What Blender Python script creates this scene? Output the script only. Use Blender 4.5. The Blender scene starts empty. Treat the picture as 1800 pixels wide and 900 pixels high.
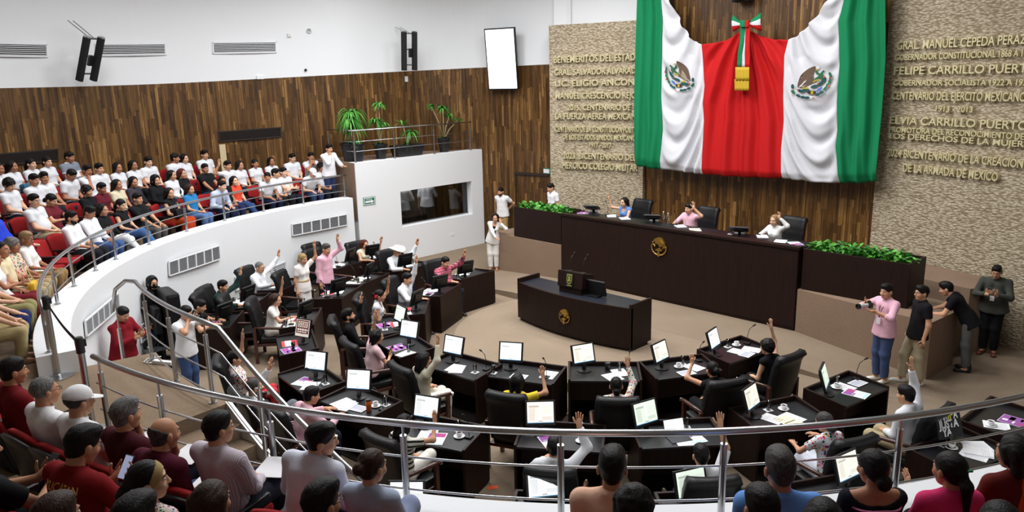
import bpy, bmesh, math, random, time
import numpy as np
from mathutils import Vector, Matrix, Euler

# ------------------------------------------------------------------ camera, world, lights, exposure
SC = bpy.context.scene
COL = SC.collection
PI = math.pi
H = 5.0                                   # eye height above the dais floor
F_PX, PITCH, ROLL, YAW = 1333.0, 0.2306, -0.02335, 0.7946


def cam_axes():
    F = np.array([0, math.cos(PITCH), -math.sin(PITCH)])
    R = np.array([1.0, 0, 0])
    U = np.cross(R, F)
    R2 = math.cos(ROLL) * R + math.sin(ROLL) * U
    U2 = -math.sin(ROLL) * R + math.cos(ROLL) * U
    c, s = math.cos(YAW), math.sin(YAW)
    M = np.array([[c, -s, 0], [s, c, 0], [0, 0, 1]])
    return M @ R2, M @ U2, M @ F


AX = cam_axes()
EYE = np.array([0, 0, H])
cam_data = bpy.data.cameras.new('camera')
cam = bpy.data.objects.new('camera', cam_data)
COL.objects.link(cam)
cam_data.sensor_width = 36
cam_data.lens = 36 * F_PX / 1800
cam_data.clip_end = 200
m4 = Matrix.Identity(4)
for i in range(3):
    m4[i][0], m4[i][1], m4[i][2], m4[i][3] = AX[0][i], AX[1][i], -AX[2][i], EYE[i]
cam.matrix_world = m4
SC.camera = cam


def ray(x, y):
    return AX[0] * (x - 900) / F_PX + AX[1] * (450 - y) / F_PX + AX[2]


def at_z(x, y, z):
    d = ray(x, y)
    return EYE + d * ((z - H) / d[2])


def at_y(x, y, Y):
    d = ray(x, y)
    return EYE + d * (Y / d[1])


def at_x(x, y, X):
    d = ray(x, y)
    return EYE + d * (X / d[0])


GC = (-8.5, 11.2)                         # centre of the gallery's curve


def at_r(x, y, R, c=GC, near=False):
    d = ray(x, y)
    ax, ay = -c[0], -c[1]
    A = d[0] ** 2 + d[1] ** 2
    B = 2 * (ax * d[0] + ay * d[1])
    D = max(B * B - 4 * A * (ax * ax + ay * ay - R * R), 0)
    return EYE + d * ((-B + (-1 if near else 1) * math.sqrt(D)) / (2 * A))


world = bpy.data.worlds.new('world')
SC.world = world
world.use_nodes = True
world.node_tree.nodes['Background'].inputs[0].default_value = (0.9, 0.95, 1, 1)
world.node_tree.nodes['Background'].inputs[1].default_value = 0.15
SC.view_settings.view_transform = 'Standard'
SC.view_settings.look = 'None'
SC.view_settings.gamma = 1
SC.view_settings.use_curve_mapping = False
SC.view_settings.exposure = 0.0
try:
    SC.cycles.use_denoising = True
    SC.cycles.max_bounces = 10
    SC.cycles.diffuse_bounces = 3
    SC.cycles.sample_clamp_indirect = 4
except Exception:
    pass

LIGHTS = [  # ceiling panels: x, y, size, watts
    (-6.2, 8.5, 1.6, 150), (-9.4, 8.5, 1.6, 180), (-12.6, 8.5, 1.6, 180), (-15.6, 8.5, 1.6, 170),
    (-6.2, 11.6, 1.6, 150), (-9.4, 11.6, 1.6, 200), (-12.6, 11.6, 1.6, 190), (-15.6, 11.6, 1.6, 160),
    (-7.2, 14.2, 1.2, 110), (-11.6, 14.2, 1.2, 120),
    (-16.6, 5.2, 1.6, 125), (-13.6, 3.6, 1.6, 100), (-9.8, 4.0, 1.5, 105), (-5.5, 4.5, 1.5, 125), (-2.6, 8.0, 1.5, 75),
]
for lx, ly, ls, lw in LIGHTS:
    ld = bpy.data.lights.new('ceiling_lamp', 'AREA')
    ld.energy = lw * 1.02
    ld.size = ls
    ld.color = (0.975, 0.985, 1.0)
    ld.spread = math.radians(168)
    lo = bpy.data.objects.new('ceiling_lamp', ld)
    lo.location = (lx, ly, 8.85)
    COL.objects.link(lo)


# ------------------------------------------------------------------ materials
def srgb(r, g, b):
    f = lambda c: (c / 255 / 12.92) if c / 255 <= 0.04045 else ((c / 255 + 0.055) / 1.055) ** 2.4
    return (f(r), f(g), f(b), 1.0)


MATS = {}


def mat(name, rgb, rough=0.6, metal=0.0, spec=0.5, emit=0.0, bump=0.0, bscale=60.0, var=0.0, vscale=4.0, trans=0.0, coat=0.0):
    key = name
    if key in MATS:
        return MATS[key]
    m = bpy.data.materials.new(name)
    m.use_nodes = True
    nt = m.node_tree
    b = nt.nodes['Principled BSDF']
    c = srgb(*rgb)
    b.inputs['Base Color'].default_value = c
    b.inputs['Roughness'].default_value = rough
    b.inputs['Metallic'].default_value = metal
    b.inputs['Specular IOR Level'].default_value = spec
    if trans:
        b.inputs['Transmission Weight'].default_value = trans
    if coat:
        b.inputs['Coat Weight'].default_value = coat
        b.inputs['Coat Roughness'].default_value = 0.15
    if emit:
        b.inputs['Emission Color'].default_value = c
        b.inputs['Emission Strength'].default_value = emit
    if bump or var:
        tc = nt.nodes.new('ShaderNodeTexCoord')
    if bump:
        n = nt.nodes.new('ShaderNodeTexNoise')
        n.inputs['Scale'].default_value = bscale
        n.inputs['Detail'].default_value = 4
        nt.links.new(tc.outputs['Object'], n.inputs['Vector'])
        bp = nt.nodes.new('ShaderNodeBump')
        bp.inputs['Strength'].default_value = bump
        bp.inputs['Distance'].default_value = 0.02
        nt.links.new(n.outputs['Fac'], bp.inputs['Height'])
        nt.links.new(bp.outputs['Normal'], b.inputs['Normal'])
    if var:
        n2 = nt.nodes.new('ShaderNodeTexNoise')
        n2.inputs['Scale'].default_value = vscale
        n2.inputs['Detail'].default_value = 5
        nt.links.new(tc.outputs['Object'], n2.inputs['Vector'])
        mx = nt.nodes.new('ShaderNodeMix')
        mx.data_type = 'RGBA'
        nt.links.new(n2.outputs['Fac'], mx.inputs[0])
        mx.inputs[6].default_value = tuple(x * (1 - var) for x in c[:3]) + (1,)
        mx.inputs[7].default_value = tuple(min(1, x * (1 + var)) for x in c[:3]) + (1,)
        nt.links.new(mx.outputs[2], b.inputs['Base Color'])
    MATS[key] = m
    return m


def nodes_of(name):
    m = bpy.data.materials.new(name)
    m.use_nodes = True
    nt = m.node_tree
    MATS[name] = m
    return m, nt, nt.nodes['Principled BSDF'], (lambda t: nt.nodes.new('ShaderNode' + t)), nt.links.new


def wood_planks():
    """narrow vertical boards of random length, each with its own tone"""
    m, nt, b, N, L = nodes_of('wood_planks')
    uv = N('UVMap')
    sep = N('SeparateXYZ'); L(uv.outputs['UV'], sep.inputs[0])

    def mth(op, a, c=None):
        q = N('Math'); q.operation = op
        for i, v in enumerate((a, c)):
            if v is None: continue
            if isinstance(v, (int, float)): q.inputs[i].default_value = v
            else: L(v, q.inputs[i])
        return q.outputs[0]

    def boards(w, ln, seed):
        u = mth('MULTIPLY', sep.outputs['X'], 1 / w)
        col = mth('FLOOR', u)
        r = N('TexWhiteNoise'); r.noise_dimensions = '1D'; L(mth('ADD', col, seed), r.inputs['W'])
        v = mth('ADD', mth('MULTIPLY', sep.outputs['Y'], 1 / ln), mth('MULTIPLY', r.outputs['Value'], 9.7))
        c = N('CombineXYZ'); L(col, c.inputs[0]); L(mth('FLOOR', v), c.inputs[1]); c.inputs[2].default_value = seed
        r2 = N('TexWhiteNoise'); r2.noise_dimensions = '3D'; L(c.outputs[0], r2.inputs['Vector'])
        return r2.outputs['Value'], mth('FRACT', u)
    v1, f1 = boards(.085, .95, 3.0)
    v2, f2 = boards(.033, .62, 17.0)
    mp = N('Mapping'); mp.inputs['Scale'].default_value = (70, 1.6, 1); L(uv.outputs['UV'], mp.inputs['Vector'])
    ns = N('TexNoise'); ns.inputs['Scale'].default_value = 1; ns.inputs['Detail'].default_value = 5; L(mp.outputs[0], ns.inputs['Vector'])
    t = mth('ADD', mth('ADD', mth('MULTIPLY', v1, .42), mth('MULTIPLY', v2, .36)), mth('MULTIPLY', mth('SUBTRACT', ns.outputs['Fac'], .5), .55))
    rp = N('ValToRGB'); L(t, rp.inputs[0])
    e = rp.color_ramp.elements
    e[0].position = 0.05; e[0].color = srgb(56, 35, 15)
    e[1].position = 0.85; e[1].color = srgb(176, 138, 86)
    for pos, c in ((.30, (80, 53, 23)), (.52, (102, 71, 34)), (.68, (132, 96, 52))):
        k = e.new(pos); k.color = srgb(*c)
    edge = mth('LESS_THAN', f1, .035)
    mx = N('Mix'); mx.data_type = 'RGBA'; L(mth('MULTIPLY', edge, .55), mx.inputs[0]); L(rp.outputs[0], mx.inputs[6]); mx.inputs[7].default_value = srgb(40, 25, 11)
    L(mx.outputs[2], b.inputs['Base Color'])
    b.inputs['Roughness'].default_value = 0.42
    b.inputs['Specular IOR Level'].default_value = 0.35
    return m


def stone_mat():
    m, nt, b, N, L = nodes_of('pebbled_stone')
    uv = N('UVMap')
    mp = N('Mapping'); mp.inputs['Scale'].default_value = (15, 42, 1); L(uv.outputs['UV'], mp.inputs['Vector'])
    nz = N('TexNoise'); nz.inputs['Scale'].default_value = 0.7; L(mp.outputs[0], nz.inputs['Vector'])
    add = N('Mix'); add.data_type = 'RGBA'; add.inputs[0].default_value = 0.12
    L(mp.outputs[0], add.inputs[6]); L(nz.outputs['Color'], add.inputs[7])
    vo = N('TexVoronoi'); vo.inputs['Scale'].default_value = 1.0; L(add.outputs[2], vo.inputs['Vector'])
    rp = N('ValToRGB'); L(vo.outputs['Distance'], rp.inputs[0])
    rp.color_ramp.elements[0].position = 0.15; rp.color_ramp.elements[0].color = srgb(212, 202, 182)
    rp.color_ramp.elements[1].position = 0.75; rp.color_ramp.elements[1].color = srgb(150, 134, 110)
    hs = N('Mix'); hs.data_type = 'RGBA'; hs.blend_type = 'MULTIPLY'; hs.inputs[0].default_value = 0.45
    L(rp.outputs[0], hs.inputs[6])
    sc = N('SeparateColor'); L(vo.outputs['Color'], sc.inputs[0])
    r2 = N('ValToRGB'); L(sc.outputs[0], r2.inputs[0])
    r2.color_ramp.elements[0].color = srgb(190, 176, 150); r2.color_ramp.elements[1].color = (1.1, 1.08, 1.02, 1)
    L(r2.outputs[0], hs.inputs[7])
    L(hs.outputs[2], b.inputs['Base Color'])
    bp = N('Bump'); bp.invert = True; bp.inputs['Strength'].default_value = 0.8; bp.inputs['Distance'].default_value = 0.02
    L(vo.outputs['Distance'], bp.inputs['Height']); L(bp.outputs[0], b.inputs['Normal'])
    b.inputs['Roughness'].default_value = 0.85
    b.inputs['Specular IOR Level'].default_value = 0.2
    return m


def carpet(name, rgb):
    m, nt, b, N, L = nodes_of(name)
    tc = N('TexCoord')
    n = N('TexNoise'); n.inputs['Scale'].default_value = 45; n.inputs['Detail'].default_value = 6
    L(tc.outputs['Object'], n.inputs['Vector'])
    n2 = N('TexNoise'); n2.inputs['Scale'].default_value = 1.1; n2.inputs['Detail'].default_value = 3
    L(tc.outputs['Object'], n2.inputs['Vector'])
    c = srgb(*rgb)
    mx = N('Mix'); mx.data_type = 'RGBA'; L(n.outputs['Fac'], mx.inputs[0])
    mx.inputs[6].default_value = tuple(x * 0.8 for x in c[:3]) + (1,)
    mx.inputs[7].default_value = tuple(x * 1.2 for x in c[:3]) + (1,)
    m2 = N('Mix'); m2.data_type = 'RGBA'; m2.blend_type = 'MULTIPLY'; m2.inputs[0].default_value = 0.35
    L(mx.outputs[2], m2.inputs[6])
    rp = N('ValToRGB'); L(n2.outputs['Fac'], rp.inputs[0])
    rp.color_ramp.elements[0].position = 0.3; rp.color_ramp.elements[0].color = (0.75, 0.73, 0.7, 1)
    rp.color_ramp.elements[1].position = 0.7; rp.color_ramp.elements[1].color = (1.1, 1.1, 1.1, 1)
    L(rp.outputs[0], m2.inputs[7])
    L(m2.outputs[2], b.inputs['Base Color'])
    bp = N('Bump'); bp.inputs['Strength'].default_value = 0.25; bp.inputs['Distance'].default_value = 0.01
    L(n.outputs['Fac'], bp.inputs['Height']); L(bp.outputs[0], b.inputs['Normal'])
    b.inputs['Roughness'].default_value = 0.95
    b.inputs['Specular IOR Level'].default_value = 0.1
    return m


def desk_wood():
    m, nt, b, N, L = nodes_of('dark_desk_wood')
    tc = N('TexCoord')
    mp = N('Mapping'); mp.inputs['Scale'].default_value = (18, 18, 1.2); L(tc.outputs['Object'], mp.inputs[0])
    n = N('TexNoise'); n.inputs['Scale'].default_value = 2; n.inputs['Detail'].default_value = 5
    L(mp.outputs[0], n.inputs['Vector'])
    rp = N('ValToRGB'); L(n.outputs['Fac'], rp.inputs[0])
    rp.color_ramp.elements[0].position = 0.3; rp.color_ramp.elements[0].color = srgb(26, 14, 11)
    rp.color_ramp.elements[1].position = 0.75; rp.color_ramp.elements[1].color = srgb(40, 22, 16)
    L(rp.outputs[0], b.inputs['Base Color'])
    b.inputs['Roughness'].default_value = 0.5
    b.inputs['Specular IOR Level'].default_value = 0.22
    return m


def pattern(name, kind, c1, c2, scale=30, axis=0, rgb3=None):
    """cloth with stripes / plaid / flowers in the cloth's own coordinates"""
    if name in MATS:
        return MATS[name]
    m, nt, b, N, L = nodes_of(name)
    tc = N('TexCoord')
    b.inputs['Roughness'].default_value = 0.85
    b.inputs['Specular IOR Level'].default_value = 0.2
    A, B = srgb(*c1), srgb(*c2)
    if kind == 'flowers':
        vo = N('TexVoronoi'); vo.inputs['Scale'].default_value = scale; L(tc.outputs['Object'], vo.inputs['Vector'])
        r1 = N('ValToRGB'); L(vo.outputs['Distance'], r1.inputs[0])
        r1.color_ramp.interpolation = 'CONSTANT'
        r1.color_ramp.elements[0].color = (1, 1, 1, 1); r1.color_ramp.elements[1].position = 0.42
        r1.color_ramp.elements[1].color = (0, 0, 0, 1)
        sc = N('SeparateColor'); L(vo.outputs['Color'], sc.inputs[0])
        r2 = N('ValToRGB'); L(sc.outputs[0], r2.inputs[0]); r2.color_ramp.interpolation = 'CONSTANT'
        cols = [(200, 40, 50), (230, 120, 150), (30, 110, 70), (240, 150, 40), (40, 70, 150)]
        els = r2.color_ramp.elements
        els[0].color = srgb(*cols[0]); els[1].position = 0.25; els[1].color = srgb(*cols[1])
        for i, p in ((2, 0.45), (3, 0.65), (4, 0.82)):
            e = els.new(p); e.color = srgb(*cols[i])
        mx = N('Mix'); mx.data_type = 'RGBA'; L(r1.outputs[0], mx.inputs[0]); mx.inputs[6].default_value = A
        L(r2.outputs[0], mx.inputs[7]); L(mx.outputs[2], b.inputs['Base Color'])
        return m
    sep = N('SeparateXYZ'); L(tc.outputs['Object'], sep.inputs[0])

    def stripe(ax, sc_, duty):
        a = N('Math'); a.operation = 'MULTIPLY'; L(sep.outputs[ax], a.inputs[0]); a.inputs[1].default_value = sc_
        f = N('Math'); f.operation = 'FRACT'; L(a.outputs[0], f.inputs[0])
        g = N('Math'); g.operation = 'LESS_THAN'; L(f.outputs[0], g.inputs[0]); g.inputs[1].default_value = duty
        return g
    if kind == 'stripes':
        g = stripe(axis, scale, 0.4)
        mx = N('Mix'); mx.data_type = 'RGBA'; L(g.outputs[0], mx.inputs[0])
        mx.inputs[6].default_value = A; mx.inputs[7].default_value = B
        L(mx.outputs[2], b.inputs['Base Color'])
    elif kind == 'plaid':
        g1 = stripe(0, scale, 0.5); g2 = stripe(2, scale, 0.5); g3 = stripe(0, scale / 2, 0.1); g4 = stripe(2, scale / 2, 0.1)
        s = N('Math'); s.operation = 'ADD'; L(g1.outputs[0], s.inputs[0]); L(g2.outputs[0], s.inputs[1])
        h = N('Math'); h.operation = 'MULTIPLY'; L(s.outputs[0], h.inputs[0]); h.inputs[1].default_value = 0.5
        mx = N('Mix'); mx.data_type = 'RGBA'; L(h.outputs[0], mx.inputs[0]); mx.inputs[6].default_value = A; mx.inputs[7].default_value = B
        t = N('Math'); t.operation = 'MAXIMUM'; L(g3.outputs[0], t.inputs[0]); L(g4.outputs[0], t.inputs[1])
        m2 = N('Mix'); m2.data_type = 'RGBA'; L(t.outputs[0], m2.inputs[0]); L(mx.outputs[2], m2.inputs[6])
        m2.inputs[7].default_value = srgb(*(rgb3 or (40, 50, 90)))
        L(m2.outputs[2], b.inputs['Base Color'])
    return m


def hair_mat(name, rgb):
    if name in MATS:
        return MATS[name]
    m, nt, b, N, L = nodes_of(name)
    tc = N('TexCoord')
    mp = N('Mapping'); mp.inputs['Scale'].default_value = (90, 90, 14); L(tc.outputs['Object'], mp.inputs[0])
    n = N('TexNoise'); n.inputs['Scale'].default_value = 1.5; n.inputs['Detail'].default_value = 3; L(mp.outputs[0], n.inputs['Vector'])
    c = srgb(*rgb)
    rp = N('ValToRGB'); L(n.outputs['Fac'], rp.inputs[0])
    rp.color_ramp.elements[0].position = 0.35; rp.color_ramp.elements[0].color = tuple(x * 0.4 for x in c[:3]) + (1,)
    rp.color_ramp.elements[1].position = 0.7; rp.color_ramp.elements[1].color = tuple(min(1, x * 1.25) for x in c[:3]) + (1,)
    L(rp.outputs[0], b.inputs['Base Color'])
    bp = N('Bump'); bp.inputs['Strength'].default_value = 0.5; bp.inputs['Distance'].default_value = 0.008
    L(n.outputs['Fac'], bp.inputs['Height']); L(bp.outputs[0], b.inputs['Normal'])
    b.inputs['Roughness'].default_value = 0.5
    b.inputs['Specular IOR Level'].default_value = 0.2
    return m


def cloth(rgb):
    return mat('cloth_%d_%d_%d' % tuple(rgb), rgb, rough=0.9, spec=0.15, bump=0.35, bscale=9, var=0.06, vscale=6)


WOOD = wood_planks()
STONE = stone_mat()
CARPET = carpet('beige_carpet', (135, 119, 101))
CARPET_DARK = carpet('gallery_carpet', (134, 116, 97))
CARPET_WALL = carpet('carpet_cladding', (138, 116, 98))
DESKW = desk_wood()
WHITE = mat('white_paint', (232, 234, 236), rough=0.7, spec=0.25, bump=0.04, bscale=30)
BLACK = mat('black_plastic', (16, 16, 18), rough=0.4)
BLACKM = mat('black_matte', (14, 14, 15), rough=0.75)
LEATHER = mat('black_leather', (15, 15, 17), rough=0.46, spec=0.35, bump=0.25, bscale=70)
STEEL = mat('brushed_steel', (190, 192, 195), rough=0.28, metal=1.0)
CHROME = mat('chrome', (215, 215, 218), rough=0.12, metal=1.0)
BRASS = mat('brass', (222, 212, 170), rough=0.35, metal=0.3)
GOLD = mat('gold_relief', (188, 152, 78), rough=0.35, metal=0.9)
PAPER = mat('white_paper', (238, 238, 240), rough=0.8, spec=0.2)
GLASS = mat('clear_glass', (245, 250, 250), rough=0.03, trans=1.0)
REDSEAT = mat('red_upholstery', (146, 28, 30), rough=0.85, spec=0.2, bump=0.2, bscale=40)
ARMWOOD = mat('red_brown_wood', (72, 38, 28), rough=0.35, coat=0.3)


# ------------------------------------------------------------------ mesh helpers
def mesh_obj(name, verts, faces, mats, parent=None, smooth=False, mi=None, uv=None):
    me = bpy.data.meshes.new(name)
    if isinstance(verts, np.ndarray):
        verts = verts.tolist()
    me.from_pydata(verts, [], faces if not isinstance(faces, np.ndarray) else faces.tolist())
    for m in (mats if isinstance(mats, (list, tuple)) else [mats]):
        me.materials.append(m)
    if mi is not None:
        me.polygons.foreach_set('material_index', mi)
    if smooth:
        me.polygons.foreach_set('use_smooth', [True] * len(me.polygons))
    if uv is not None:
        l = me.uv_layers.new(name='UVMap')
        li = np.zeros(len(me.loops), dtype=np.int32)
        me.loops.foreach_get('vertex_index', li)
        l.data.foreach_set('uv', np.asarray(uv, dtype=np.float32)[li].ravel())
    me.update()
    o = bpy.data.objects.new(name, me)
    COL.objects.link(o)
    if parent is not None:
        o.parent = parent
    return o


class MB:
    def __init__(s):
        s.v, s.f, s.m = [], [], []

    def add(s, vs, fs, mi=0):
        k = len(s.v)
        s.v += [tuple(map(float, v)) for v in vs]
        s.f += [tuple(i + k for i in f) for f in fs]
        s.m += [mi] * len(fs)
        return s

    def box(s, c, d, rot=None, mi=0):
        x, y, z = (q / 2 for q in d)
        vs = [Vector((sx * x, sy * y, sz * z)) for sz in (-1, 1) for sy in (-1, 1) for sx in (-1, 1)]
        if rot is not None:
            vs = [rot @ v for v in vs]
        vs = [v + Vector(c) for v in vs]
        return s.add(vs, [(0, 2, 3, 1), (4, 5, 7, 6), (0, 1, 5, 4), (2, 6, 7, 3), (0, 4, 6, 2), (1, 3, 7, 5)], mi)

    def b2(s, a, b, mi=0):
        return s.box([(p + q) / 2 for p, q in zip(a, b)], [abs(q - p) for p, q in zip(a, b)], mi=mi)

    def tube(s, pts, r, n=8, mi=0, closed=False):
        pts = [Vector(p) for p in pts]
        rs = r if isinstance(r, (list, tuple)) else [r] * len(pts)
        k = len(pts)
        vs = []
        up = None
        for i, p in enumerate(pts):
            if closed:
                t = pts[(i + 1) % k] - pts[i - 1]
            else:
                t = pts[min(i + 1, k - 1)] - pts[max(i - 1, 0)]
            t.normalize()
            if up is None:
                up = Vector((0, 0, 1)) if abs(t.z) < 0.9 else Vector((1, 0, 0))
            u = t.cross(up)
            if u.length < 1e-5:
                u = t.cross(Vector((0, 1, 0.3)))
            u.normalize()
            w = u.cross(t)
            up = w
            for j in range(n):
                a = 2 * PI * j / n
                vs.append(p + u * (rs[i] * math.cos(a)) + w * (rs[i] * math.sin(a)))
        fs = []
        for i in range(k if closed else k - 1):
            for j in range(n):
                a, b = i * n + j, i * n + (j + 1) % n
                c, d = ((i + 1) % k) * n + (j + 1) % n, ((i + 1) % k) * n + j
                fs.append((a, b, c, d))
        if not closed:
            fs.append(tuple(range(n - 1, -1, -1)))
            fs.append(tuple((k - 1) * n + j for j in range(n)))
        return s.add(vs, fs, mi)

    def lathe(s, prof, n=16, c=(0, 0, 0), mi=0):
        vs, fs = [], []
        for r, z in prof:
            for j in range(n):
                a = 2 * PI * j / n
                vs.append((c[0] + r * math.cos(a), c[1] + r * math.sin(a), c[2] + z))
        k = len(prof)
        for i in range(k - 1):
            for j in range(n):
                fs.append((i * n + j, i * n + (j + 1) % n, (i + 1) * n + (j + 1) % n, (i + 1) * n + j))
        fs.append(tuple(range(n - 1, -1, -1)))
        fs.append(tuple((k - 1) * n + j for j in range(n)))
        return s.add(vs, fs, mi)

    def prism(s, poly, z0, z1, mi=0):
        k = len(poly)
        vs = [(x, y, z0) for x, y in poly] + [(x, y, z1) for x, y in poly]
        fs = [tuple(range(k - 1, -1, -1)), tuple(range(k, 2 * k))]
        fs += [(i, (i + 1) % k, k + (i + 1) % k, k + i) for i in range(k)]
        return s.add(vs, fs, mi)

    def slab(s, loop, nrm, t, mi=0):
        """a flat or bent outline (3-D points) given thickness t along nrm"""
        nrm = Vector(nrm) * t
        a = [Vector(p) for p in loop]
        k = len(a)
        vs = a + [p + nrm for p in a]
        fs = [tuple(range(k - 1, -1, -1)), tuple(range(k, 2 * k))]
        fs += [(i, (i + 1) % k, k + (i + 1) % k, k + i) for i in range(k)]
        return s.add(vs, fs, mi)

    def ring(s, r0, r1, z0, z1, t0, t1, c=GC, n=40, mi=0):
        vs, fs = [], []
        for i in range(n + 1):
            a = math.radians(t0 + (t1 - t0) * i / n)
            ca, sa = math.cos(a), math.sin(a)
            zz0 = z0(i / n) if callable(z0) else z0
            zz1 = z1(i / n) if callable(z1) else z1
            for r, z in ((r0, zz0), (r1, zz0), (r1, zz1), (r0, zz1)):
                vs.append((c[0] + r * ca, c[1] + r * sa, z))
        for i in range(n):
            for j in range(4):
                a, b = i * 4 + j, i * 4 + (j + 1) % 4
                fs.append((a, b, b + 4, a + 4))
        fs += [(3, 2, 1, 0), (n * 4, n * 4 + 1, n * 4 + 2, n * 4 + 3)]
        return s.add(vs, fs, mi)

    def build(s, name, mats, parent=None, smooth=False, bevel=0.0, uv=None):
        o = mesh_obj(name, s.v, s.f, mats, parent, smooth, s.m, uv)
        bm = bmesh.new()
        bm.from_mesh(o.data)
        bmesh.ops.recalc_face_normals(bm, faces=bm.faces)
        if bevel:
            es = [e for e in bm.edges if len(e.link_faces) == 2 and e.calc_face_angle(0) > 0.5]
            bmesh.ops.bevel(bm, geom=es, offset=bevel, segments=2, profile=0.6, affect='EDGES', clamp_overlap=True)
            for f in bm.faces:
                f.smooth = False
        bm.to_mesh(o.data)
        bm.free()
        return o


def tag(o, label=None, cat=None, group=None, kind=None):
    if label: o['label'] = label
    if cat: o['category'] = cat
    if group: o['group'] = group
    if kind: o['kind'] = kind
    return o


def empty(name, loc=(0, 0, 0), rz=0, label=None, cat=None, group=None):
    o = bpy.data.objects.new(name, None)
    o.empty_display_size = 0.1
    COL.objects.link(o)
    o.location = loc
    o.rotation_euler = (0, 0, rz)
    return tag(o, label, cat, group)


KIDS = {}


def kids(o):
    return [c for c in KIDS.get(o.name, [])]


def register(root):
    """remember the children of a prototype (bpy's .children is slow in big scenes)"""
    for c in root.children:
        KIDS.setdefault(root.name, []).append(c)
        register(c)


def copy_tree(o, parent=None):
    c = o.copy()
    COL.objects.link(c)
    if parent is not None:
        c.parent = parent
    for ch in kids(o):
        copy_tree(ch, c)
    return c


class Proto:
    """first use takes the prototype itself, later uses take copies of it and its parts"""
    def __init__(s, root):
        s.root, s.used = root, False
        register(root)

    def put(s, loc, rz, label, cat, group=None, rot=None):
        o = copy_tree(s.root) if s.used else s.root
        s.used = True
        o.location = loc
        o.rotation_euler = rot if rot is not None else (0, 0, rz)
        return tag(o, label, cat, group)


def struct(o):
    o['kind'] = 'structure'
    return o

# ------------------------------------------------------------------ people: smooth solids on a voxel grid
def V(*a):
    return np.array(a, dtype=float)


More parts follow.
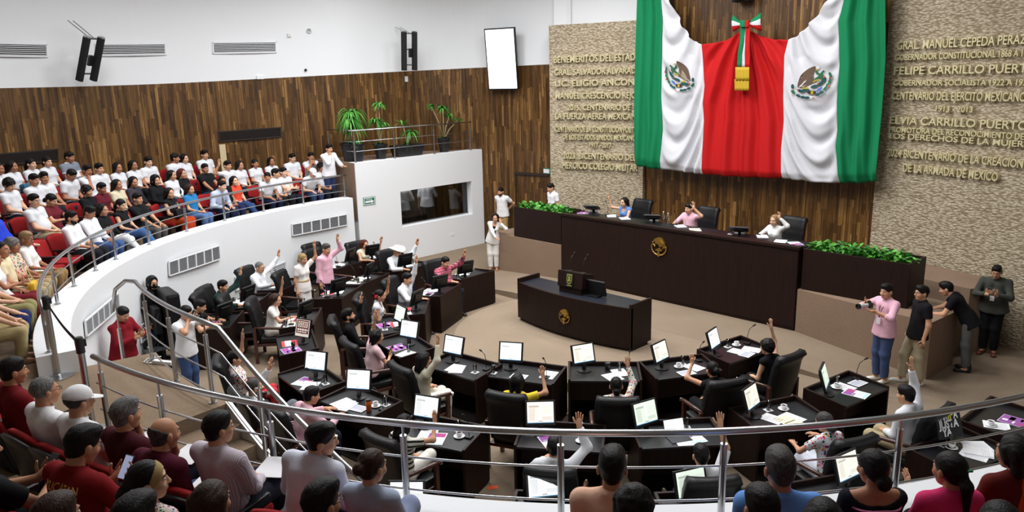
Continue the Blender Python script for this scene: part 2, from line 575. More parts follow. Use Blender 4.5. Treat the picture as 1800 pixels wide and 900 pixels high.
class Field:
    """a smooth union of round cones and ellipsoids, turned into one closed surface"""

    def __init__(s, lo, hi, h):
        s.lo, s.h = np.asarray(lo, float), h
        s.n = np.ceil((np.asarray(hi, float) - s.lo) / h).astype(int) + 1
        s.F = np.full(s.n, 0.2, dtype=np.float32)
        s.ax = [(s.lo[i] + h * np.arange(s.n[i])).astype(np.float32) for i in range(3)]

    def sub(s, lo, hi, pad):
        i0 = np.clip(((np.asarray(lo) - pad - s.lo) / s.h).astype(int), 0, s.n - 1)
        i1 = np.clip(((np.asarray(hi) + pad - s.lo) / s.h).astype(int) + 2, 1, s.n)
        sl = tuple(slice(a, max(b, a + 1)) for a, b in zip(i0, i1))
        X = s.ax[0][sl[0]][:, None, None]
        Y = s.ax[1][sl[1]][None, :, None]
        Z = s.ax[2][sl[2]][None, None, :]
        return sl, X, Y, Z

    def mix(s, sl, d, k):
        f = s.F[sl]
        if k > 0:
            h = np.clip(0.5 + 0.5 * (f - d) / k, 0, 1)
            s.F[sl] = f * (1 - h) + d * h - k * h * (1 - h)
        else:
            s.F[sl] = np.minimum(f, d)

    def cone(s, a, b, ra, rb, k=0.03, cut0=False, cut1=False):
        a, b = np.asarray(a, float), np.asarray(b, float)
        r = max(ra, rb)
        sl, X, Y, Z = s.sub(np.minimum(a, b) - r, np.maximum(a, b) + r, 0.05)
        d = b - a
        L = float(np.linalg.norm(d)) + 1e-9
        u = d / L
        t = (X - a[0]) * u[0] + (Y - a[1]) * u[1] + (Z - a[2]) * u[2]
        tc = np.clip(t, 0, L)
        dist = np.sqrt((X - a[0] - u[0] * tc) ** 2 + (Y - a[1] - u[1] * tc) ** 2 + (Z - a[2] - u[2] * tc) ** 2)
        q = dist - (ra + (rb - ra) * tc / L)
        if cut1: q = np.maximum(q, t - L)
        if cut0: q = np.maximum(q, -t)
        s.mix(sl, q, k)
        return s

    def ell(s, c, r, k=0.02, rot=None, neg=False):
        c, r = np.asarray(c, float), np.asarray(r, float)
        R = r.max()
        sl, X, Y, Z = s.sub(c - R, c + R, 0.04)
        x, y, z = X - c[0], Y - c[1], Z - c[2]
        if rot is not None:
            x, y, z = (rot[0][i] * x + rot[1][i] * y + rot[2][i] * z for i in range(3))
        k0 = np.sqrt((x / r[0]) ** 2 + (y / r[1]) ** 2 + (z / r[2]) ** 2)
        k1 = np.sqrt((x / r[0] ** 2) ** 2 + (y / r[1] ** 2) ** 2 + (z / r[2] ** 2) ** 2) + 1e-6
        d = k0 * (k0 - 1) / k1
        if neg:
            f = s.F[sl]
            h = np.clip(0.5 - 0.5 * (f + d) / k, 0, 1)
            s.F[sl] = f * (1 - h) - d * h + k * h * (1 - h)
        else:
            s.mix(sl, d, k)
        return s

    def clip(s, n, c):
        n = np.asarray(n, float)
        d = s.ax[0][:, None, None] * n[0] + s.ax[1][None, :, None] * n[1] + s.ax[2][None, None, :] * n[2] - c
        s.F = np.maximum(s.F, d.astype(np.float32))
        return s

    def mesh(s):
        F = s.F
        ins = F < 0
        nx, ny, nz = F.shape
        idx = -np.ones((nx - 1, ny - 1, nz - 1), dtype=np.int64)
        c8 = [ins[i:nx - 1 + i, j:ny - 1 + j, k:nz - 1 + k] for i in (0, 1) for j in (0, 1) for k in (0, 1)]
        tot = sum(c.astype(np.int8) for c in c8)
        act = (tot > 0) & (tot < 8)
        ci = np.argwhere(act)
        if len(ci) == 0:
            return np.zeros((0, 3)), np.zeros((0, 4), int)
        idx[act] = np.arange(len(ci))
        P = np.zeros((len(ci), 3))
        W = np.zeros(len(ci))
        offs = [(i, j, k) for i in (0, 1) for j in (0, 1) for k in (0, 1)]
        vals = {o: F[ci[:, 0] + o[0], ci[:, 1] + o[1], ci[:, 2] + o[2]] for o in offs}
        for o in offs:
            for a in range(3):
                if o[a] == 0:
                    p = list(o); p[a] = 1; p = tuple(p)
                    f0, f1 = vals[o], vals[p]
                    cr = (f0 < 0) != (f1 < 0)
                    t = np.where(cr, f0 / np.where(cr, f0 - f1, 1), 0)
                    q = np.tile(np.array(o, float), (len(ci), 1))
                    q[:, a] += t
                    P += q * cr[:, None]
                    W += cr
        P = (P / W[:, None] + ci) * s.h + s.lo
        faces = []
        for a, (b, c) in enumerate(((1, 2), (2, 0), (0, 1))):
            sl0 = [slice(None)] * 3; sl1 = [slice(None)] * 3
            sl0[a] = slice(0, -1); sl1[a] = slice(1, None)
            for q in (b, c):
                sl0[q] = slice(1, -1); sl1[q] = slice(1, -1)
            A, B = ins[tuple(sl0)], ins[tuple(sl1)]
            e = np.argwhere(A != B)
            if len(e) == 0:
                continue
            flip = A[tuple(e.T)]
            g = e.copy()
            g[:, b] += 1; g[:, c] += 1
            quad = []
            for db, dc in ((1, 1), (0, 1), (0, 0), (1, 0)):
                h = g.copy(); h[:, b] -= db; h[:, c] -= dc
                quad.append(idx[h[:, 0], h[:, 1], h[:, 2]])
            quad = np.stack(quad, 1)
            quad[~flip] = quad[~flip][:, ::-1]
            faces.append(quad)
        return P, np.concatenate(faces)


def rot_xyz(pitch=0, yaw=0, roll=0):
    """pitch>0 nods forward (+Y is ahead), yaw>0 turns left, roll>0 leans to the right"""
    p, y, r = (math.radians(a) for a in (pitch, yaw, roll))
    return np.array(Matrix.Rotation(y, 3, 'Z') @ Matrix.Rotation(r, 3, 'Y') @ Matrix.Rotation(-p, 3, 'X'))


def wobble(P, amp, fr, seed=0):
    rng = np.random.RandomState(seed)
    out = P.copy()
    for _ in range(3):
        d = rng.normal(size=3); d /= np.linalg.norm(d)
        q = rng.normal(size=3); q /= np.linalg.norm(q)
        out += q * (amp * np.sin((P @ d) * fr * rng.uniform(0.7, 1.4) + rng.uniform(0, 6)))[:, None]
    return out


# ---- head, hair, beard, hat templates (origin at the middle of the head, facing +Y)
def make_head(female=False, h=0.0075):
    f = Field((-.11, -.13, -.16), (.11, .14, .14), h)
    f.ell((0, -.014, .028), (.075, .094, .088))
    f.ell((0, .026, -.032), (.060 if female else .064, .066, .084), .03)
    f.ell((0, .054, -.092), (.026 if female else .034, .028, .024), .03)
    f.cone((0, .092, .008), (0, .108, -.026), .008, .0135, .012)
    f.ell((0.012, .098, -.03), (.009, .010, .008), .01).ell((-0.012, .098, -.03), (.009, .010, .008), .01)
    f.cone((-.034, .079, .03), (.034, .079, .03), .011, .011, .015)
    for s in (-1, 1):
        f.ell((s * .031, .100, .010), (.017, .014, .011), .012, neg=True)
        f.ell((s * .082, -.012, -.012), (.012, .022, .033), .010)
        f.ell((s * .040, .062, -.03), (.022, .024, .022), .02)
    f.cone((-.019, .085, -.061), (.019, .085, -.061), .009, .009, .012)
    return f.mesh()


HEAD_M, HEAD_F = make_head(), make_head(True)


def tmpl(name, P, Fc):
    me = bpy.data.meshes.new(name)
    me.from_pydata(np.asarray(P).tolist(), [], np.asarray(Fc).tolist() if len(Fc) else [])
    me.polygons.foreach_set('use_smooth', [True] * len(me.polygons))
    me.materials.append(BLACK)
    me.update()
    return me


HAIRS = {}


def hair_tmpl(style):
    if style in HAIRS:
        return HAIRS[style]
    lo, hi = (-.17, -.24, -.46), (.17, .14, .17)
    h = .0085
    f = Field(lo, hi, h)
    cap = lambda g: f.ell((0, -.018, .034), (.080 + g, .099 + g, .091 + g))
    n1, c1 = (0, .75, -.66), .028
    amp, fr, seed = .0025, 75, 3
    if style in ('short', 'neat', 'bald', 'grey_short'):
        cap(.004 if style != 'neat' else .006)
        f.ell((0, .004, .078), (.074, .086, .052), .02)
        f.ell((0, -.050, -.028), (.062, .056, .062), .02)
        if style == 'neat':
            f.ell((.012, .030, .094), (.060, .056, .036), .03)
        f.clip(n1, c1)
        f.clip((0, .35, -.94), .066)
        for s in (-1, 1):
            f.ell((s * .088, -.004, -.018), (.026, .027, .036), .006, neg=True)
        if style == 'bald':
            f.clip((0, .45, .9), .012)
    elif style == 'thin':
        cap(.002)
        f.clip(n1, -.004); f.clip((0, .35, -.94), .055)
    elif style == 'curly':
        cap(.020); f.ell((0, -.055, -.01), (.078, .07, .07), .02)
        f.clip(n1, c1 + .004); f.clip((0, .3, -.95), .06)
        amp, fr = .006, 110
    elif style == 'bob':
        cap(.012)
        for s in (-1, 1):
            f.cone((s * .07, -.01, .03), (s * .07, -.005, -.10), .034, .03, .03)
            f.cone((s * .045, -.07, .03), (s * .045, -.075, -.11), .05, .04, .03)
        f.clip(n1, c1); f.clip((0, 1, 0.0), .045)
    elif style in ('long', 'wavy', 'verylong'):
        cap(.010)
        end = -.27 if style != 'verylong' else -.43
        w = .012 if style == 'wavy' else 0
        for s in (-1, 1):
            f.cone((s * .068, -.02, .04), (s * (.082 + w), -.03, -.17), .034, .036 + w, .03)
            f.cone((s * (.082 + w), -.03, -.17), (s * .075, -.06, end), .036 + w, .022, .03)
            f.cone((s * .04, -.075, .02), (s * .045, -.10, end), .056, .036 + w, .03)
        f.clip(n1, c1); f.clip((0, 1, 0), .05)
        amp, fr = (.004, 70) if style == 'wavy' else (.002, 60)
    elif style == 'bun':
        cap(.005); f.ell((0, -.05, -.02), (.066, .06, .06), .02)
        f.clip(n1, c1 - .004); f.clip((0, .35, -.94), .052)
        f.ell((0, -.125, .01), (.048, .042, .046), .012)
    elif style == 'lowbun':
        cap(.007); f.ell((0, -.05, -.02), (.068, .062, .06), .02)
        f.clip(n1, c1 - .004); f.clip((0, .35, -.94), .052)
        f.ell((0, -.118, -.06), (.052, .04, .05), .012)
    elif style == 'ponytail':
        cap(.006); f.ell((0, -.05, -.02), (.066, .06, .06), .02)
        f.clip(n1, c1 - .004); f.clip((0, .35, -.94), .052)
        f.cone((0, -.10, .02), (0, -.14, -.06), .03, .038, .02).cone((0, -.14, -.06), (.02, -.13, -.27), .038, .014, .02)
    elif style == 'hood':
        cap(.022); f.ell((0, -.045, -.05), (.098, .09, .10), .03)
        f.clip((0, 1, -.1), .052)
    P, Fc = f.mesh()
    P = wobble(wobble(P, amp, fr, seed), .0011, 230, seed + 7)
    me = tmpl('hair', P, Fc)
    HAIRS[style] = me
    return me


def lathe_pts(prof, n=20):
    m = MB(); m.lathe(prof, n)
    return np.array(m.v), m.f


def face_templates():
    T = {}
    for s in (-1, 1):
        m = MB()
        vs, fs = [], []
        for i in range(5):
            for j in range(10):
                a, b = PI * i / 4 - PI / 2, 2 * PI * j / 10
                vs.append((s * .031 + .0118 * math.cos(a) * math.cos(b), .0795 + .0115 * math.cos(a) * math.sin(b), .010 + .0062 * math.sin(a)))
        for i in range(4):
            for j in range(10):
                fs.append((i * 10 + j, i * 10 + (j + 1) % 10, (i + 1) * 10 + (j + 1) % 10, (i + 1) * 10 + j))
        m.add(vs, fs, 0)
        k = 8
        m.add([(s * .031 + .0060 * math.cos(2 * PI * j / k), .0916, .010 + .0056 * math.sin(2 * PI * j / k)) for j in range(k)], [tuple(range(k))], 1)
        T['eye%d' % s] = m
        m = MB()
        m.tube([(s * .014, .0905, .029), (s * .032, .090, .034), (s * .048, .080, .029)], [.0035, .0042, .0022], 6)
        T['eyebrow%d' % s] = m
    m = MB()
    m.tube([(-.023, .085, -.061), (-.010, .0955, -.058), (0, .0965, -.0595), (.010, .0955, -.058), (.023, .085, -.061)], [.002, .0042, .0038, .0042, .002], 6)
    m.tube([(-.021, .085, -.063), (0, .0955, -.067), (.021, .085, -.063)], [.002, .005, .002], 6)
    T['lips'] = m
    m = MB()
    for s in (-1, 1):
        m.tube([(s * .032 + .021 * math.cos(2 * PI * j / 12), .106, .008 + .016 * math.sin(2 * PI * j / 12)) for j in range(12)], .0022, 5, closed=True)
        m.tube([(s * .052, .104, .012), (s * .078, .07, .014), (s * .082, .0, .012)], .002, 5)
    m.tube([(-.011, .106, .010), (.011, .106, .010)], .002, 5)
    T['glasses'] = m
    return T


_T = face_templates()
EYE_WHITE = mat('eye_white', (225, 222, 215), rough=0.3)
IRIS = mat('dark_iris', (30, 20, 14), rough=0.2)
SHARED = {}


def shared_mesh(key, build):
    if key not in SHARED:
        SHARED[key] = build()
    return SHARED[key]


def mb_mesh(m, mats, smooth=True):
    me = bpy.data.meshes.new('m')
    me.from_pydata(m.v, [], m.f)
    for q in mats: me.materials.append(q)
    me.polygons.foreach_set('material_index', m.m)
    if smooth: me.polygons.foreach_set('use_smooth', [True] * len(me.polygons))
    me.update()
    return me


def beard_tmpl():
    f = Field((-.1, -.1, -.15), (.1, .13, .08), .007)
    f.ell((0, .028, -.036), (.066, .068, .086), .02).ell((0, .057, -.095), (.038, .031, .026), .03)
    f.clip((0, 0.35, 1), -.022); f.clip((0, -1, -.2), .012)
    f.ell((0, .10, -.055), (.020, .03, .012), .006, neg=True)
    return tmpl('beard', *f.mesh())


def cap_tmpl():
    f = Field((-.13, -.14, -.05), (.13, .24, .17), .008)
    f.ell((0, -.016, .04), (.092, .112, .098))
    f.clip((0, -.12, -1), -.028)
    P, Fc = f.mesh()
    m = MB(); m.add(P, [tuple(q) for q in Fc])
    n = 12
    top, bot = [], []
    for i in range(n + 1):
        a = PI * (i / n)
        for k, r in ((0, .0), (1, 1.0)):
            pass
        top.append((.082 * math.cos(a), .075 + .105 * math.sin(a), .040 - .03 * math.sin(a) - .012 * abs(math.cos(a))))
        bot.append((.082 * math.cos(a), .06, .040 - .012 * abs(math.cos(a))))
    vs = top + bot + [(x, y, z - .006) for x, y, z in top + bot]
    fs = []
    k = n + 1
    for i in range(n):
        fs += [(i, i + 1, k + i + 1, k + i), (2 * k + i + 1, 2 * k + i, 3 * k + i, 3 * k + i + 1), (i + 1, i, 2 * k + i, 2 * k + i + 1)]
    m.add(vs, fs)
    return mb_mesh(m, [BLACK])


def cowboy_tmpl():
    f = Field((-.21, -.23, -.0), (.21, .23, .20), .009)
    f.ell((0, -.01, .05), (.092, .112, .115), .02)
    f.ell((0, 0, .19), (.02, .10, .045), .03, neg=True)
    f.clip((0, 0, -1), -.045)
    P, Fc = f.mesh()
    m = MB(); m.add(P, [tuple(q) for q in Fc])
    n, rings = 28, [.08, .12, .16, .19]
    vs = []
    for sgn in (0, -.006):
        for q, r in enumerate(rings):
            for j in range(n):
                a = 2 * PI * j / n
                up = .055 * (abs(math.cos(a)) ** 2) * (q / 3) ** 1.6
                vs.append((r * .98 * math.cos(a), r * 1.12 * math.sin(a) - .01, .052 + up + sgn))
    fs = []
    for q in range(3):
        for j in range(n):
            a, b, c, d = q * n + j, q * n + (j + 1) % n, (q + 1) * n + (j + 1) % n, (q + 1) * n + j
            fs.append((a, b, c, d)); fs.append((d + 4 * n, c + 4 * n, b + 4 * n, a + 4 * n))
    for j in range(n):
        fs.append((3 * n + j, 3 * n + (j + 1) % n, 7 * n + (j + 1) % n, 7 * n + j))
    m.add(vs, fs)
    return mb_mesh(m, [BLACK])


def shoe_tmpl():
    f = Field((-.07, -.12, -.02), (.07, .22, .13), .01)
    f.cone((0, -.04, .035), (0, .13, .03), .042, .036, .02)
    f.cone((0, -.04, .04), (0, -.035, .085), .042, .042, .02)
    f.ell((0, .13, .025), (.045, .06, .032), .02)
    f.clip((0, 0, -1), .0)
    return tmpl('shoe', *f.mesh())


def band_tmpl():
    f = Field((-.12, -.14, -.1), (.12, .14, .16), .008)
    f.ell((0, -.018, .034), (.090, .109, .101))
    f.clip((0, .9, -.43), .048); f.clip((0, -.9, .43), .012)
    return tmpl('band', *f.mesh())


def mask_tmpl():
    f = Field((-.1, -.02, -.15), (.1, .14, .03), .007)
    f.ell((0, .034, -.036), (.066, .082, .076), .02)
    f.clip((0, -.2, 1), -.018); f.clip((0, -1, 0), -.02)
    return tmpl('mask', *f.mesh())


EXTRA = {'beard': beard_tmpl, 'cap': cap_tmpl, 'cowboy': cowboy_tmpl, 'headband': band_tmpl, 'mask': mask_tmpl}
SKINS = [(202, 152, 120), (190, 138, 106), (214, 168, 138), (178, 124, 94), (168, 114, 86), (220, 176, 150)]
SKINM = [mat('skin_tone_%s' % 'abcdef'[i], c, rough=0.55, spec=0.3, bump=0.05, bscale=120) for i, c in enumerate(SKINS)]
LIPM = mat('lip_tone', (150, 84, 72), rough=0.5)
BROWM = mat('brow_hair', (28, 20, 16), rough=0.8)
HAIRC = {'black': (24, 20, 19), 'brown': (60, 40, 28), 'grey': (120, 118, 116), 'salt': (78, 75, 73), 'blond': (176, 146, 96),
         'red': (92, 38, 26), 'light': (164, 134, 96)}


def ik(S, T, a, b, hint):
    d = T - S
    L = np.linalg.norm(d)
    u = d / max(L, 1e-6)
    if L > (a + b) * .995:
        L = (a + b) * .995
        T = S + u * L
    x = (a * a - b * b + L * L) / (2 * L)
    hgt = math.sqrt(max(a * a - x * x, 0))
    h = hint - u * (hint @ u)
    n = np.linalg.norm(h)
    h = h / n if n > 1e-5 else V(0, 0, -1)
    return S + u * x + h * hgt, T


def unit(v):
    return v / (np.linalg.norm(v) + 1e-9)


def fingers(mb, W, D, N, side, curl, s, spread=.16):
    """palm end -> four unequal fingers and a thumb that leaves the side of the palm; D along the hand, N out of the palm"""
    D = unit(D); N = unit(N - D * (N @ D))
    X = np.cross(D, N) * side            # towards the thumb
    lens = (.072, .080, .075, .058)
    for i, L in enumerate(lens):
        off = (.030 - i * .0205)
        p = W + D * (.085 - abs(i - 1.2) * .004) * s + X * off * s
        d = unit(D + X * (spread * (1.3 - i) * .55))
        pts = [p - d * .012 * s]
        c = 0.0
        for seg in (.42, .33, .25):
            dd = d * math.cos(c) + N * math.sin(c)
            pts.append(pts[-1] + dd * (L * seg + (.012 if seg == .42 else 0)) * s)
            c += curl
        mb.tube(pts, [.0092 * s, .0088 * s, .0078 * s, .0055 * s], 6)
    p = W + D * .026 * s + X * .024 * s
    d = unit(D * .62 + X * .75 + N * .25)
    q = p + d * .042 * s
    d2 = unit(D * .85 + X * .35 + N * (.25 + curl * .4))
    mb.tube([p - d * .01, q, q + d2 * .03 * s, q + d2 * .046 * s], [.0125 * s, .0108 * s, .0092 * s, .006 * s], 6)


ALLP = []


def person(label, base, face, pose='sit', lean=4, side=0, twist=0, head=(0, 8, 0), R='lap', L='lap', legs=None, seat=.46,
           top=(230, 230, 232), sleeve='short', bottom=(36, 38, 48), skirt=None, hair='short', hc='black', female=False, skin=0,
           fat=1.0, s=1.0, wear=(), shoes=(24, 22, 22), h=.02, topmat=None, botmat=None, shirt_len=0.0, head_at=None, collar=True,
           wearc=None, beardc=None, open_neck=False, detail=True, group=None, bare=False, hips=None, head_y=None, push=0.0, wide_neck=False):
    """base = (x, y, z) of the floor point under the pelvis; with head_at=(px, py) the base is slid until the head meets that line of sight"""
    sit = pose == 'sit'
    if female:
        s = s * .94
    w = (.165 if female else .187) * (1 + (fat - 1) * .4)
    pel = V(0, 0, (seat + .085) / s) if sit else V(0, 0, .93)
    if hips is not None:
        pel = pel + V(*hips)
    Rt = rot_xyz(lean, twist, side)
    ch = lambda x, y, z: pel + Rt @ V(x, y, z)
    neck = ch(0, .005, .525)
    hd = neck + Rt @ V(0, .012, .03) * 1.0 + rot_xyz(lean * .5 + head[1] * .5, twist + head[0], side + head[2]) @ V(0, .024, .100)
    Rh = rot_xyz(head[1], head[0] + twist, head[2])
    SH = {+1: ch(w - .008, -.005, .455), -1: ch(-w + .008, -.005, .455)}
    hip = {+1: pel + V(.088, 0, -.005), -1: pel + V(-.088, 0, -.005)}
    # legs
    knee, ank, toe = {}, {}, {}
    if sit:
        lg = legs or 'sit'
        for q in (1, -1):
            if lg == 'sit':
                kx = q * (.10 if not female else .075)
                knee[q] = V(kx * 1.15, .43, pel[2] + .005)
                ank[q] = V(kx * 1.2, .40, .085)
            elif lg == 'apart':
                knee[q] = V(q * .20, .41, pel[2] + .01)
                ank[q] = V(q * .19, .42, .085)
            elif lg == 'cross':
                if q == 1:
                    knee[q] = V(.06, .44, pel[2] + .09)
                    ank[q] = V(-.16, .58, pel[2] - .27)
                else:
                    knee[q] = V(-.10, .43, pel[2] + .005)
                    ank[q] = V(-.09, .38, .085)
            elif lg == 'ankle':      # ankle on the other knee
                if q == 1:
                    knee[q] = V(.30, .33, pel[2] + .07)
                    ank[q] = V(-.10, .44, pel[2] + .10)
                else:
                    knee[q] = V(-.12, .43, pel[2] + .005)
                    ank[q] = V(-.12, .42, .085)
            elif lg == 'up':         # reclining, knees high
                knee[q] = V(q * .08 + .02, .40, pel[2] + .20)
                ank[q] = V(q * .09, .62, .10 if q < 0 else .14)
            toe[q] = ank[q] + (V(0, .13, -.055) if not (q == 1 and lg in ('cross', 'ankle')) else V(-.05, .11, -.05))
    else:
        lg = legs or 'stand'
        for q in (1, -1):
            st = {'stand': (0, 0, 0), 'stride': (q * .17, 0, q * .05), 'step': (.16 if q > 0 else -.06, 0, 0), 'wide': (0, .05, 0)}[lg]
            ank[q] = V(q * (.085 + st[1] * 2), st[0], .085)
            m = (hip[q] + ank[q]) / 2
            knee[q] = m + V(0, .03 + max(st[0], 0) * .2, 0.0)
            toe[q] = ank[q] + V(q * .03, .13, -.055)
    # arms
    A, B = .285, .25
    tgt, el, wr, hdir, hn, curl = {}, {}, {}, {}, {}, {}
    for q, nm in ((1, R), (-1, L)):
        S = SH[q]
        o = {}
        if isinstance(nm, dict):
            o = nm; nm = o.get('n', 'free')
        hint = V(q * .6, -.5, -.6); hd_ = V(-q * .3, 1, -.1); n_ = V(0, 0, -1); cu = .35
        if nm == 'lap':
            T = V(q * .075, .27, pel[2] + .115); hd_ = V(-q * .7, .7, -.12)
        elif nm == 'knee':
            T = V(q * .11, .37, pel[2] + .11); hd_ = V(-q * .1, .9, -.35)
        elif nm == 'desk':
            T = V(q * .16, .46, pel[2] + .30); hd_ = V(-q * .45, .9, -.05); hint = V(q * .8, -.1, -.7)
        elif nm == 'fold':
            T = V(-q * .10, .27, pel[2] + .22 + q * .02); hd_ = V(-q * 1, .1, 0); n_ = V(0, -1, 0); hint = V(q * .9, .1, -.5)
        elif nm == 'up':
            T = S + Rt @ V(q * .09, .13, .49); hint = V(q * .8, .4, -.2); hd_ = V(0, .12, 1); n_ = V(0, 1, .1); cu = .10
        elif nm == 'upbent':
            T = S + V(q * .20, .19, .26); hint = V(q * .9, -.2, -.6); hd_ = V(-q * .05, .12, 1); n_ = V(0, 1, -.1); cu = .12
        elif nm == 'upfwd':
            T = S + V(q * .10, .36, .33); hint = V(q * .8, .1, -.5); hd_ = V(0, .35, 1); n_ = V(0, 1, -.35); cu = .10
        elif nm == 'upside':
            T = S + V(q * .36, .16, .33); hint = V(q * .2, -.1, -.9); hd_ = V(q * .15, .2, 1); n_ = V(0, 1, -.1); cu = .10
        elif nm == 'chin':
            T = hd + Rh @ V(q * .035, .10, -.165); hint = V(q * .7, .1, -.8); hd_ = V(-q * .1, -.2, 1); n_ = V(0, -1, 0); cu = .6
        elif nm == 'phone':
            T = V(q * .075, .33, pel[2] + .27); hint = V(q * .8, -.1, -.7); hd_ = V(-q * .35, .6, .65); n_ = V(-q * .6, -.5, .5); cu = .5
        elif nm == 'camera':
            T = hd + Rh @ V(q * .085, .14, -.06); hint = V(q * .8, .2, -.7); hd_ = V(-q * .3, .6, .4); n_ = V(-q * .8, 0, .2); cu = .6
        elif nm == 'hang':
            T = S + V(q * .07, .05, -.52); hint = V(q * .4, -.9, 0); hd_ = V(0, .12, -1); n_ = V(-q, 0, 0); cu = .35
        elif nm == 'pocket':
            T = pel + V(q * .17, .06, .02); hint = V(q * .7, -.7, 0); hd_ = V(-q * .1, .3, -1); n_ = V(-q, 0, 0); cu = .4
        elif nm == 'hip2':
            T = pel + V(q * .10, .22, .16); hint = V(q * .8, -.4, -.3); hd_ = V(-q * .7, .6, -.1); n_ = V(0, 0, -1)
        elif nm == 'back':
            T = pel + V(q * .12, -.16, .10); hint = V(q * .8, -.5, 0); hd_ = V(-q * .8, -.2, -.2); n_ = V(0, -1, 0)
        else:
            T = S + Rt @ V(0, .2, -.3)
        if 't' in o: T = V(*o['t'])
        if 's' in o: T = S + V(*o['s'])
        if 'hint' in o: hint = V(*o['hint'])
        if 'd' in o: hd_ = V(*o['d'])
        if 'nrm' in o: n_ = V(*o['nrm'])
        cu = o.get('curl', cu)
        el[q], wr[q] = ik(S, T, A, B, hint)
        hdir[q], hn[q], curl[q] = unit(hd_), n_, cu
    # scale everything, find extents
    sc = lambda v: v * s
    allp = [sc(p) for d in (knee, ank, toe, el, wr, SH, hip) for p in d.values()] + [sc(hd), sc(neck), sc(pel)]
    allp += [sc(wr[q] + hdir[q] * .19) for q in (1, -1)]
    lo, hi = np.min(allp, 0) - .24, np.max(allp, 0) + .24
    lo[2] = max(lo[2], -.05)
    F = Field(lo, hi, h)
    k = .035 * s
    C_ = lambda a, b, ra, rb, kk=k, fd=None, **kw: (fd or F).cone(sc(a), sc(b), ra * s, rb * s, kk, **kw)
    fem = female

    def torso(fd, g, lenx=0.0):
        tw = fat
        for q in (1, -1):
            C_(ch(q * .060 * tw, 0, .02), ch(q * .052 * tw, .006, .22), (.105 if not fem else .108) * tw + g, (.096 if not fem else .082) * tw + g, fd=fd)
            C_(ch(q * .052 * tw, .006, .22), ch(q * .075, .0, .40), (.096 if not fem else .082) * tw + g, (.100 if not fem else .084) + g, fd=fd)
            C_(ch(q * .06, -.005, .41), SH[q] + Rt @ V(-q * .012, 0, -.004), .080 + g, (.052 if not fem else .043) + g, fd=fd)
            C_(ch(q * .015, -.012, .505), ch(q * .115, -.008, .465), .046 + g, .046 + g, fd=fd)
            if fem:
                fd.ell(sc(ch(q * .064, .066, .335)), V(.058, .052, .058) * s + g, k)
        if fat > 1.08:
            fd.ell(sc(ch(0, .05, .16)), V(.15, .12, .15) * s * fat + g, k)

    def arm(fd, q, g, upto=2.0):
        u = min(upto, 1.0)
        E = SH[q] + (el[q] - SH[q]) * u
        r0, r1 = (.052 + g, .041 + g) if not fem else (.044 + g, .035 + g)
        C_(SH[q], E, r0, r0 + (r1 - r0) * u, fd=fd, cut1=upto <= 1.0)
        if upto > 1.0:
            v = min(upto - 1, 1.0)
            Wp = el[q] + (wr[q] - el[q]) * v
            C_(el[q], Wp, r1, r1 + (.027 - .041) * v, fd=fd, cut1=upto < 2.0)

    torso(F, 0.0)
    C_(neck + Rt @ V(0, -.01, -.03), neck * .3 + (hd + Rh @ V(0, -.025, -.06)) * .7, .056 if not fem else .047, .052 if not fem else .045, .02)
    C_(neck * .3 + (hd + Rh @ V(0, -.025, -.06)) * .7, hd + Rh @ V(0, -.03, -.03), .052 if not fem else .045, .05 if not fem else .045, .02)
    for q in (1, -1):
        arm(F, q, 0.0)
        D, N_ = hdir[q], unit(hn[q])
        D = unit(D)
        N_ = unit(N_ - D * (N_ @ D))
        X = np.cross(D, N_) * q
        hs = .93 if fem else 1.0
        rot = np.stack([unit(X), D, np.cross(unit(X), D)])
        F.ell(sc(wr[q] + D * .048 * hs), V(.040, .056, .017) * hs * s, .018, rot=rot)
        C_(wr[q] - D * .01, wr[q] + D * .03, .026 * hs, .024 * hs, .02)
        C_(hip[q], knee[q], .080 * (fat * .5 + .5), .046, .02)
        C_(knee[q], knee[q] * .55 + ank[q] * .45 + V(0, -.010, 0), .047, .046, .02)
        C_(knee[q] * .55 + ank[q] * .45 + V(0, -.010, 0), ank[q], .046, .034, .02)
        C_(ank[q] + V(0, -.02, -.03), toe[q], .036, .026)
    P, Fc = F.mesh()
    body = MB()
    body.v = P.tolist(); body.f = [tuple(t) for t in Fc.tolist()]; body.m = [0] * len(Fc)
    for q in (1, -1):
        D, N_ = hdir[q], unit(hn[q])
        fingers(body, sc(wr[q]), D, N_, q, curl[q], s * (.93 if fem else 1.0))
    HP, HF = HEAD_F if fem else HEAD_M
    hsz = s * (1.0 if not fem else 1.03)
    body.add((HP * hsz) @ Rh.T + sc(hd), [tuple(t) for t in HF.tolist()], 0)
    # --- where it stands
    if head_at is not None:
        z = base[2] + s * hd[2]
        Pw = at_z(head_at[0], head_at[1], z) if head_y is None else at_y(head_at[0], head_at[1], head_y)
        if push:
            Pw = Pw + push * np.array([AX[2][0], AX[2][1], 0]) / math.hypot(AX[2][0], AX[2][1])
        cs, sn = math.cos(face), math.sin(face)
        hx, hy = s * hd[0], s * hd[1]
        base = (Pw[0] - (cs * hx - sn * hy), Pw[1] - (sn * hx + cs * hy), base[2])
    sk = SKINM[skin % 6]
    root = body.build('person', [sk], None, smooth=True)
    root.location = base
    root.rotation_euler = (0, 0, face)
    tag(root, label, 'person', group)

    def child(name, me_or_field, material, seed=0, amp=0.0, fr=0):
        P, Fc = me_or_field.mesh()
        if amp:
            P = wobble(P, amp, fr, seed)
        return mesh_obj(name, P, Fc, material, root, smooth=True)

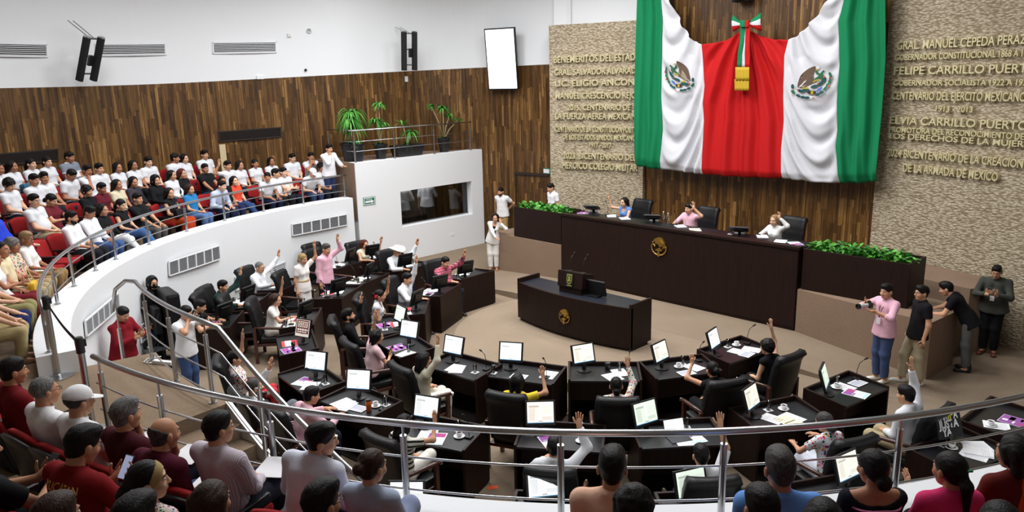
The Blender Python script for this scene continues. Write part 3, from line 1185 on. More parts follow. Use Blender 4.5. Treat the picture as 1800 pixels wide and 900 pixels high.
    def hpart(name, me, *mats):
        me2 = me
        o = bpy.data.objects.new(name, me2)
        COL.objects.link(o)
        o.parent = root
        M = Matrix(Rh.tolist()).to_4x4()
        o.matrix_basis = Matrix.Translation(Vector(sc(hd))) @ M @ Matrix.Scale(hsz, 4)
        for i, q in enumerate(mats):
            o.material_slots[i].link = 'OBJECT'
            o.material_slots[i].material = q
        return o
    # --- clothes
    g = .013
    if not bare:
        T = Field(lo, hi, h)
        torso(T, g)
        if sit:
            C_(ch(0, .02, .03), ch(0, .05, -.0), .14 * fat + g, .13 * fat + g, fd=T)
        else:
            for q in (1, -1):
                C_(ch(q * .062 * fat, 0, .10), ch(q * .084 * fat, .0, -.11 - shirt_len), .106 * fat + g, .124 * fat + g, fd=T, cut1=True)
            C_(ch(0, 0, .10), ch(0, .0, -.11 - shirt_len), .122 * fat + g, .134 * fat + g, fd=T, cut1=True)
        sl = {'none': 0.12, 'short': .62, 'elbow': .95, 'long': 1.93, 'rolled': 1.35}[sleeve]
        for q in (1, -1):
            arm(T, q, g + (.004 if sleeve == 'short' else .002), sl)
        if collar:
            for j in range(10):
                a0, a1 = 2 * PI * j / 10, 2 * PI * (j + 1) / 10
                if open_neck and j in (2,): continue
                rr = .064 if not fem else .055
                C_(neck + Rt @ V(rr * math.cos(a0), rr * math.sin(a0) - .006, -.002 - .014 * math.sin(a0)), neck + Rt @ V(rr * math.cos(a1), rr * math.sin(a1) - .006, -.002 - .014 * math.sin(a1)), .016, .016, .005, fd=T)
        if wide_neck:
            T.ell(sc(neck + Rt @ V(0, -.03, -.0)), V(.165, .15, .10) * s, .01, neg=True)
        if open_neck:
            T.ell(sc(neck + Rt @ V(0, .10, -.06)), V(.06, .10, .09) * s, .01, neg=True)
        child('shirt' if not skirt == 'dress' else 'dress_top', T, topmat or cloth(top), 5, .0035 * s, 26)
    Bt = Field(lo, hi, h)
    bg = .012
    for q in (1, -1):
        C_(ch(q * .06, 0, .0), hip[q] + V(0, 0, -.03), .090 * (fat * .6 + .4) + bg, .092 + bg, fd=Bt)
    if skirt:
        mid = {q: knee[q] * .5 + ank[q] * .5 for q in (1, -1)}
        endt = {'knee': 0.1, 'midi': .6, 'dress': .8, 'long': .92}.get(skirt, .6)
        for q in (1, -1):
            C_(hip[q], knee[q], .11, .09, fd=Bt)
            C_(hip[q], knee[-q], .08, .07, fd=Bt)
            e = knee[q] + (ank[q] - knee[q]) * endt
            C_(knee[q], e, .09, .11, fd=Bt, cut1=True)
            C_(knee[q], knee[q] * .5 + (knee[-q] + (ank[-q] - knee[-q]) * endt) * .5, .085, .09, fd=Bt)
    else:
        for q in (1, -1):
            C_(hip[q], knee[q], .094 * (fat * .5 + .5) + bg, .066 + bg, fd=Bt)
            C_(knee[q], ank[q] + V(0, 0, .02), .066 + bg, .054 + bg, fd=Bt, cut1=True)
    child('skirt' if skirt else 'trousers', Bt, botmat or cloth(bottom), 9, .003 * s, 30)
    # shoes
    if detail or not sit:
        me = shared_mesh('shoe', shoe_tmpl)
        for q in (1, -1):
            o = bpy.data.objects.new('shoe', me)
            COL.objects.link(o); o.parent = root
            d = toe[q] - ank[q]
            yaw = math.atan2(-d[0], d[1])
            pt = Vector(sc(ank[q] + V(0, 0, -.085)))
            pitch = 0 if abs(d[2] + .055) < .02 else -.2
            o.matrix_basis = Matrix.Translation(pt) @ Matrix.Rotation(yaw, 4, 'Z') @ Matrix.Rotation(pitch, 4, 'X') @ Matrix.Scale(s, 4)
            o.material_slots[0].link = 'OBJECT'
            o.material_slots[0].material = mat('shoe_%d_%d_%d' % shoes, shoes, rough=.5)
    # --- head details
    if hair:
        hpart('hair', hair_tmpl(hair), hair_mat('hair_' + hc, HAIRC[hc]))
    for q in (1, -1):
        hpart('eye', shared_mesh('eye%d' % q, lambda: mb_mesh(_T['eye%d' % q], [EYE_WHITE, IRIS])))
        if hair:
            bc = hc if hc in ('grey', 'salt') else 'black'
            hpart('eyebrow', shared_mesh('eyebrow%d' % q, lambda: mb_mesh(_T['eyebrow%d' % q], [BROWM])), hair_mat('hair_' + bc, HAIRC[bc]))
    if detail:
        hpart('lips', shared_mesh('lips', lambda: mb_mesh(_T['lips'], [LIPM])))
    for wname in wear:
        if wname == 'glasses':
            hpart('glasses', shared_mesh('glasses', lambda: mb_mesh(_T['glasses'], [BLACK])))
        else:
            c = {'beard': HAIRC[beardc or hc], 'cap': (232, 232, 232), 'cowboy': (230, 226, 214), 'headband': (176, 152, 104), 'mask': (20, 20, 22)}[wname]
            o = hpart({'beard': 'beard', 'cap': 'cap', 'cowboy': 'hat', 'headband': 'headband', 'mask': 'face_mask'}[wname], shared_mesh(wname, EXTRA[wname]), cloth(c) if wname != 'beard' else hair_mat('hair_' + (beardc or hc), HAIRC[beardc or hc]))
    info = dict(root=root, base=Vector(base), face=face, s=s, wr={q: Vector(sc(wr[q])) for q in wr}, hd=Vector(sc(hd)), hdir=hdir, hn=hn, el=el, pel=pel * s, label=label, neck=Vector(sc(neck)), Rt=Rt)
    ALLP.append(info)
    return info


def wpt(info, v):
    """a point of a person's own frame in the room"""
    c, s = math.cos(info['face']), math.sin(info['face'])
    return Vector((info['base'][0] + c * v[0] - s * v[1], info['base'][1] + s * v[0] + c * v[1], info['base'][2] + v[2]))

# ------------------------------------------------------------------ room
RING = -0.15
GF, DZ, ROW0, PITCHR = 1.66, 0.25, 9.9, 0.85      # gallery floor of the first row, rise, head radius, row depth
LEDGE = 1.94


def strip_z(x):
    d = abs(x + 9.36)
    t = min(max((d - 3.1) / 2.4, 0), 1)
    return RING * t


def floor_z(x, y):
    if y > 12.25:
        return strip_z(x)
    if math.hypot(x + 9.3, y - 11.3) < 2.75:
        return 0.0
    return RING


# main floor, the raised disc and the strip before the dais
m = MB()
m.b2((-21.5, -6.5, RING - .3), (5, 18.5, RING))
struct(m.build('floor', [CARPET]))
vs, fs = [], []
xs = [-18.0 + 0.25 * i for i in range(75)]
for x in xs:
    z = strip_z(x)
    vs += [(x, 12.25, RING - .05), (x, 12.25, z + .001), (x, 17.6, z + .001), (x, 17.6, RING - .05)]
for i in range(len(xs) - 1):
    a, b = i * 4, i * 4 + 4
    fs += [(a, b, b + 1, a + 1), (a + 1, b + 1, b + 2, a + 2), (a + 2, b + 2, b + 3, a + 3)]
struct(mesh_obj('floor_dais_strip', vs, fs, CARPET))
m = MB()
disc = [(-9.3 + 2.75 * math.cos(a), 11.3 + 2.75 * math.sin(a)) for a in [math.radians(160 + 220 * i / 48) for i in range(49)]]
m.prism(disc, RING - .02, 0.003)
struct(m.build('floor_round_podium', [carpet('podium_carpet', (140, 124, 106))]))

# outer wall: timber below, white plaster above; the joint follows the roof's fall
WPATH = [(-14.5, 16.75), (-15.6, 16.7), (-16.6, 16.5), (-17.6, 16.15), (-18.4, 15.55), (-18.9, 14.7), (-19.15, 13.6), (-19.35, 12.4), (-19.75, 11.2), (-20.2, 9.8), (-20.55, 8.3),
         (-20.75, 6.8), (-20.75, 5.3), (-20.55, 3.9), (-20.1, 2.4), (-19.3, .8), (-18.2, -.8), (-16.6, -2.4), (-14.0, -4.2), (-10.5, -5.4), (-6, -5.6), (-2, -4.6), (1.2, -2.2), (3.4, 1.5), (4.3, 6), (4.0, 11), (2.6, 15.5), (-.4, 18.2), (-2.6, 18.2)]


def smooth_path(P, n=6):
    out = []
    P = [np.array(p, float) for p in P]
    for i in range(len(P) - 1):
        p0, p1, p2, p3 = P[max(i - 1, 0)], P[i], P[i + 1], P[min(i + 2, len(P) - 1)]
        for k in range(n):
            t = k / n
            out.append(.5 * ((2 * p1) + (-p0 + p2) * t + (2 * p0 - 5 * p1 + 4 * p2 - p3) * t * t + (-p0 + 3 * p1 - 3 * p2 + p3) * t ** 3))
    out.append(P[-1])
    return out


WP = smooth_path(WPATH)
TOPLINE = [(0, 155), (150, 152), (300, 147), (450, 139), (600, 131), (780, 122), (965, 113)]


def wall_hit(px, py):
    """where a line of sight meets the outer wall"""
    d = ray(px, py)
    best = None
    for a, b in zip(WP[:-1], WP[1:]):
        e = b - a
        den = d[0] * e[1] - d[1] * e[0]
        if abs(den) < 1e-9: continue
        t = (a[0] * e[1] - a[1] * e[0]) / den
        u = (a[0] * d[1] - a[1] * d[0]) / den
        if t > 0 and -0.01 <= u <= 1.01:
            if best is None or t < best[0]:
                n = np.array([e[1], -e[0]]); n /= np.linalg.norm(n)
                if n @ d[:2] > 0: n = -n
                best = (t, EYE + d * t, np.array([n[0], n[1], 0]), np.array([e[0], e[1], 0]) / np.linalg.norm(e))
    return best[1:]


CEIL = 9.0
tops = []
for x in range(0, 966, 15):
    y = np.interp(x, [q[0] for q in TOPLINE], [q[1] for q in TOPLINE])
    tops.append(wall_hit(x, y)[0])
tops = np.array(tops)[::-1]


def wood_top(p):
    d = np.hypot(tops[:, 0] - p[0], tops[:, 1] - p[1])
    return float(tops[np.argmin(d), 2])


def wall_strip(name, pts, zlo, zhi, material, side='left'):
    vs, fs, uv = [], [], []
    L = 0
    for i, p in enumerate(pts):
        if i: L += float(np.linalg.norm(pts[i] - pts[i - 1]))
        za, zb = zlo(p), zhi(p)
        vs += [(p[0], p[1], za), (p[0], p[1], zb)]
        uv += [(L, za), (L, zb)]
    for i in range(len(pts) - 1):
        fs.append((2 * i, 2 * i + 1, 2 * i + 3, 2 * i + 2))
    return struct(mesh_obj(name, vs, fs, material, uv=uv))


fine = []
for a, b in zip(WP[:-1], WP[1:]):
    fine.append(a)
fine.append(WP[-1])
ztop = [wood_top(p) for p in fine]
zs = ztop[:]
for _ in range(6):
    zs = [zs[0]] + [(zs[i - 1] + zs[i] + zs[i + 1]) / 3 for i in range(1, len(zs) - 1)] + [zs[-1]]
ZT = {id(p): z for p, z in zip(fine, zs)}
wall_strip('wall_left', fine, lambda p: -.5, lambda p: ZT[id(p)], WOOD)
wall_strip('wall_left_upper', fine, lambda p: ZT[id(p)], lambda p: CEIL, WHITE)
m = MB()
m.prism([tuple(p) for p in WP[::3]] + [(-14.6, 18.2)], CEIL, CEIL + .1)
struct(m.build('ceiling', [WHITE]))

# front wall: two pebbled stone wings on an arc, timber bay between
FC, FR = (-9.17, 2.06), 15.3


def arc_pt(x, off=0.0):
    dx = x - FC[0]
    a = math.asin(dx / FR)
    return np.array([FC[0] + (FR - off) * math.sin(a), FC[1] + (FR - off) * math.cos(a)])


def wing(name, x0, x1, z1):
    n = 30
    vs, uv = [], []
    L = 0
    pts = [arc_pt(x0 + (x1 - x0) * i / n) for i in range(n + 1)]
    bk = [arc_pt(x0 + (x1 - x0) * i / n, -.35) for i in range(n + 1)]
    fs = []
    for i in range(n + 1):
        if i: L += float(np.linalg.norm(pts[i] - pts[i - 1]))
        for q, e in ((pts[i], 0), (bk[i], .35)):
            vs += [(q[0], q[1], -.3), (q[0], q[1], z1)]
            uv += [(L + e, -.3), (L + e, z1 + e)]
    for i in range(n):
        a, b = i * 4, i * 4 + 4
        fs += [(a, a + 1, b + 1, b), (a + 2, b + 2, b + 3, a + 3), (a + 1, a + 3, b + 3, b + 1)]
    fs += [(0, 2, 3, 1), (n * 4, n * 4 + 1, n * 4 + 3, n * 4 + 2)]
    return struct(mesh_obj(name, vs, fs, STONE, uv=uv))


wing('wall_front_stone_left', -14.88, -12.2, 6.4)
wing('wall_front_stone_right', -6.1, -2.9, 6.9)
pa, pb = arc_pt(-12.3, -.16), arc_pt(-6.0, -.16)
L = float(np.linalg.norm(pb - pa))
struct(mesh_obj('wall_front', [(pa[0], pa[1], -.3), (pb[0], pb[1], -.3), (pb[0], pb[1], CEIL), (pa[0], pa[1], CEIL)], [(0, 1, 2, 3)], WOOD, uv=[(0, -.3), (L, -.3), (L, CEIL), (0, CEIL)]))
a, b = arc_pt(-15.2, -.38), arc_pt(-2.4, -.38)
vs, fs = [], []
for i in range(31):
    q = arc_pt(-14.87 + 12.4 * i / 30, -.38)
    vs += [(q[0], q[1], -.3), (q[0], q[1], CEIL)]
    if i: fs.append((2 * i - 2, 2 * i, 2 * i + 1, 2 * i - 1))
struct(mesh_obj('wall_front_upper', vs, fs, WHITE))
m = MB()
m.b2((-2.72, 16.4, -.3), (-2.6, 18.2, CEIL))
struct(m.build('wall_right_return', [mat('dark_return', (40, 28, 22), rough=.6)]))

# booth with the control window; planted roof
BX = -17.63
BY0, BY1, BZ = 11.42, 16.1, 2.85
wy0, wy1, wz0, wz1 = 12.88, 15.62, .86, 1.90
m = MB()
for a, b in (((BX - .3, BY0, -.4), (BX, wy0, BZ)), ((BX - .3, wy1, -.4), (BX, BY1, BZ)), ((BX - .3, wy0, -.4), (BX, wy1, wz0)), ((BX - .3, wy0, wz1), (BX, wy1, BZ))):
    m.b2(a, b)
struct(m.build('wall_booth', [WHITE]))
m = MB()
m.prism([(BX - .3, BY0), (BX - .3, 16.05), (-18.3, 15.55), (-18.85, 14.7), (-19.1, 13.6), (-19.3, 12.4), (-19.6, BY0)], BZ - .2, BZ - .002)
struct(m.build('floor_booth_roof', [CARPET_WALL]))
m = MB()
m.b2((-19.6, BY0 + .001, GF - .4), (BX - .3, BY0 + .06, BZ - .21))
m.b2((-19.6, BY0 - .02, BZ - .25), (BX - .01, BY0 + .001, BZ)).b2((-19.6, BY0 - .02, GF - .4), (BX - .01, BY0 + .001, BZ - .25))
struct(m.build('wall_booth_side', [CARPET_WALL]))
bl = bpy.data.lights.new('booth_fill_light', 'AREA'); bl.energy = 22; bl.size = .8; blo = bpy.data.objects.new('booth_fill_light', bl); blo.location = (-18.45, 13.6, 2.6); COL.objects.link(blo)  # unseen fill light, added so the figures behind the booth glass show
m = MB()
m.b2((-19.05, BY0 + .07, -.3), (-18.95, 15.5, BZ - .21)); m.b2((-18.95, BY0 + .07, -.31), (BX - .3, 15.8, .34))
struct(m.build('wall_booth_interior', [mat('booth_interior', (38, 34, 32), rough=.9)]))
m = MB()
m.b2((BX - .24, wy0, wz0), (BX - .225, wy1, wz1))
win = struct(m.build('window_1', [mat('tinted_glass', (170, 172, 175), rough=.02, trans=1.0)]))
fr = MB()
for a, b in (((BX - .25, wy0, wz0), (BX - .2, wy0 + .035, wz1)), ((BX - .25, wy1 - .035, wz0), (BX - .2, wy1, wz1)), ((BX - .25, wy0, wz0), (BX - .2, wy1, wz0 + .03)), ((BX - .25, wy0, wz1 - .03), (BX - .2, wy1, wz1))):
    fr.b2(a, b)
fr.build('window_frame', [STEEL], win)

# gallery: white parapet, tiers, landing and stair
TH0, TH1 = -180.0, -98.6
m = MB(); m.ring(9.0, 9.42, -.4, LEDGE, TH0, TH1, n=70)
struct(m.build('wall_gallery_parapet', [WHITE]))
NC = (-8.25, 9.70)                        # the near arm of the gallery bends a little tighter
m = MB(); m.ring(7.71, 8.10, -.4, LEDGE, -66.5, 20, c=NC, n=70)
struct(m.build('wall_gallery_parapet_near', [WHITE]))
for k in range(6):
    m = MB()
    r0 = 9.42 + PITCHR * k if k else 9.42
    m.ring(r0, r0 + (PITCHR + .02 if k < 5 else 2.4), GF + DZ * k - .5, GF + DZ * k, -180 if k < 1 else -179, -2, n=90)
    struct(m.build('floor_gallery_tier', [CARPET_DARK]))
m = MB(); m.ring(8.09, 9.0, GF - .5, GF - .002, -80, 12, c=NC, n=60)
struct(m.build('floor_gallery_walk', [CARPET_DARK]))
m = MB(); m.ring(8.12, 9.43, GF - .5, GF, -99.6, -83.6, n=16)
struct(m.build('floor_landing', [CARPET_DARK]))
m = MB()
nst = 10
for i in range(nst):
    t0 = -83.6 + 1.75 * i
    z = GF - (i + 1) * (GF - RING) / (nst + 1)
    m.ring(8.16, 8.99, RING - .05, z, t0 - .02, t0 + 1.75, n=2)
struct(m.build('stair_flight', [CARPET_DARK]))


# ---- railings
def gpt(r, th, z):
    a = math.radians(th)
    return (GC[0] + r * math.cos(a), GC[1] + r * math.sin(a), z)


def railing(name, label, pts_top, posts, wires, rad=.026):
    """pts_top: handrail path; posts: list of (base, top); wires: list of paths"""
    root = empty(name, posts[0][0], 0, label, 'railing')
    off = Vector(posts[0][0])
    sub = lambda P: [Vector(p) - off for p in P]
    m = MB(); m.tube(sub(pts_top), rad, 10); m.build('handrail', [STEEL], root, smooth=True)
    for w in wires:
        m = MB(); m.tube(sub(w), .0085, 6); m.build('rail_wire', [STEEL], root, smooth=True)
    for b, t in posts:
        b, t = Vector(b) - off, Vector(t) - off
        d = t - b
        m = MB()
        m.tube([b, b + d * .86], .025, 12)
        m.tube([b + d * .86, t], .010, 8)
        m.tube([b, b + Vector((0, 0, .012))], .045, 12)
        m.build('post', [STEEL], root, smooth=False)
    return root


HR, HRF = .60, .66
RR = 9.27
th_l = [-180 + i * 1.5 for i in range(int((180 - 99.4) / 1.5) + 1)] + [-99.4]
lt = [gpt(RR, t, LEDGE + HR) for t in th_l]
end = [gpt(RR, -99.2, LEDGE + HR - .06), gpt(RR, -99.15, LEDGE + .35)]
posts = []
for q in ((629, 345), (561, 362), (496, 375), (429, 390), (364, 408), (303, 430), (241, 455), (189, 475), (139, 503), (101, 535)):
    p = at_z(q[0], q[1], LEDGE)
    th = math.degrees(math.atan2(p[1] - GC[1], p[0] - GC[0]))
    if th > 0: th = -180
    posts.append((gpt(RR, max(th, -179.6), LEDGE), gpt(RR, max(th, -179.6), LEDGE + HR)))
posts.append((gpt(RR, -99.3, LEDGE), gpt(RR, -99.3, LEDGE + HR - .02)))
railing('gallery_railing', 'long curved steel railing on the white parapet before the student audience', lt + end, posts,
        [[gpt(RR, t, LEDGE + h_) for t in th_l] for h_ in (.18, .38)])
def npt(r, th, z):
    a = math.radians(th)
    return (NC[0] + r * math.cos(a), NC[1] + r * math.sin(a), z)


def nth_(px, py):
    q = at_z(px, py, 2.6)
    return math.degrees(math.atan2(q[1] - NC[1], q[0] - NC[0]))


RN = 7.89
t0 = nth_(160, 627)
th_r = [t0 + i * (22 - t0) / 60 for i in range(61)]
rt = [npt(RN, t, LEDGE + HRF) for t in th_r]
posts = []
for q in ((171, 631), (290, 664), (471, 714), (703, 749), (985, 762), (1273, 757), (1580, 730)):
    t = nth_(*q)
    posts.append((npt(RN, t, GF if t < -66.6 else LEDGE), npt(RN, t, LEDGE + HRF)))
posts += [(npt(RN, t, LEDGE), npt(RN, t, LEDGE + HRF)) for t in (-17, -6, 5)]
railing('gallery_railing', 'curved steel railing in the foreground in front of the seated spectators', rt, posts,
        [[npt(RN, t, LEDGE + h_) for t in th_r] for h_ in (.14, .40)])
# stair railing: level along the landing, then down the flight
SR = 8.22
lev = [gpt(SR, -101 + i * 1.5, GF + .92) for i in range(12)]
slope = (GF - RING) / (nst + 1) / 1.75
dn = [gpt(SR, -83.6 + i, GF + .92 - slope * max(i - .8, 0)) for i in range(1, 19)]
st_top = [gpt(SR + .28, -103.2, GF + .5), gpt(SR + .22, -102.6, GF + .80), gpt(SR + .1, -101.8, GF + .92)] + lev + dn
posts = []
for t in (-102.9, -97.5, -91, -84.6):
    posts.append((gpt(SR + (.24 if t < -100 else 0), t, GF if t > -100 else RING), gpt(SR + (.24 if t < -100 else 0), t, GF + (.90 if t > -100 else .6))))
for t in (-78.5, -72, -66.2):
    zz = GF - slope * max(t + 83.6 - .8, 0)
    posts.append((gpt(SR, t, zz - .05), gpt(SR, t, zz + .92)))
w1 = lambda h_: [gpt(SR, -99 + i * 1.5, GF + h_) for i in range(11)] + [gpt(SR, -83.6 + i, GF + h_ - slope * max(i - .8, 0)) for i in range(1, 19)]
railing('stair_railing', 'steel railing along the carpeted landing and down the stair', st_top, posts, [w1(.12), w1(.38), w1(.64)])
st = MB(); st.ring(8.10, 8.16, lambda u: GF - .30 - slope * 17.5 * u, lambda u: GF + .03 - slope * 17.5 * u, -83.6, -66, n=18)
tag(st.build('stair_stringer', [mat('pale_steel', (205, 205, 206), rough=.4, metal=.4)]), None, None, None, 'structure')

# balcony railing on the booth roof
bz = BZ
yA, yB = BY0 + .08, 15.75
bp = [at_z(*q, BZ) for q in ((634, 287), (700, 279), (765, 271), (828, 264))]
top = [(-19.05, yA, bz + .86), (BX - .08, yA, bz + .86), (BX - .08, yB, bz + .86)]
ps = [((-19.0, yA, bz), (-19.0, yA, bz + .86))] + [((BX - .08, min(max(p[1], yA), yB), bz), (BX - .08, min(max(p[1], yA), yB), bz + .86)) for p in bp]
railing('balcony_railing', 'steel railing round the planted roof above the dark booth window', top, ps, [[(x, y, bz + h_) for x, y, _ in top] for h_ in (.30, .56)], .02)


# ---- grilles, exit signs, small wall fittings
def wall_quad(corners, hit):
    return [Vector(hit(*c)[0]) for c in corners]


def louvre(name, label, quad, nrm, cols, rows, frame_m, slat_m, back_m, group=None, depth=.03, margin=.012, angle_dark=False):
    """quad: top-left, top-right, bottom-right, bottom-left in the room"""
    tl, tr, br, bl = [Vector(q) for q in quad]
    n = Vector(nrm).normalized()
    o = (tl + tr + br + bl) / 4
    root = empty(name, o, 0, label, 'vent', group)
    P = lambda u, v, d=0: (tl.lerp(tr, u)).lerp(bl.lerp(br, u), v) - o + n * d
    W, Hh = (tr - tl).length, (bl - tl).length
    mu, mv = margin / W, margin / Hh
    m = MB(); m.slab([P(0, 0), P(1, 0), P(1, 1), P(0, 1)], n, .004); m.build('backing', [back_m], root)
    m = MB()
    m.slab([P(0, 0), P(1, 0), P(1, mv), P(0, mv)], n, depth); m.slab([P(0, 1 - mv), P(1, 1 - mv), P(1, 1), P(0, 1)], n, depth)
    for c in range(cols + 1):
        u = c / cols * (1 - mu)
        w = mu * (1.6 if 0 < c < cols else 1)
        m.slab([P(u, 0), P(min(u + w, 1), 0), P(min(u + w, 1), 1), P(u, 1)], n, depth)
    m.build('frame', [frame_m], root)
    for r in range(rows):
        v0 = mv + (1 - 2 * mv) * (r + .46) / rows
        v1 = mv + (1 - 2 * mv) * (r + .82) / rows
        m = MB(); m.slab([P(mu, v0, .004), P(1 - mu, v0, .004), P(1 - mu, v1, .004), P(mu, v1, .004)], n, depth * .6)
        m.build('slat', [slat_m], root)
    return root


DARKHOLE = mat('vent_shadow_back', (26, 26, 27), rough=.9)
for lab, q in (('leftmost white slotted vent high on the white wall, cut by the frame', ((-40, 74), (83, 77), (84, 101), (-40, 99))),
               ('white slotted vent high on the wall right of the tilted speaker', ((167, 77), (291, 76), (292, 97), (169, 99))),
               ('white slotted vent high on the wall nearest the upright speaker', ((373, 74), (486, 73), (486, 93), (374, 95)))):
    hits = [wall_hit(*c) for c in q]
    louvre('wall_vent', lab, [h_[0] for h_ in hits], hits[1][1], 1, 6, WHITE, WHITE, DARKHOLE, margin=.03)
BROWNM = mat('dark_bronze', (40, 28, 20), rough=.5)
for lab, q in (('long dark grille low on the timber wall behind the back row at left', ((-30, 272), (102, 261), (103, 283), (-30, 294))),
               ('dark grille on the timber wall above the white-shirted students', ((383, 231), (494, 223), (495, 241), (384, 250)))):
    hits = [wall_hit(*c) for c in q]
    louvre('wall_grille', lab, [h_[0] for h_ in hits], hits[1][1], 1, 9, BROWNM, BROWNM, BLACKM, margin=.03)


def face_hit(px, py, R=8.985):
    p = at_r(px, py, R)
    n = np.array([GC[0] - p[0], GC[1] - p[1], 0]); n /= np.linalg.norm(n)
    return p, n


GREYM = mat('grey_louvre', (150, 151, 154), rough=.6)
for lab, q in (('six-panel grey louvre on the curved parapet above the seated lawmakers', ((512, 394), (609, 376), (610, 396), (513, 415))),
               ('grey louvre on the curved parapet, middle of three', ((295, 460), (384, 431), (386, 456), (296, 486))),
               ('grey louvre on the curved parapet above the man in dark red', ((147, 564), (206, 514), (208, 543), (150, 593)))):
    hits = [face_hit(*c) for c in q]
    louvre('parapet_louvre', lab, [h_[0] for h_ in hits], (hits[0][1] + hits[1][1]) / 2, 6, 12, WHITE, GREYM, DARKHOLE, margin=.02)
for lab, q in (('low black and white grille in the parapet behind the man in dark green', ((412, 487), (432, 478), (440, 500), (414, 512))),
               ('low black and white grille in the parapet behind the bald grey-haired man', ((475, 470), (501, 459), (503, 478), (478, 489))),
               ('low black and white grille behind the stair railing', ((245, 572), (264, 560), (266, 590), (247, 604)))):
    hits = [face_hit(*c) for c in q]
    louvre('return_grille', lab, [h_[0] for h_ in hits], (hits[0][1] + hits[1][1]) / 2, 1, 6, WHITE, WHITE, BLACKM, margin=.02)


def text_mesh(name, s, size, mats, ext=.0, width=None, font_scale_x=1.0, parent=None, align='CENTER', bold=0.0, shear=0.0):
    cu = bpy.data.curves.new(name, 'FONT')
    cu.body = s
    cu.size = size
    cu.extrude = ext
    cu.offset = bold
    cu.shear = shear
    cu.align_x = align
    cu.resolution_u = 3
    ob = bpy.data.objects.new('tmp', cu)
    COL.objects.link(ob)
    bpy.context.view_layer.update()
    me = bpy.data.meshes.new_from_object(ob.evaluated_get(bpy.context.evaluated_depsgraph_get()))
    bpy.data.objects.remove(ob)
    bpy.data.curves.remove(cu)
    P = np.zeros(len(me.vertices) * 3)
    me.vertices.foreach_get('co', P)
    P = P.reshape(-1, 3)
    if len(P):
        P[:, 0] *= font_scale_x
        if width:
            w = P[:, 0].max() - P[:, 0].min()
            P[:, 0] *= width / w
    me.materials.clear()
    for q in (mats if isinstance(mats, list) else [mats]): me.materials.append(q)
    return me, P


def place_mesh(name, me, P, parent=None):
    me.vertices.foreach_set('co', np.asarray(P, float).ravel())
    me.update()
    me.name = name
    o = bpy.data.objects.new(name, me)
    COL.objects.link(o)
    if parent: o.parent = parent
    return o


GREEN_SIGN = mat('sign_green', (20, 112, 84), rough=.5)
# exit sign on the booth's flank, and the one by the stone wing
p = at_x(649, 353, BX + .004)
root = empty('exit_sign', (BX + .004, p[1], p[2]), 0, 'green exit sign with white arrow on the white wall beside booth window', 'sign')
m = MB(); m.b2((0, -.20, -.11), (.012, .20, .11)); m.build('panel', [GREEN_SIGN], root)
m = MB(); m.b2((.012, -.185, -.098), (.0135, .185, .098)); m.b2((.0135, -.165, -.08), (.0145, .165, .08), mi=1); m.build('border', [PAPER, GREEN_SIGN], root)
m = MB(); m.slab([(.0145, -.14, -.045), (.0145, .06, -.045), (.0145, .06, -.075), (.0145, .15, -.02), (.0145, .06, .03), (.0145, .06, .005), (.0145, -.14, .005)], (1, 0, 0), .002); m.build('arrow', [PAPER], root)
me, P = text_mesh('sign_text', 'SALIDA', .062, PAPER, .001, width=.2)
P = np.stack([.0155 + P[:, 2], P[:, 0] - .02, P[:, 1] + .028], 1)
place_mesh('lettering', me, P, root)
h_ = wall_hit(965, 301)
root = empty('exit_sign', h_[0] + h_[1] * .01, math.atan2(h_[2][1], h_[2][0]), 'small green and white exit sign beside the stone wing', 'sign')
m = MB(); m.b2((-.22, -.02, -.09), (.22, 0, .09)); m.build('panel', [GREEN_SIGN], root)
m = MB(); m.b2((-.02, -.024, -.06), (.20, -.02, .06)); m.b2((-.02, .0, -.06), (.20, .004, .06)); m.b2((-.18, -.024, -.07), (-.10, -.02, .07)); m.b2((-.18, 0, -.07), (-.10, .004, .07)); m.build('pictogram', [PAPER], root)

# door in the timber wall by the stone wing
pl = [wall_hit(*q)[0] for q in ((905, 308), (966, 308))]
n_ = wall_hit(935, 320)[1]
m = MB()
a, b = Vector(pl[0]), Vector(pl[1])
n3 = Vector(n_)
zt = (a.z + b.z) / 2
a.z = b.z = zt
m.slab([a, b, b + Vector((0, 0, .07)), a + Vector((0, 0, .07))], n3, .03)
m.slab([a, a + (b - a) * .04, a + (b - a) * .04 - Vector((0, 0, 2.2)), a - Vector((0, 0, 2.2))], n3, .015)
struct(m.build('door_1', [BROWNM]))

# pale strip, switch boxes and sensors on the outer wall
def small_box(name, label, cat, px, py, w, hgt, d, material, hit=wall_hit):
    h_ = hit(px, py)
    n = Vector(h_[1])
    t = Vector((-n.y, n.x, 0))
    o = Vector(h_[0])
    m = MB(); m.slab([-t * w / 2 + Vector((0, 0, hgt / 2)), t * w / 2 + Vector((0, 0, hgt / 2)), t * w / 2 - Vector((0, 0, hgt / 2)), -t * w / 2 - Vector((0, 0, hgt / 2))], n, d)
    q = m.build(name, [material], bevel=min(w, hgt, d) * .2)
    q.location = o
    return tag(q, label, cat)


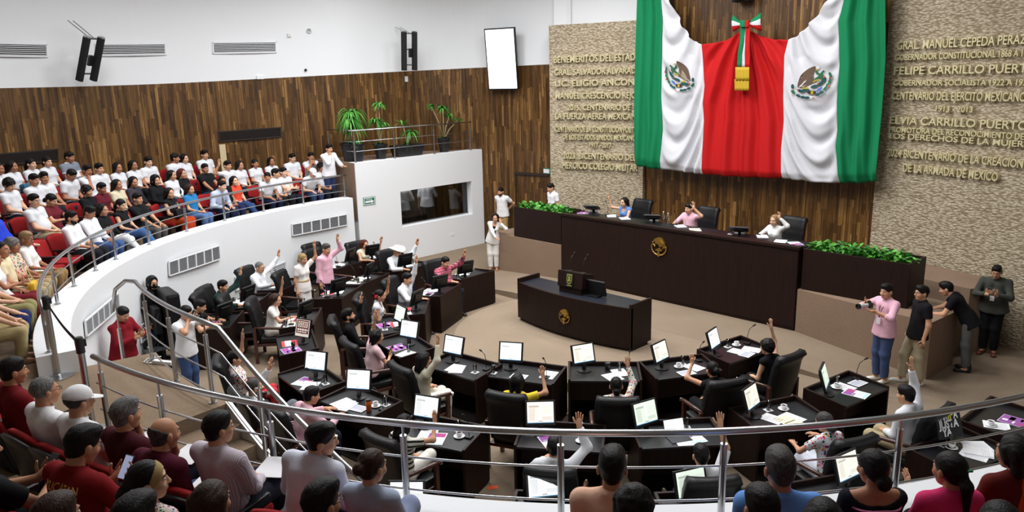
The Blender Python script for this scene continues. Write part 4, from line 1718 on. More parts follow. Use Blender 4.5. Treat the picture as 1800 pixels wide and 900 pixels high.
CREAM = mat('cream_panel', (206, 190, 150), rough=.7)
small_box('access_panel', 'narrow cream panel on the timber wall under the dark grille', 'panel', 393, 278, .16, .75, .012, CREAM)
small_box('thermostat', 'small white box on the timber wall under the upright speaker', 'switch', 714, 139, .10, .16, .03, WHITE)
small_box('junction_box', 'small white box where the timber meets the white wall', 'box', 457, 136, .18, .10, .04, WHITE)
small_box('smoke_detector', 'small white square detector high on the white wall', 'detector', 508, 62, .10, .10, .04, mat('offwhite_plastic', (214, 214, 212)))
h_ = wall_hit(543, 54)
m = MB(); m.lathe([(.05, 0), (.072, 0), (.072, .03), (.05, .03), (.05, 0)], 20); q = m.build('wall_ring', [mat('offwhite_plastic', (214, 214, 212))], smooth=True)
q.location = h_[0]; q.rotation_euler = Vector(h_[1]).to_track_quat('Z', 'Y').to_euler(); tag(q, 'small white ring fitting high on the white wall', 'fitting')
h_ = wall_hit(537, 123)
m = MB(); m.lathe([(.035, 0), (.035, .05), (.02, .07), (.0, .072)], 12); q = m.build('dome_camera', [BLACK], smooth=True)
q.location = h_[0]; q.rotation_euler = Vector(h_[1]).to_track_quat('Z', 'Y').to_euler(); tag(q, 'tiny black dome camera just above the timber wall', 'camera')
p = at_x(795, 412, BX)
m = MB(); m.b2((0, -.06, -.04), (.01, .06, .04)); q = m.build('power_outlet', [WHITE]); q.location = p; tag(q, 'white power outlet low on the booth wall', 'outlet')


# ---- loudspeakers and the wall screen
def line_array(label, px, py, hgt, tilt, yaw_off, sp):
    """two slim columns joined by brackets, hung from wall arms"""
    h_ = wall_hit(px, py)
    n, t = Vector(h_[1]), Vector(h_[2])
    o = Vector(h_[0]) + n * .75
    root = empty('loudspeaker', o, math.atan2(n.y, n.x) + PI / 2 + yaw_off, label, 'loudspeaker')
    R = Matrix.Rotation(tilt, 3, 'X')
    for s_ in (-1, 1):
        m = MB()
        prof = [(.075 * math.cos(a), -.085 * math.sin(a)) for a in [PI * i / 8 - 0 for i in range(9)]] + [(-.075, .05), (.075, .05)]
        k = len(prof)
        vs = [R @ Vector((s_ * sp + x, y, z)) for z in (-hgt / 2, hgt / 2) for x, y in prof]
        m.add(vs, [tuple(range(k - 1, -1, -1)), tuple(range(k, 2 * k))] + [(i, (i + 1) % k, k + (i + 1) % k, k + i) for i in range(k)])
        c = m.build('speaker_column', [BLACKM], root)
        m = MB(); m.add([R @ Vector((s_ * sp + x * .95, y * .95, z)) for z in (hgt / 2, hgt / 2 + .03) for x, y in prof], [tuple(range(k - 1, -1, -1)), tuple(range(k, 2 * k))] + [(i, (i + 1) % k, k + (i + 1) % k, k + i) for i in range(k)])
        m.build('end_cap', [STEEL], c)
    for zz in (-hgt * .36, .05, hgt * .46):
        m = MB(); m.box(R @ Vector((0, .05, zz)), (2 * sp, .03, .035), rot=R); m.build('bracket', [mat('grey_bracket', (120, 120, 122), rough=.4, metal=.6)], root)
    m = MB(); m.box(R @ Vector((.05, .05, -.05)), (.10, .06, .25), rot=R); m.build('amplifier_box', [BLACK], root)
    for s_ in (-.06, .06):
        m = MB(); m.tube([R @ Vector((s_, .05, hgt * .46)), R @ Vector((s_ * 1.2, .76, hgt * .46 + .15))], .012, 6); m.build('wall_arm', [STEEL], root)
    return root


line_array('tilted pair of black speaker columns on the white wall at left', 141, 106, 1.05, math.radians(24), .45, .2)
line_array('upright pair of black speaker columns on the white wall near the screen', 700, 92, 1.08, math.radians(6), .0, .17)
hs = [wall_hit(*q) for q in ((850, 52), (912, 49), (914, 157), (855, 158))]
n = Vector(hs[1][1])
o = Vector(hs[0][0]).lerp(Vector(hs[2][0]), .5) + n * .25
o = Vector(at_y(882, 104, o.y))
root = empty('wall_screen', o, math.atan2(n.y, n.x) + PI / 2, 'bright white upright screen in a black frame on the wall', 'screen')
R = Matrix.Rotation(math.radians(5), 3, 'X')
W_, H_ = 1.06, 1.78
m = MB(); m.box((0, 0, 0), (W_, .07, H_), rot=R); m.build('frame', [BLACK], root, bevel=.01)
m = MB(); m.box(R @ Vector((0, -.037, .0)), (W_ - .08, .004, H_ - .08), rot=R); m.build('display', [mat('screen_white', (255, 255, 255), emit=1.4)], root)
m = MB(); m.box((0, .14, 0), (.3, .22, .3)); m.build('wall_mount', [BLACK], root)

# ------------------------------------------------------------------ the draped flag
YF = 16.70
BND = [[(1128, -60), (1125, 0), (1124, 100), (1121, 200), (1119, 295)],
       [(1166, -60), (1167, 0), (1170, 34), (1169, 75), (1167, 170), (1170, 227), (1163, 298)],
       [(1237, 60), (1238, 77), (1240, 102), (1243, 151), (1240, 181), (1242, 212), (1237, 306)],
       [(1391, 60), (1390, 70), (1383, 98), (1381, 170), (1382, 212), (1377, 264), (1377, 312)],
       [(1490, -60), (1488, 0), (1478, 38), (1480, 113), (1475, 178), (1476, 227), (1473, 257), (1478, 321)],
       [(1566, -60), (1563, 0), (1562, 100), (1555, 200), (1543, 321)]]
TOPC = [(0, -45), (1, -45), (1.21, 0), (1.5, 45), (1.79, 72), (2, 78), (2.2, 75), (2.35, 66), (2.43, 57), (2.5, 51), (2.58, 56), (2.69, 64), (2.84, 70), (3, 70), (3.2, 62), (3.5, 34), (3.72, 0), (4, -45), (5, -45)]
BOTC = [(0, 291), (.8, 297), (1, 297), (2, 306), (2.5, 311), (3, 313), (3.5, 319), (4, 321), (4.6, 321), (5, 318)]
lerpc = lambda C, u: float(np.interp(u, [c[0] for c in C], [c[1] for c in C]))
bx = lambda k, y: float(np.interp(y, [p[1] for p in BND[k]], [p[0] for p in BND[k]]))


def flag_depth(u, y):
    d = flag_fold(u, y)
    if 1 < u < 2 or 3 < u < 4:
        cx, cy, r = (1.52, 134, 40) if u < 2 else (3.49, 145, 46)
        w_ = max(0, 1 - (((u - cx) * 90) ** 2 + (y - cy) ** 2) / r ** 2) ** .5
        d = d * (1 - .85 * w_) + .15 * .85 * w_
    return d


def flag_fold(u, y):
    if u < 1 or u > 4:
        q = u if u < 1 else 5 - u
        w = min(1, (1 - q) * 7)
        return .12 + w * (.06 * math.sin(q * 14 + .9 * math.sin(y * .012) + (1.5 if u > 4 else 0)) + .02 * math.sin(q * 33 + y * .012))
    if u < 2 or u > 3:
        q = (u - 1) if u < 2 else (4 - u)
        sag = 58 * (1 - (2 * q - .75) ** 2) - 30 * q + 7 * math.sin(q * 5 + y * .02)
        ph = (y - sag) * .118 + .8 * math.sin(y * .021 + q * 2)
        edge = min(1, q * 7, (1 - q) * 7)
        return .12 + .062 * edge * math.sin(ph) + .016 * edge * math.sin(ph * 2.3 + q * 4)
    q = u - 2.5
    w = min(1, (.5 - abs(q)) * 9)
    dy = max(y - 36, 5)
    ang = math.atan2(q * 150, dy * .75)
    s = 1 if q > 0 else -1
    ph = ang * 9.0 + s * abs(q) ** .6 * (y / 300) * 4.5
    return .12 + w * (.075 * min(1, dy / 70) * math.sin(ph * 1.7 + .5) + .025 * math.sin(ph * 3.9 + 1))


def flag_pt(u, y, off=0.0):
    k = min(int(u), 4)
    x = bx(k, y) + (bx(k + 1, y) - bx(k, y)) * (u - k)
    p = at_y(x, y, YF)
    return (p[0], YF - flag_depth(u, y) - off, p[2])


flag = empty('national_flag', (-9.1, YF, 1.9), 0, 'huge green, white and red flag draped over the wall behind the dais', 'flag')
FO = Vector((-9.1, YF, 1.9))
FG = mat('flag_green', (16, 122, 76), rough=.75, spec=.2, bump=.1, bscale=25)
FW = mat('flag_white', (206, 206, 210), rough=.8, spec=.2, bump=.1, bscale=25)
FRD = mat('flag_red', (186, 22, 24), rough=.75, spec=.2, bump=.1, bscale=25)
for k, (nm, mm) in enumerate((('green_band', FG), ('white_band', FW), ('red_band', FRD), ('white_band', FW), ('green_band', FG))):
    nu, nv = (34, 90) if k != 2 else (80, 80)
    vs, fs = [], []
    for i in range(nu + 1):
        u = k + i / nu
        u2 = min(max(u, k + 1e-4), k + 1 - 1e-4)
        t, b = lerpc(TOPC, u), lerpc(BOTC, u)
        for j in range(nv + 1):
            y = t + (b - t) * j / nv
            p = flag_pt(u2, y)
            tuck = .08 * max(0, (j / nv - .96) / .04)
            vs.append((p[0] - FO.x, p[1] - FO.y + tuck, p[2] - FO.z))
    for i in range(nu):
        for j in range(nv):
            a = i * (nv + 1) + j
            fs.append((a, a + 1, a + nv + 2, a + nv + 1))
    o = mesh_obj(nm, vs, fs, mm, flag, smooth=True)
    sm = o.modifiers.new('thick', 'SOLIDIFY'); sm.thickness = .012


def emblem(cx, cy, sx, sy, mirror):
    """the arms on the white band, shapes given about the middle of the crest"""
    cols = [(92, 72, 58), (150, 132, 112), (30, 96, 60), (16, 74, 70), (224, 224, 226), (176, 150, 40), (70, 100, 170), (186, 90, 60), (50, 34, 26)]
    ms = [mat('crest_tone_%s' % 'abcdefghi'[i], c, rough=.8) for i, c in enumerate(cols)]
    S = []
    P = lambda mi, pts: S.append((mi, pts))
    P(0, [(630, 195), (585, 210), (540, 235), (495, 270), (460, 310), (440, 345), (425, 385), (405, 450), (395, 505), (450, 520), (505, 500), (560, 470), (610, 440), (612, 380), (605, 330), (620, 270), (640, 215)])
    P(1, [(600, 340), (560, 330), (480, 420), (440, 500), (470, 510), (560, 450), (600, 400)])
    P(4, [(522, 398), (490, 425), (415, 508), (432, 506), (505, 430)])
    P(4, [(640, 215), (660, 200), (690, 190), (695, 225), (670, 250), (640, 245)])
    P(5, [(640, 240), (672, 232), (668, 262), (640, 262)])

    def path(mi, pts, w):
        for a, b in zip(pts[:-1], pts[1:]):
            d = V(b[0] - a[0], b[1] - a[1]); L = np.linalg.norm(d); d /= L
            n = V(-d[1], d[0]) * w
            e = d * w * .5
            P(mi, [tuple(V(*a) - e + n), tuple(V(*b) + e + n), tuple(V(*b) + e - n), tuple(V(*a) - e - n)])

    def leaf(mi, x, y, r1, r2, ang):
        ca, sa = math.cos(ang), math.sin(ang)
        P(mi, [(x + r1 * math.cos(t) * ca - r2 * math.sin(t) * sa, y + r1 * math.cos(t) * sa + r2 * math.sin(t) * ca) for t in [2 * PI * i / 10 for i in range(10)]])
    path(2, [(640, 270), (655, 300), (690, 320), (690, 350), (640, 385), (615, 425)], 15)
    path(2, [(745, 268), (712, 300), (730, 335), (705, 390)], 12)
    path(5, [(610, 430), (640, 405), (690, 400)], 10)
    for x, y, a in ((745, 405, -1), (705, 452, -.7), (625, 495, -.3), (520, 550, .1), (445, 562, .3)):
        leaf(3, x, y, 52, 24, a)
    path(5, [(480, 520), (550, 522)], 12)
    P(8, [(545, 570), (585, 555), (650, 560), (655, 605), (570, 612), (540, 600)])
    P(5, [(585, 562), (620, 560), (615, 612), (582, 612)])
    for x, y, r in ((690, 540, 30), (715, 520, 22), (668, 562, 20)):
        leaf(6, x, y, r, r * .6, -.6)
    for x, y, a in ((828, 318, 1.2), (838, 365, 1.9), (825, 425, 1.7), (800, 478, 2.0), (772, 528, 2.1), (730, 585, 2.6), (680, 615, 2.8), (535, 662, 3.1), (480, 655, 3.2), (415, 632, .4), (350, 578, 1.0), (342, 495, 1.5)):
        leaf(3 if (x + y) % 2 else 2, x, y, 36, 20, a)
    for x, y in ((760, 352), (413, 550), (675, 455), (850, 372), (820, 488)):
        leaf(7, x, y, 13, 15, 0)
    leaf(4, 605, 655, 34, 18, .4); leaf(7, 622, 668, 20, 10, .4)
    m = MB()
    for i, (mi, pts) in enumerate(S):
        q = []
        for x, y in pts:
            ex, ey = (x - 590) / 270, (y - 440) / 245
            px, py = cx + (-ex if mirror else ex) * sx, cy + ey * sy
            k = 1 if px < 1300 else 3
            u = k + (px - bx(k, py)) / (bx(k + 1, py) - bx(k, py))
            p = flag_pt(u, py, .016 + .0012 * i)
            q.append((p[0] - FO.x, p[1] - FO.y, p[2] - FO.z))
        m.add(q, [tuple(range(len(q)))], mi)
    m.build('coat_of_arms', ms, flag)


emblem(1433, 145, 36, 29, False)
emblem(1201, 134, 27, 27, True)

# tricolour bow with hanging ribbons and gold fringe
bow = empty('ribbon_bow', at_y(1313, 45, YF - .26), 0, 'green, white and red bow with two ribbons and a gold fringe', 'bow')
BO = Vector(bow.location)
bp_ = lambda x, y, d=0: Vector(at_y(x, y, YF - .26)) - BO + Vector((0, -d, 0))


def cloth_strip(name, rows, mats_, parent, thick=.012):
    """rows: list of lists of points, one mesh with a material per lengthwise strip"""
    vs, fs, mi = [], [], []
    n = len(rows[0])
    for r in rows: vs += [tuple(p) for p in r]
    for i in range(len(rows) - 1):
        for j in range(n - 1):
            a = i * n + j
            fs.append((a, a + 1, a + n + 1, a + n)); mi.append(j * len(mats_) // (n - 1))
    o = mesh_obj(name, vs, fs, mats_, parent, smooth=True, mi=mi)
    sm = o.modifiers.new('thick', 'SOLIDIFY'); sm.thickness = thick
    return o


for s_, pts in ((-1, [((1309, 40), (1309, 46)), ((1300, 36), (1301, 49)), ((1294, 30), (1296, 53)), ((1290, 27), (1291, 56))]),
                (1, [((1318, 38), (1318, 45)), ((1325, 33), (1327, 50)), ((1332, 28), (1334, 53)), ((1340, 22), (1341, 55))])):
    rows = []
    for i, (a, b) in enumerate(pts):
        rows.append([bp_(a[0] + (b[0] - a[0]) * j / 6, a[1] + (b[1] - a[1]) * j / 6, .05 + .06 * math.sin(PI * j / 6) * (.4 + .2 * i)) for j in range(7)])
    cloth_strip('bow_loop', rows, [FG, FW, FRD], bow)
m = MB(); m.box(bp_(1310, 42, .09), (.13, .10, .16)); m.build('knot', [FG], bow, bevel=.03)
m = MB(); m.box(bp_(1317, 42, .085), (.10, .09, .16)); m.build('knot', [FRD], bow, bevel=.03)
for nm, mm, L_, dd in (('green_ribbon', FG, [((1306, 45), (1313, 45)), ((1302, 80), (1309, 80)), ((1298, 118), (1305, 118))], .07),
                       ('white_ribbon', FW, [((1311, 45), (1314, 45)), ((1309, 80), (1312, 80)), ((1305, 118), (1312, 118))], .05),
                       ('red_ribbon', FRD, [((1314, 45), (1321, 45)), ((1313, 80), (1321, 80)), ((1312, 118), (1321, 118))], .07)):
    rows = []
    for i in range(13):
        t = i / 12 * 2; k = min(int(t), 1); t -= k
        a = [L_[k][0][j] + (L_[k + 1][0][j] - L_[k][0][j]) * t for j in (0, 1)]
        b = [L_[k][1][j] + (L_[k + 1][1][j] - L_[k][1][j]) * t for j in (0, 1)]
        rows.append([bp_(a[0] + (b[0] - a[0]) * j / 4, a[1], dd + .01 * math.sin(i * .9 + j)) for j in range(5)])
    cloth_strip(nm, rows, [mm], bow)
FRINGE = mat('gold_fringe', (186, 152, 22), rough=.7, bump=.4, bscale=50)
for y0, y1, x0, x1, dd in ((118, 141, 1297, 1321, .085), (139, 159, 1295, 1320, .07)):
    rows = [[bp_(x0 + (x1 - x0) * j / 16, y0 + (y1 - y0) * i / 4, dd + .008 * math.sin(j * 1.7)) for j in range(17)] for i in range(5)]
    cloth_strip('fringe', rows, [FRINGE], bow, .02)

# dark fitting at the top of the timber bay
p = at_y(1306, -3, 17.0)
m = MB(); m.b2((-.22, -.14, -.08), (.22, .12, .14)); m.b2((-.16, -.2, -.05), (.16, -.14, .08)); q = m.build('projector_housing', [BLACKM], bevel=.02)
q.location = p; tag(q, 'dark fitting on the timber wall above the bow', 'fitting')

# ------------------------------------------------------------------ bronze lettering
LINES = [
    ('BENEMERITOS DEL ESTADO', 975, 112, 1129, 104, 13), ('GRAL. SALVADOR ALVARADO', 976, 133, 1129, 128, 12), ('LIC. ELIGIO ANCONA', 977, 152, 1129, 149, 12),
    ('MANUEL CRESCENCIO REJON', 978, 174, 1129, 172, 12), ('2015, CENTENARIO DE', 999, 194, 1110, 193, 11), ('LA FUERZA AEREA MEXICANA', 977, 210, 1128, 209, 12),
    ('CENTENARIO DE LA CONSTITUCI\u00d3N POL\u00cdTICA', 977, 232, 1128, 232, 11), ('DE LOS ESTADOS UNIDOS MEXICANOS', 991, 246, 1123, 246, 10), ('1917 - 2017', 1038, 259, 1076, 259, 10),
    ('2023, BICENTENARIO DEL', 991, 279, 1120, 281, 12), ('HEROICO COLEGIO MILITAR', 990, 297, 1122, 299, 13),
    ('GRAL. MANUEL CEPEDA PERAZA', 1580, 88, 1822, 75, 17), ('GOBERNADOR CONSTITUCIONAL 1868 A 1869', 1577, 107, 1824, 97, 12), ('FELIPE CARRILLO PUERTO', 1575, 132, 1830, 126, 16),
    ('GOBERNADOR SOCIALISTA 1922 A 1924', 1574, 151, 1818, 149, 11), ('CENTENARIO DEL EJERCITO MEXICANO', 1571, 175, 1808, 178, 16), ('1913 - 2013', 1649, 196, 1714, 197, 12),
    ('ELVIA CARRILLO PUERTO', 1567, 218, 1812, 227, 15), ('PROMOTORA DEL RECONOCIMIENTO DE', 1566, 232, 1805, 245, 11), ('LOS DERECHOS DE LA MUJER', 1566, 243, 1805, 258, 11),
    ('2024 BICENTENARIO DE LA CREACI\u00d3N', 1563, 274, 1803, 295, 15), ('DE LA ARMADA DE MEXICO', 1591, 300, 1758, 319, 16)]
ORD = ['top', 'second', 'third', 'fourth', 'fifth', 'sixth', 'seventh', 'eighth', 'ninth', 'tenth', 'bottom']
for i, (s_, x0, y0, x1, y1, cap) in enumerate(LINES):
    p0, p1 = at_r(x0, y0, FR - .01, FC), at_r(x1, y1, FR - .01, FC)
    z = (p0[2] + p1[2]) / 2
    a0, a1 = [math.asin((p[0] - FC[0]) / FR) for p in (p0, p1)]
    hh = at_r(x0, y0 - cap, FR - .01, FC)[2] - p0[2]
    me, P = text_mesh('bronze_lettering', s_, 1.0, BRASS, .03, width=1.0, bold=.008)
    capz = .70
    q = np.zeros_like(P)
    x = P[:, 0] - P[:, 0].min()
    a = a0 + (a1 - a0) * x
    r = FR - .03 - (P[:, 2] + .03)
    q[:, 0] = FC[0] + r * np.sin(a); q[:, 1] = FC[1] + r * np.cos(a); q[:, 2] = z + P[:, 1] / capz * hh * .86
    o = place_mesh('bronze_lettering', me, q)
    side_ = 'left' if i < 11 else 'right'
    tag(o, '%s line of bronze letters on the %s stone wing, reading %s' % (ORD[i % 11], side_, ' '.join(s_.replace('.', '').replace(',', '').split()[:3])), 'lettering', 'bronze letters on the stone wings')


# ------------------------------------------------------------------ dais, wing planters, lectern
def eagle_relief(parent, loc, size, nrm_y=-1, rot=None):
    """gold relief of an eagle over a wreath"""
    m = MB()
    S = size
    q = lambda x, y: Vector((x * S, 0, y * S))
    n = Vector((0, nrm_y, 0))
    m.slab([q(-.20, .42), q(0, .5), q(.22, .44), (q(.38, .22)), q(.46, -.05), q(.36, -.12), q(.2, .0), q(.05, -.05), q(-.05, .08), q(-.2, .12), q(-.30, .05), q(-.22, .2), q(-.34, .26), q(-.32, .34)], n, .035 * 1)
    m.slab([q(-.12, .28), q(.12, .36), q(.30, .16), q(.30, .02), q(.12, .10), q(-.02, .16)], n, .06)
    m.tube([q(-.30, .24) + n * .03, q(-.42, .18) + n * .03, q(-.36, .06) + n * .03, q(-.24, .0) + n * .03, q(-.30, -.08) + n * .03], .03 * S, 6)
    for s_ in (-1, 1):
        m.tube([q(s_ * .48 * math.cos(a), -.10 + .42 * math.sin(a)) + n * .02 for a in [math.radians(20 - 9.5 * i) for i in range(12)]], [.035 * S + .012 * S * (i % 2) for i in range(12)], 6)
    m.slab([q(-.16, -.20), q(0, -.12), q(.2, -.18), q(.24, -.26), q(0, -.30), q(-.2, -.26)], n, .05)
    m.slab([q(-.06, -.3), q(.06, -.3), q(.09, -.56), q(0, -.62), q(-.09, -.56)], n, .04)
    m.tube([q(.1, .0) + n * .02, q(.06, -.16) + n * .02], .03 * S, 6)
    m.tube([q(.3, .0) + n * .02, q(.22, -.16) + n * .02], .025 * S, 6)
    o = m.build('gold_emblem', [GOLD], parent)
    o.location = loc
    if rot is not None: o.rotation_euler = rot
    return o


DY0, DY1 = 13.93, 14.78
dais = empty('dais_desk', (-9.34, 13.93, 0), 0, 'long dark wooden dais desk with a gold eagle emblem', 'desk')
w2 = 3.06
m = MB(); m.b2((-w2, 0, .0), (w2, .05, 1.66)); m.b2((-w2 + .01, -.012, .06), (w2 - .01, 0, 1.60))
m.build('front_panel', [DESKW], dais, bevel=.004)
m = MB(); m.b2((-w2 - .02, -.035, 1.64), (w2 + .02, .14, 1.70)); m.build('top_rail', [DESKW], dais, bevel=.008)
m = MB(); m.b2((-w2, .10, 1.58), (w2, .85, 1.63)); m.build('worktop', [mat('desk_top_black', (24, 24, 27), rough=.35)], dais, bevel=.004)
for x in (-w2, w2 - .05):
    m = MB(); m.b2((x, .05, 0), (x + .05, .85, 1.66)); m.build('side_panel', [DESKW], dais, bevel=.004)
eagle_relief(dais, (-.13, -.015, 1.28), .40)
m = MB(); m.b2((-13.3, 14.79, -.2), (-3.7, 17.2, .74)); m.b2((-14.9, 14.79, -.2), (-13.3, 16.6, .42)); struct(m.build('floor_dais_stage', [CARPET]))
# carpet-clad plinths either side
m = MB()
m.prism([(-14.95, 13.93), (-12.42, 13.93), (-12.42, 14.76), (-14.95, 14.76)], -.2, .88)
struct(m.build('wall_dais_plinth_left', [CARPET_WALL]))
m = MB()
m.prism([(-6.26, 13.93), (-3.70, 13.42), (-3.58, 14.42), (-6.26, 14.76)], -.25, .86)
struct(m.build('wall_dais_plinth_right', [CARPET_WALL]))
m = MB()
m.prism([(-6.1, 15.75), (-3.62, 15.2), (-3.45, 15.42), (-3.5, 16.25), (-6.1, 17.0)], -.25, 1.08)
struct(m.build('wall_stage_plinth_right', [CARPET_WALL]))

for nm, x0, x1, zt, lab, ry in (('planter_box', -14.12, -12.44, 1.68, 'dark wooden planter box at the left end of the dais', 0), ('planter_box', -6.22, -4.28, 1.67, 'dark wooden planter box at the right end of the dais', -.02)):
    r = empty(nm, ((x0 + x1) / 2, DY0 + .03, .87), ry, lab, 'planter', 'planter boxes of the dais')
    w_ = (x1 - x0) / 2
    hh = zt - .87
    for a, b, pn in (((-w_, 0, 0), (w_, .05, hh), 'front_panel'), ((-w_, .75, 0), (w_, .80, hh), 'back_panel'), ((-w_, .05, 0), (-w_ + .05, .75, hh), 'end_panel'), ((w_ - .05, .05, 0), (w_, .75, hh), 'end_panel')):
        m = MB(); m.b2(a, b); m.build(pn, [DESKW], r, bevel=.004)
    m = MB(); m.b2((-w_ + .05, .05, .25), (w_ - .05, .75, .45)); m.build('inner_tray', [BLACKM], r)

LEAFG = [mat('leaf_green_%s' % 'abc'[i], c, rough=.45, spec=.35) for i, c in enumerate([(70, 138, 48), (98, 168, 66), (44, 104, 38)])]
random.seed(4)


def leaf_cluster(n, rx, ry, rz, ls):
    m = MB()
    for _ in range(n):
        a = random.uniform(0, 2 * PI); rr = math.sqrt(random.random())
        x, y = rx * rr * math.cos(a), ry * rr * math.sin(a)
        z = rz * (1 - rr * rr * .6) * random.uniform(.45, 1.05)
        yaw = a + random.uniform(-.8, .8); tilt = random.uniform(-.7, .5)
        L = ls * random.uniform(.7, 1.3); W = L * .55
        R = Matrix.Rotation(yaw, 3, 'Z') @ Matrix.Rotation(tilt, 3, 'Y') @ Matrix.Rotation(random.uniform(-.6, .6), 3, 'X')
        pts = [(0, 0, 0), (L * .3, W * .5, .012), (L * .65, W * .38, .008), (L, 0, -.012), (L * .65, -W * .38, .008), (L * .3, -W * .5, .012), (L * .5, 0, -.006)]
        vs = [R @ Vector(p) + Vector((x, y, z)) for p in pts]
        m.add(vs, [(0, 1, 6), (1, 2, 6), (2, 3, 6), (3, 4, 6), (4, 5, 6), (5, 0, 6)], random.choice((0, 0, 1, 1, 2)))
    return m


POTG = mat('grey_nursery_pot', (66, 72, 74), rough=.7)


def pot_plant_proto():
    r = empty('potted_pothos')
    m = MB(); m.lathe([(.12, 0), (.15, .18), (.165, .2), (.14, .2)], 14); m.build('pot', [POTG], r, smooth=True)
    m = leaf_cluster(150, .24, .26, .30, .13)
    f = m.build('foliage', LEAFG, r); f.location = (0, 0, .16)
    m = MB()
    for i in range(6):
        a = i * 1.05
        m.tube([(0, 0, .16), (.10 * math.cos(a), .1 * math.sin(a), .3), (.18 * math.cos(a), .18 * math.sin(a), .38)], .006, 5)
    m.build('stems', [LEAFG[2]], r)
    return Proto(r)


PP = pot_plant_proto()
nth = ['leftmost', 'second', 'third', 'fourth', 'rightmost']
for j in range(5):
    PP.put((-13.92 + .31 * j, DY0 + .40 + .07 * (j % 2), 1.32), j * 1.3, '%s leafy green potted plant in the left planter of the dais' % nth[j], 'plant', 'pothos plants in the dais planters')
for j in range(5):
    PP.put((-5.98 + .345 * j, DY0 + .42 + .07 * (j % 2), 1.33), j * 1.7 + .5, '%s leafy green potted plant in the right planter of the dais' % nth[j], 'plant', 'pothos plants in the dais planters')

# speaker's desk with curved front, rostrum box and shield
lect = empty('lectern_desk', (-9.42, 10.85, 0), 0, 'dark curved speakers desk with gold eagle in the middle of the floor', 'desk')
lw, hh = 1.47, .84
cur = lambda x, off=0: -.02 - .20 * (1 - (x / lw) ** 2) + off
n = 24
fr_ = [(-lw + 2 * lw * i / n, cur(-lw + 2 * lw * i / n)) for i in range(n + 1)]
m = MB(); m.prism(fr_ + [(x, y + .05) for x, y in fr_[::-1]], .07, hh); m.build('front_panel', [DESKW], lect)
m = MB(); m.prism([(x * .985, y + .05) for x, y in fr_] + [(lw * .98, .55), (-lw * .98, .55)], 0.0, .07); m.build('plinth', [mat('plinth_brown', (26, 17, 13), rough=.6)], lect)
m = MB(); m.prism([(x * .97, y + .04) for x, y in fr_] + [(lw * .97, .58), (-lw * .97, .58)], hh - .06, hh - .02); m.build('worktop', [mat('desk_top_blue_black', (34, 37, 46), rough=.3)], lect)
for s_ in (-1, 1):
    m = MB(); m.b2((s_ * lw, cur(lw) - .002, .07), (s_ * (lw - .05), .62, hh + .07)); m.build('side_panel', [DESKW], lect, bevel=.004)
eagle_relief(lect, (.03, cur(0) - .002, .46), .27)
ros = empty('rostrum', (-9.52, 10.98, hh - .02), .06, 'dark speakers rostrum with a gold shield standing on the curved desk', 'rostrum')
m = MB(); m.prism([(-.27, -.05), (.27, -.05), (.30, .34), (-.30, .34)], 0, .14); m.build('foot', [DESKW], ros)
m = MB()
vs = [(-.30, -.07, .12), (.30, -.07, .12), (.32, .30, .12), (-.32, .30, .12), (-.31, -.03, .44), (.31, -.03, .44), (.32, .30, .36), (-.32, .30, .36)]
m.add(vs, [(0, 1, 5, 4), (1, 2, 6, 5), (2, 3, 7, 6), (3, 0, 4, 7), (4, 5, 6, 7), (3, 2, 1, 0)]); m.build('box', [DESKW], ros, bevel=.006)
SH_G = mat('shield_gold', (196, 190, 96), rough=.4, metal=.5); SH_D = mat('shield_dark_green', (30, 54, 30), rough=.6)
m = MB()
fy = lambda z: -.078 + .04 * (z - .12) / .32
sl = lambda pts: [Vector((x, fy(z) - .004, z)) for x, z in pts]
m.slab(sl([(-.085, .145), (.085, .145), (.085, .41), (-.085, .41)]), (0, -1, 0), .006, 2)
m.slab(sl([(-.06, .39), (.06, .39), (.062, .27), (.04, .215), (0, .195), (-.04, .215), (-.062, .27)]), (0, -1, 0), .016, 0)
m.slab(sl([(-.045, .375), (.045, .375), (.046, .28), (.03, .235), (0, .22), (-.03, .235), (-.046, .28)]), (0, -1, 0), .02, 1)
m.slab(sl([(-.02, .35), (.005, .36), (.03, .33), (.02, .30), (.035, .27), (.0, .25), (-.03, .27), (-.01, .30)]), (0, -1, 0), .025, 0)
m.slab(sl([(-.055, .16), (.055, .16), (.055, .178), (-.055, .178)]), (0, -1, 0), .01, 0)
m.build('shield', [SH_G, SH_D, BLACKM], ros)

m = MB(); m.box((0, 0, .15), (.46, .05, .30), rot=Matrix.Rotation(-.2, 3, 'X')); m.b2((-.12, -.05, -.02), (.12, .12, .01)); q = m.build('rostrum_monitor', [BLACK], bevel=.006)
q.location = (-9.02, 11.12, hh); q.rotation_euler = (0, 0, PI + .05); tag(q, 'back of a black monitor beside the rostrum on the curved desk', 'monitor')


def mic_proto():
    r = empty('gooseneck_microphone')
    m = MB(); m.b2((-.045, -.05, 0), (.045, .05, .025)); m.build('base', [BLACK], r, bevel=.006)
    m = MB(); m.tube([(0, 0, .02), (0, .0, .14), (0, -.03, .26), (0, -.10, .34)], .005, 6); m.build('neck', [BLACK], r, smooth=True)
    m = MB(); m.tube([(0, -.10, .34), (0, -.145, .375)], [.011, .013], 8); m.build('capsule', [BLACKM], r, smooth=True)
    return Proto(r)


MIC = mic_proto()
MIC.put((-9.66, 11.10, hh + .37), PI, 'left gooseneck microphone on the dark rostrum', 'microphone', 'gooseneck microphones')
MIC.put((-9.34, 11.12, hh + .37), PI - .1, 'right gooseneck microphone on the dark rostrum', 'microphone', 'gooseneck microphones')


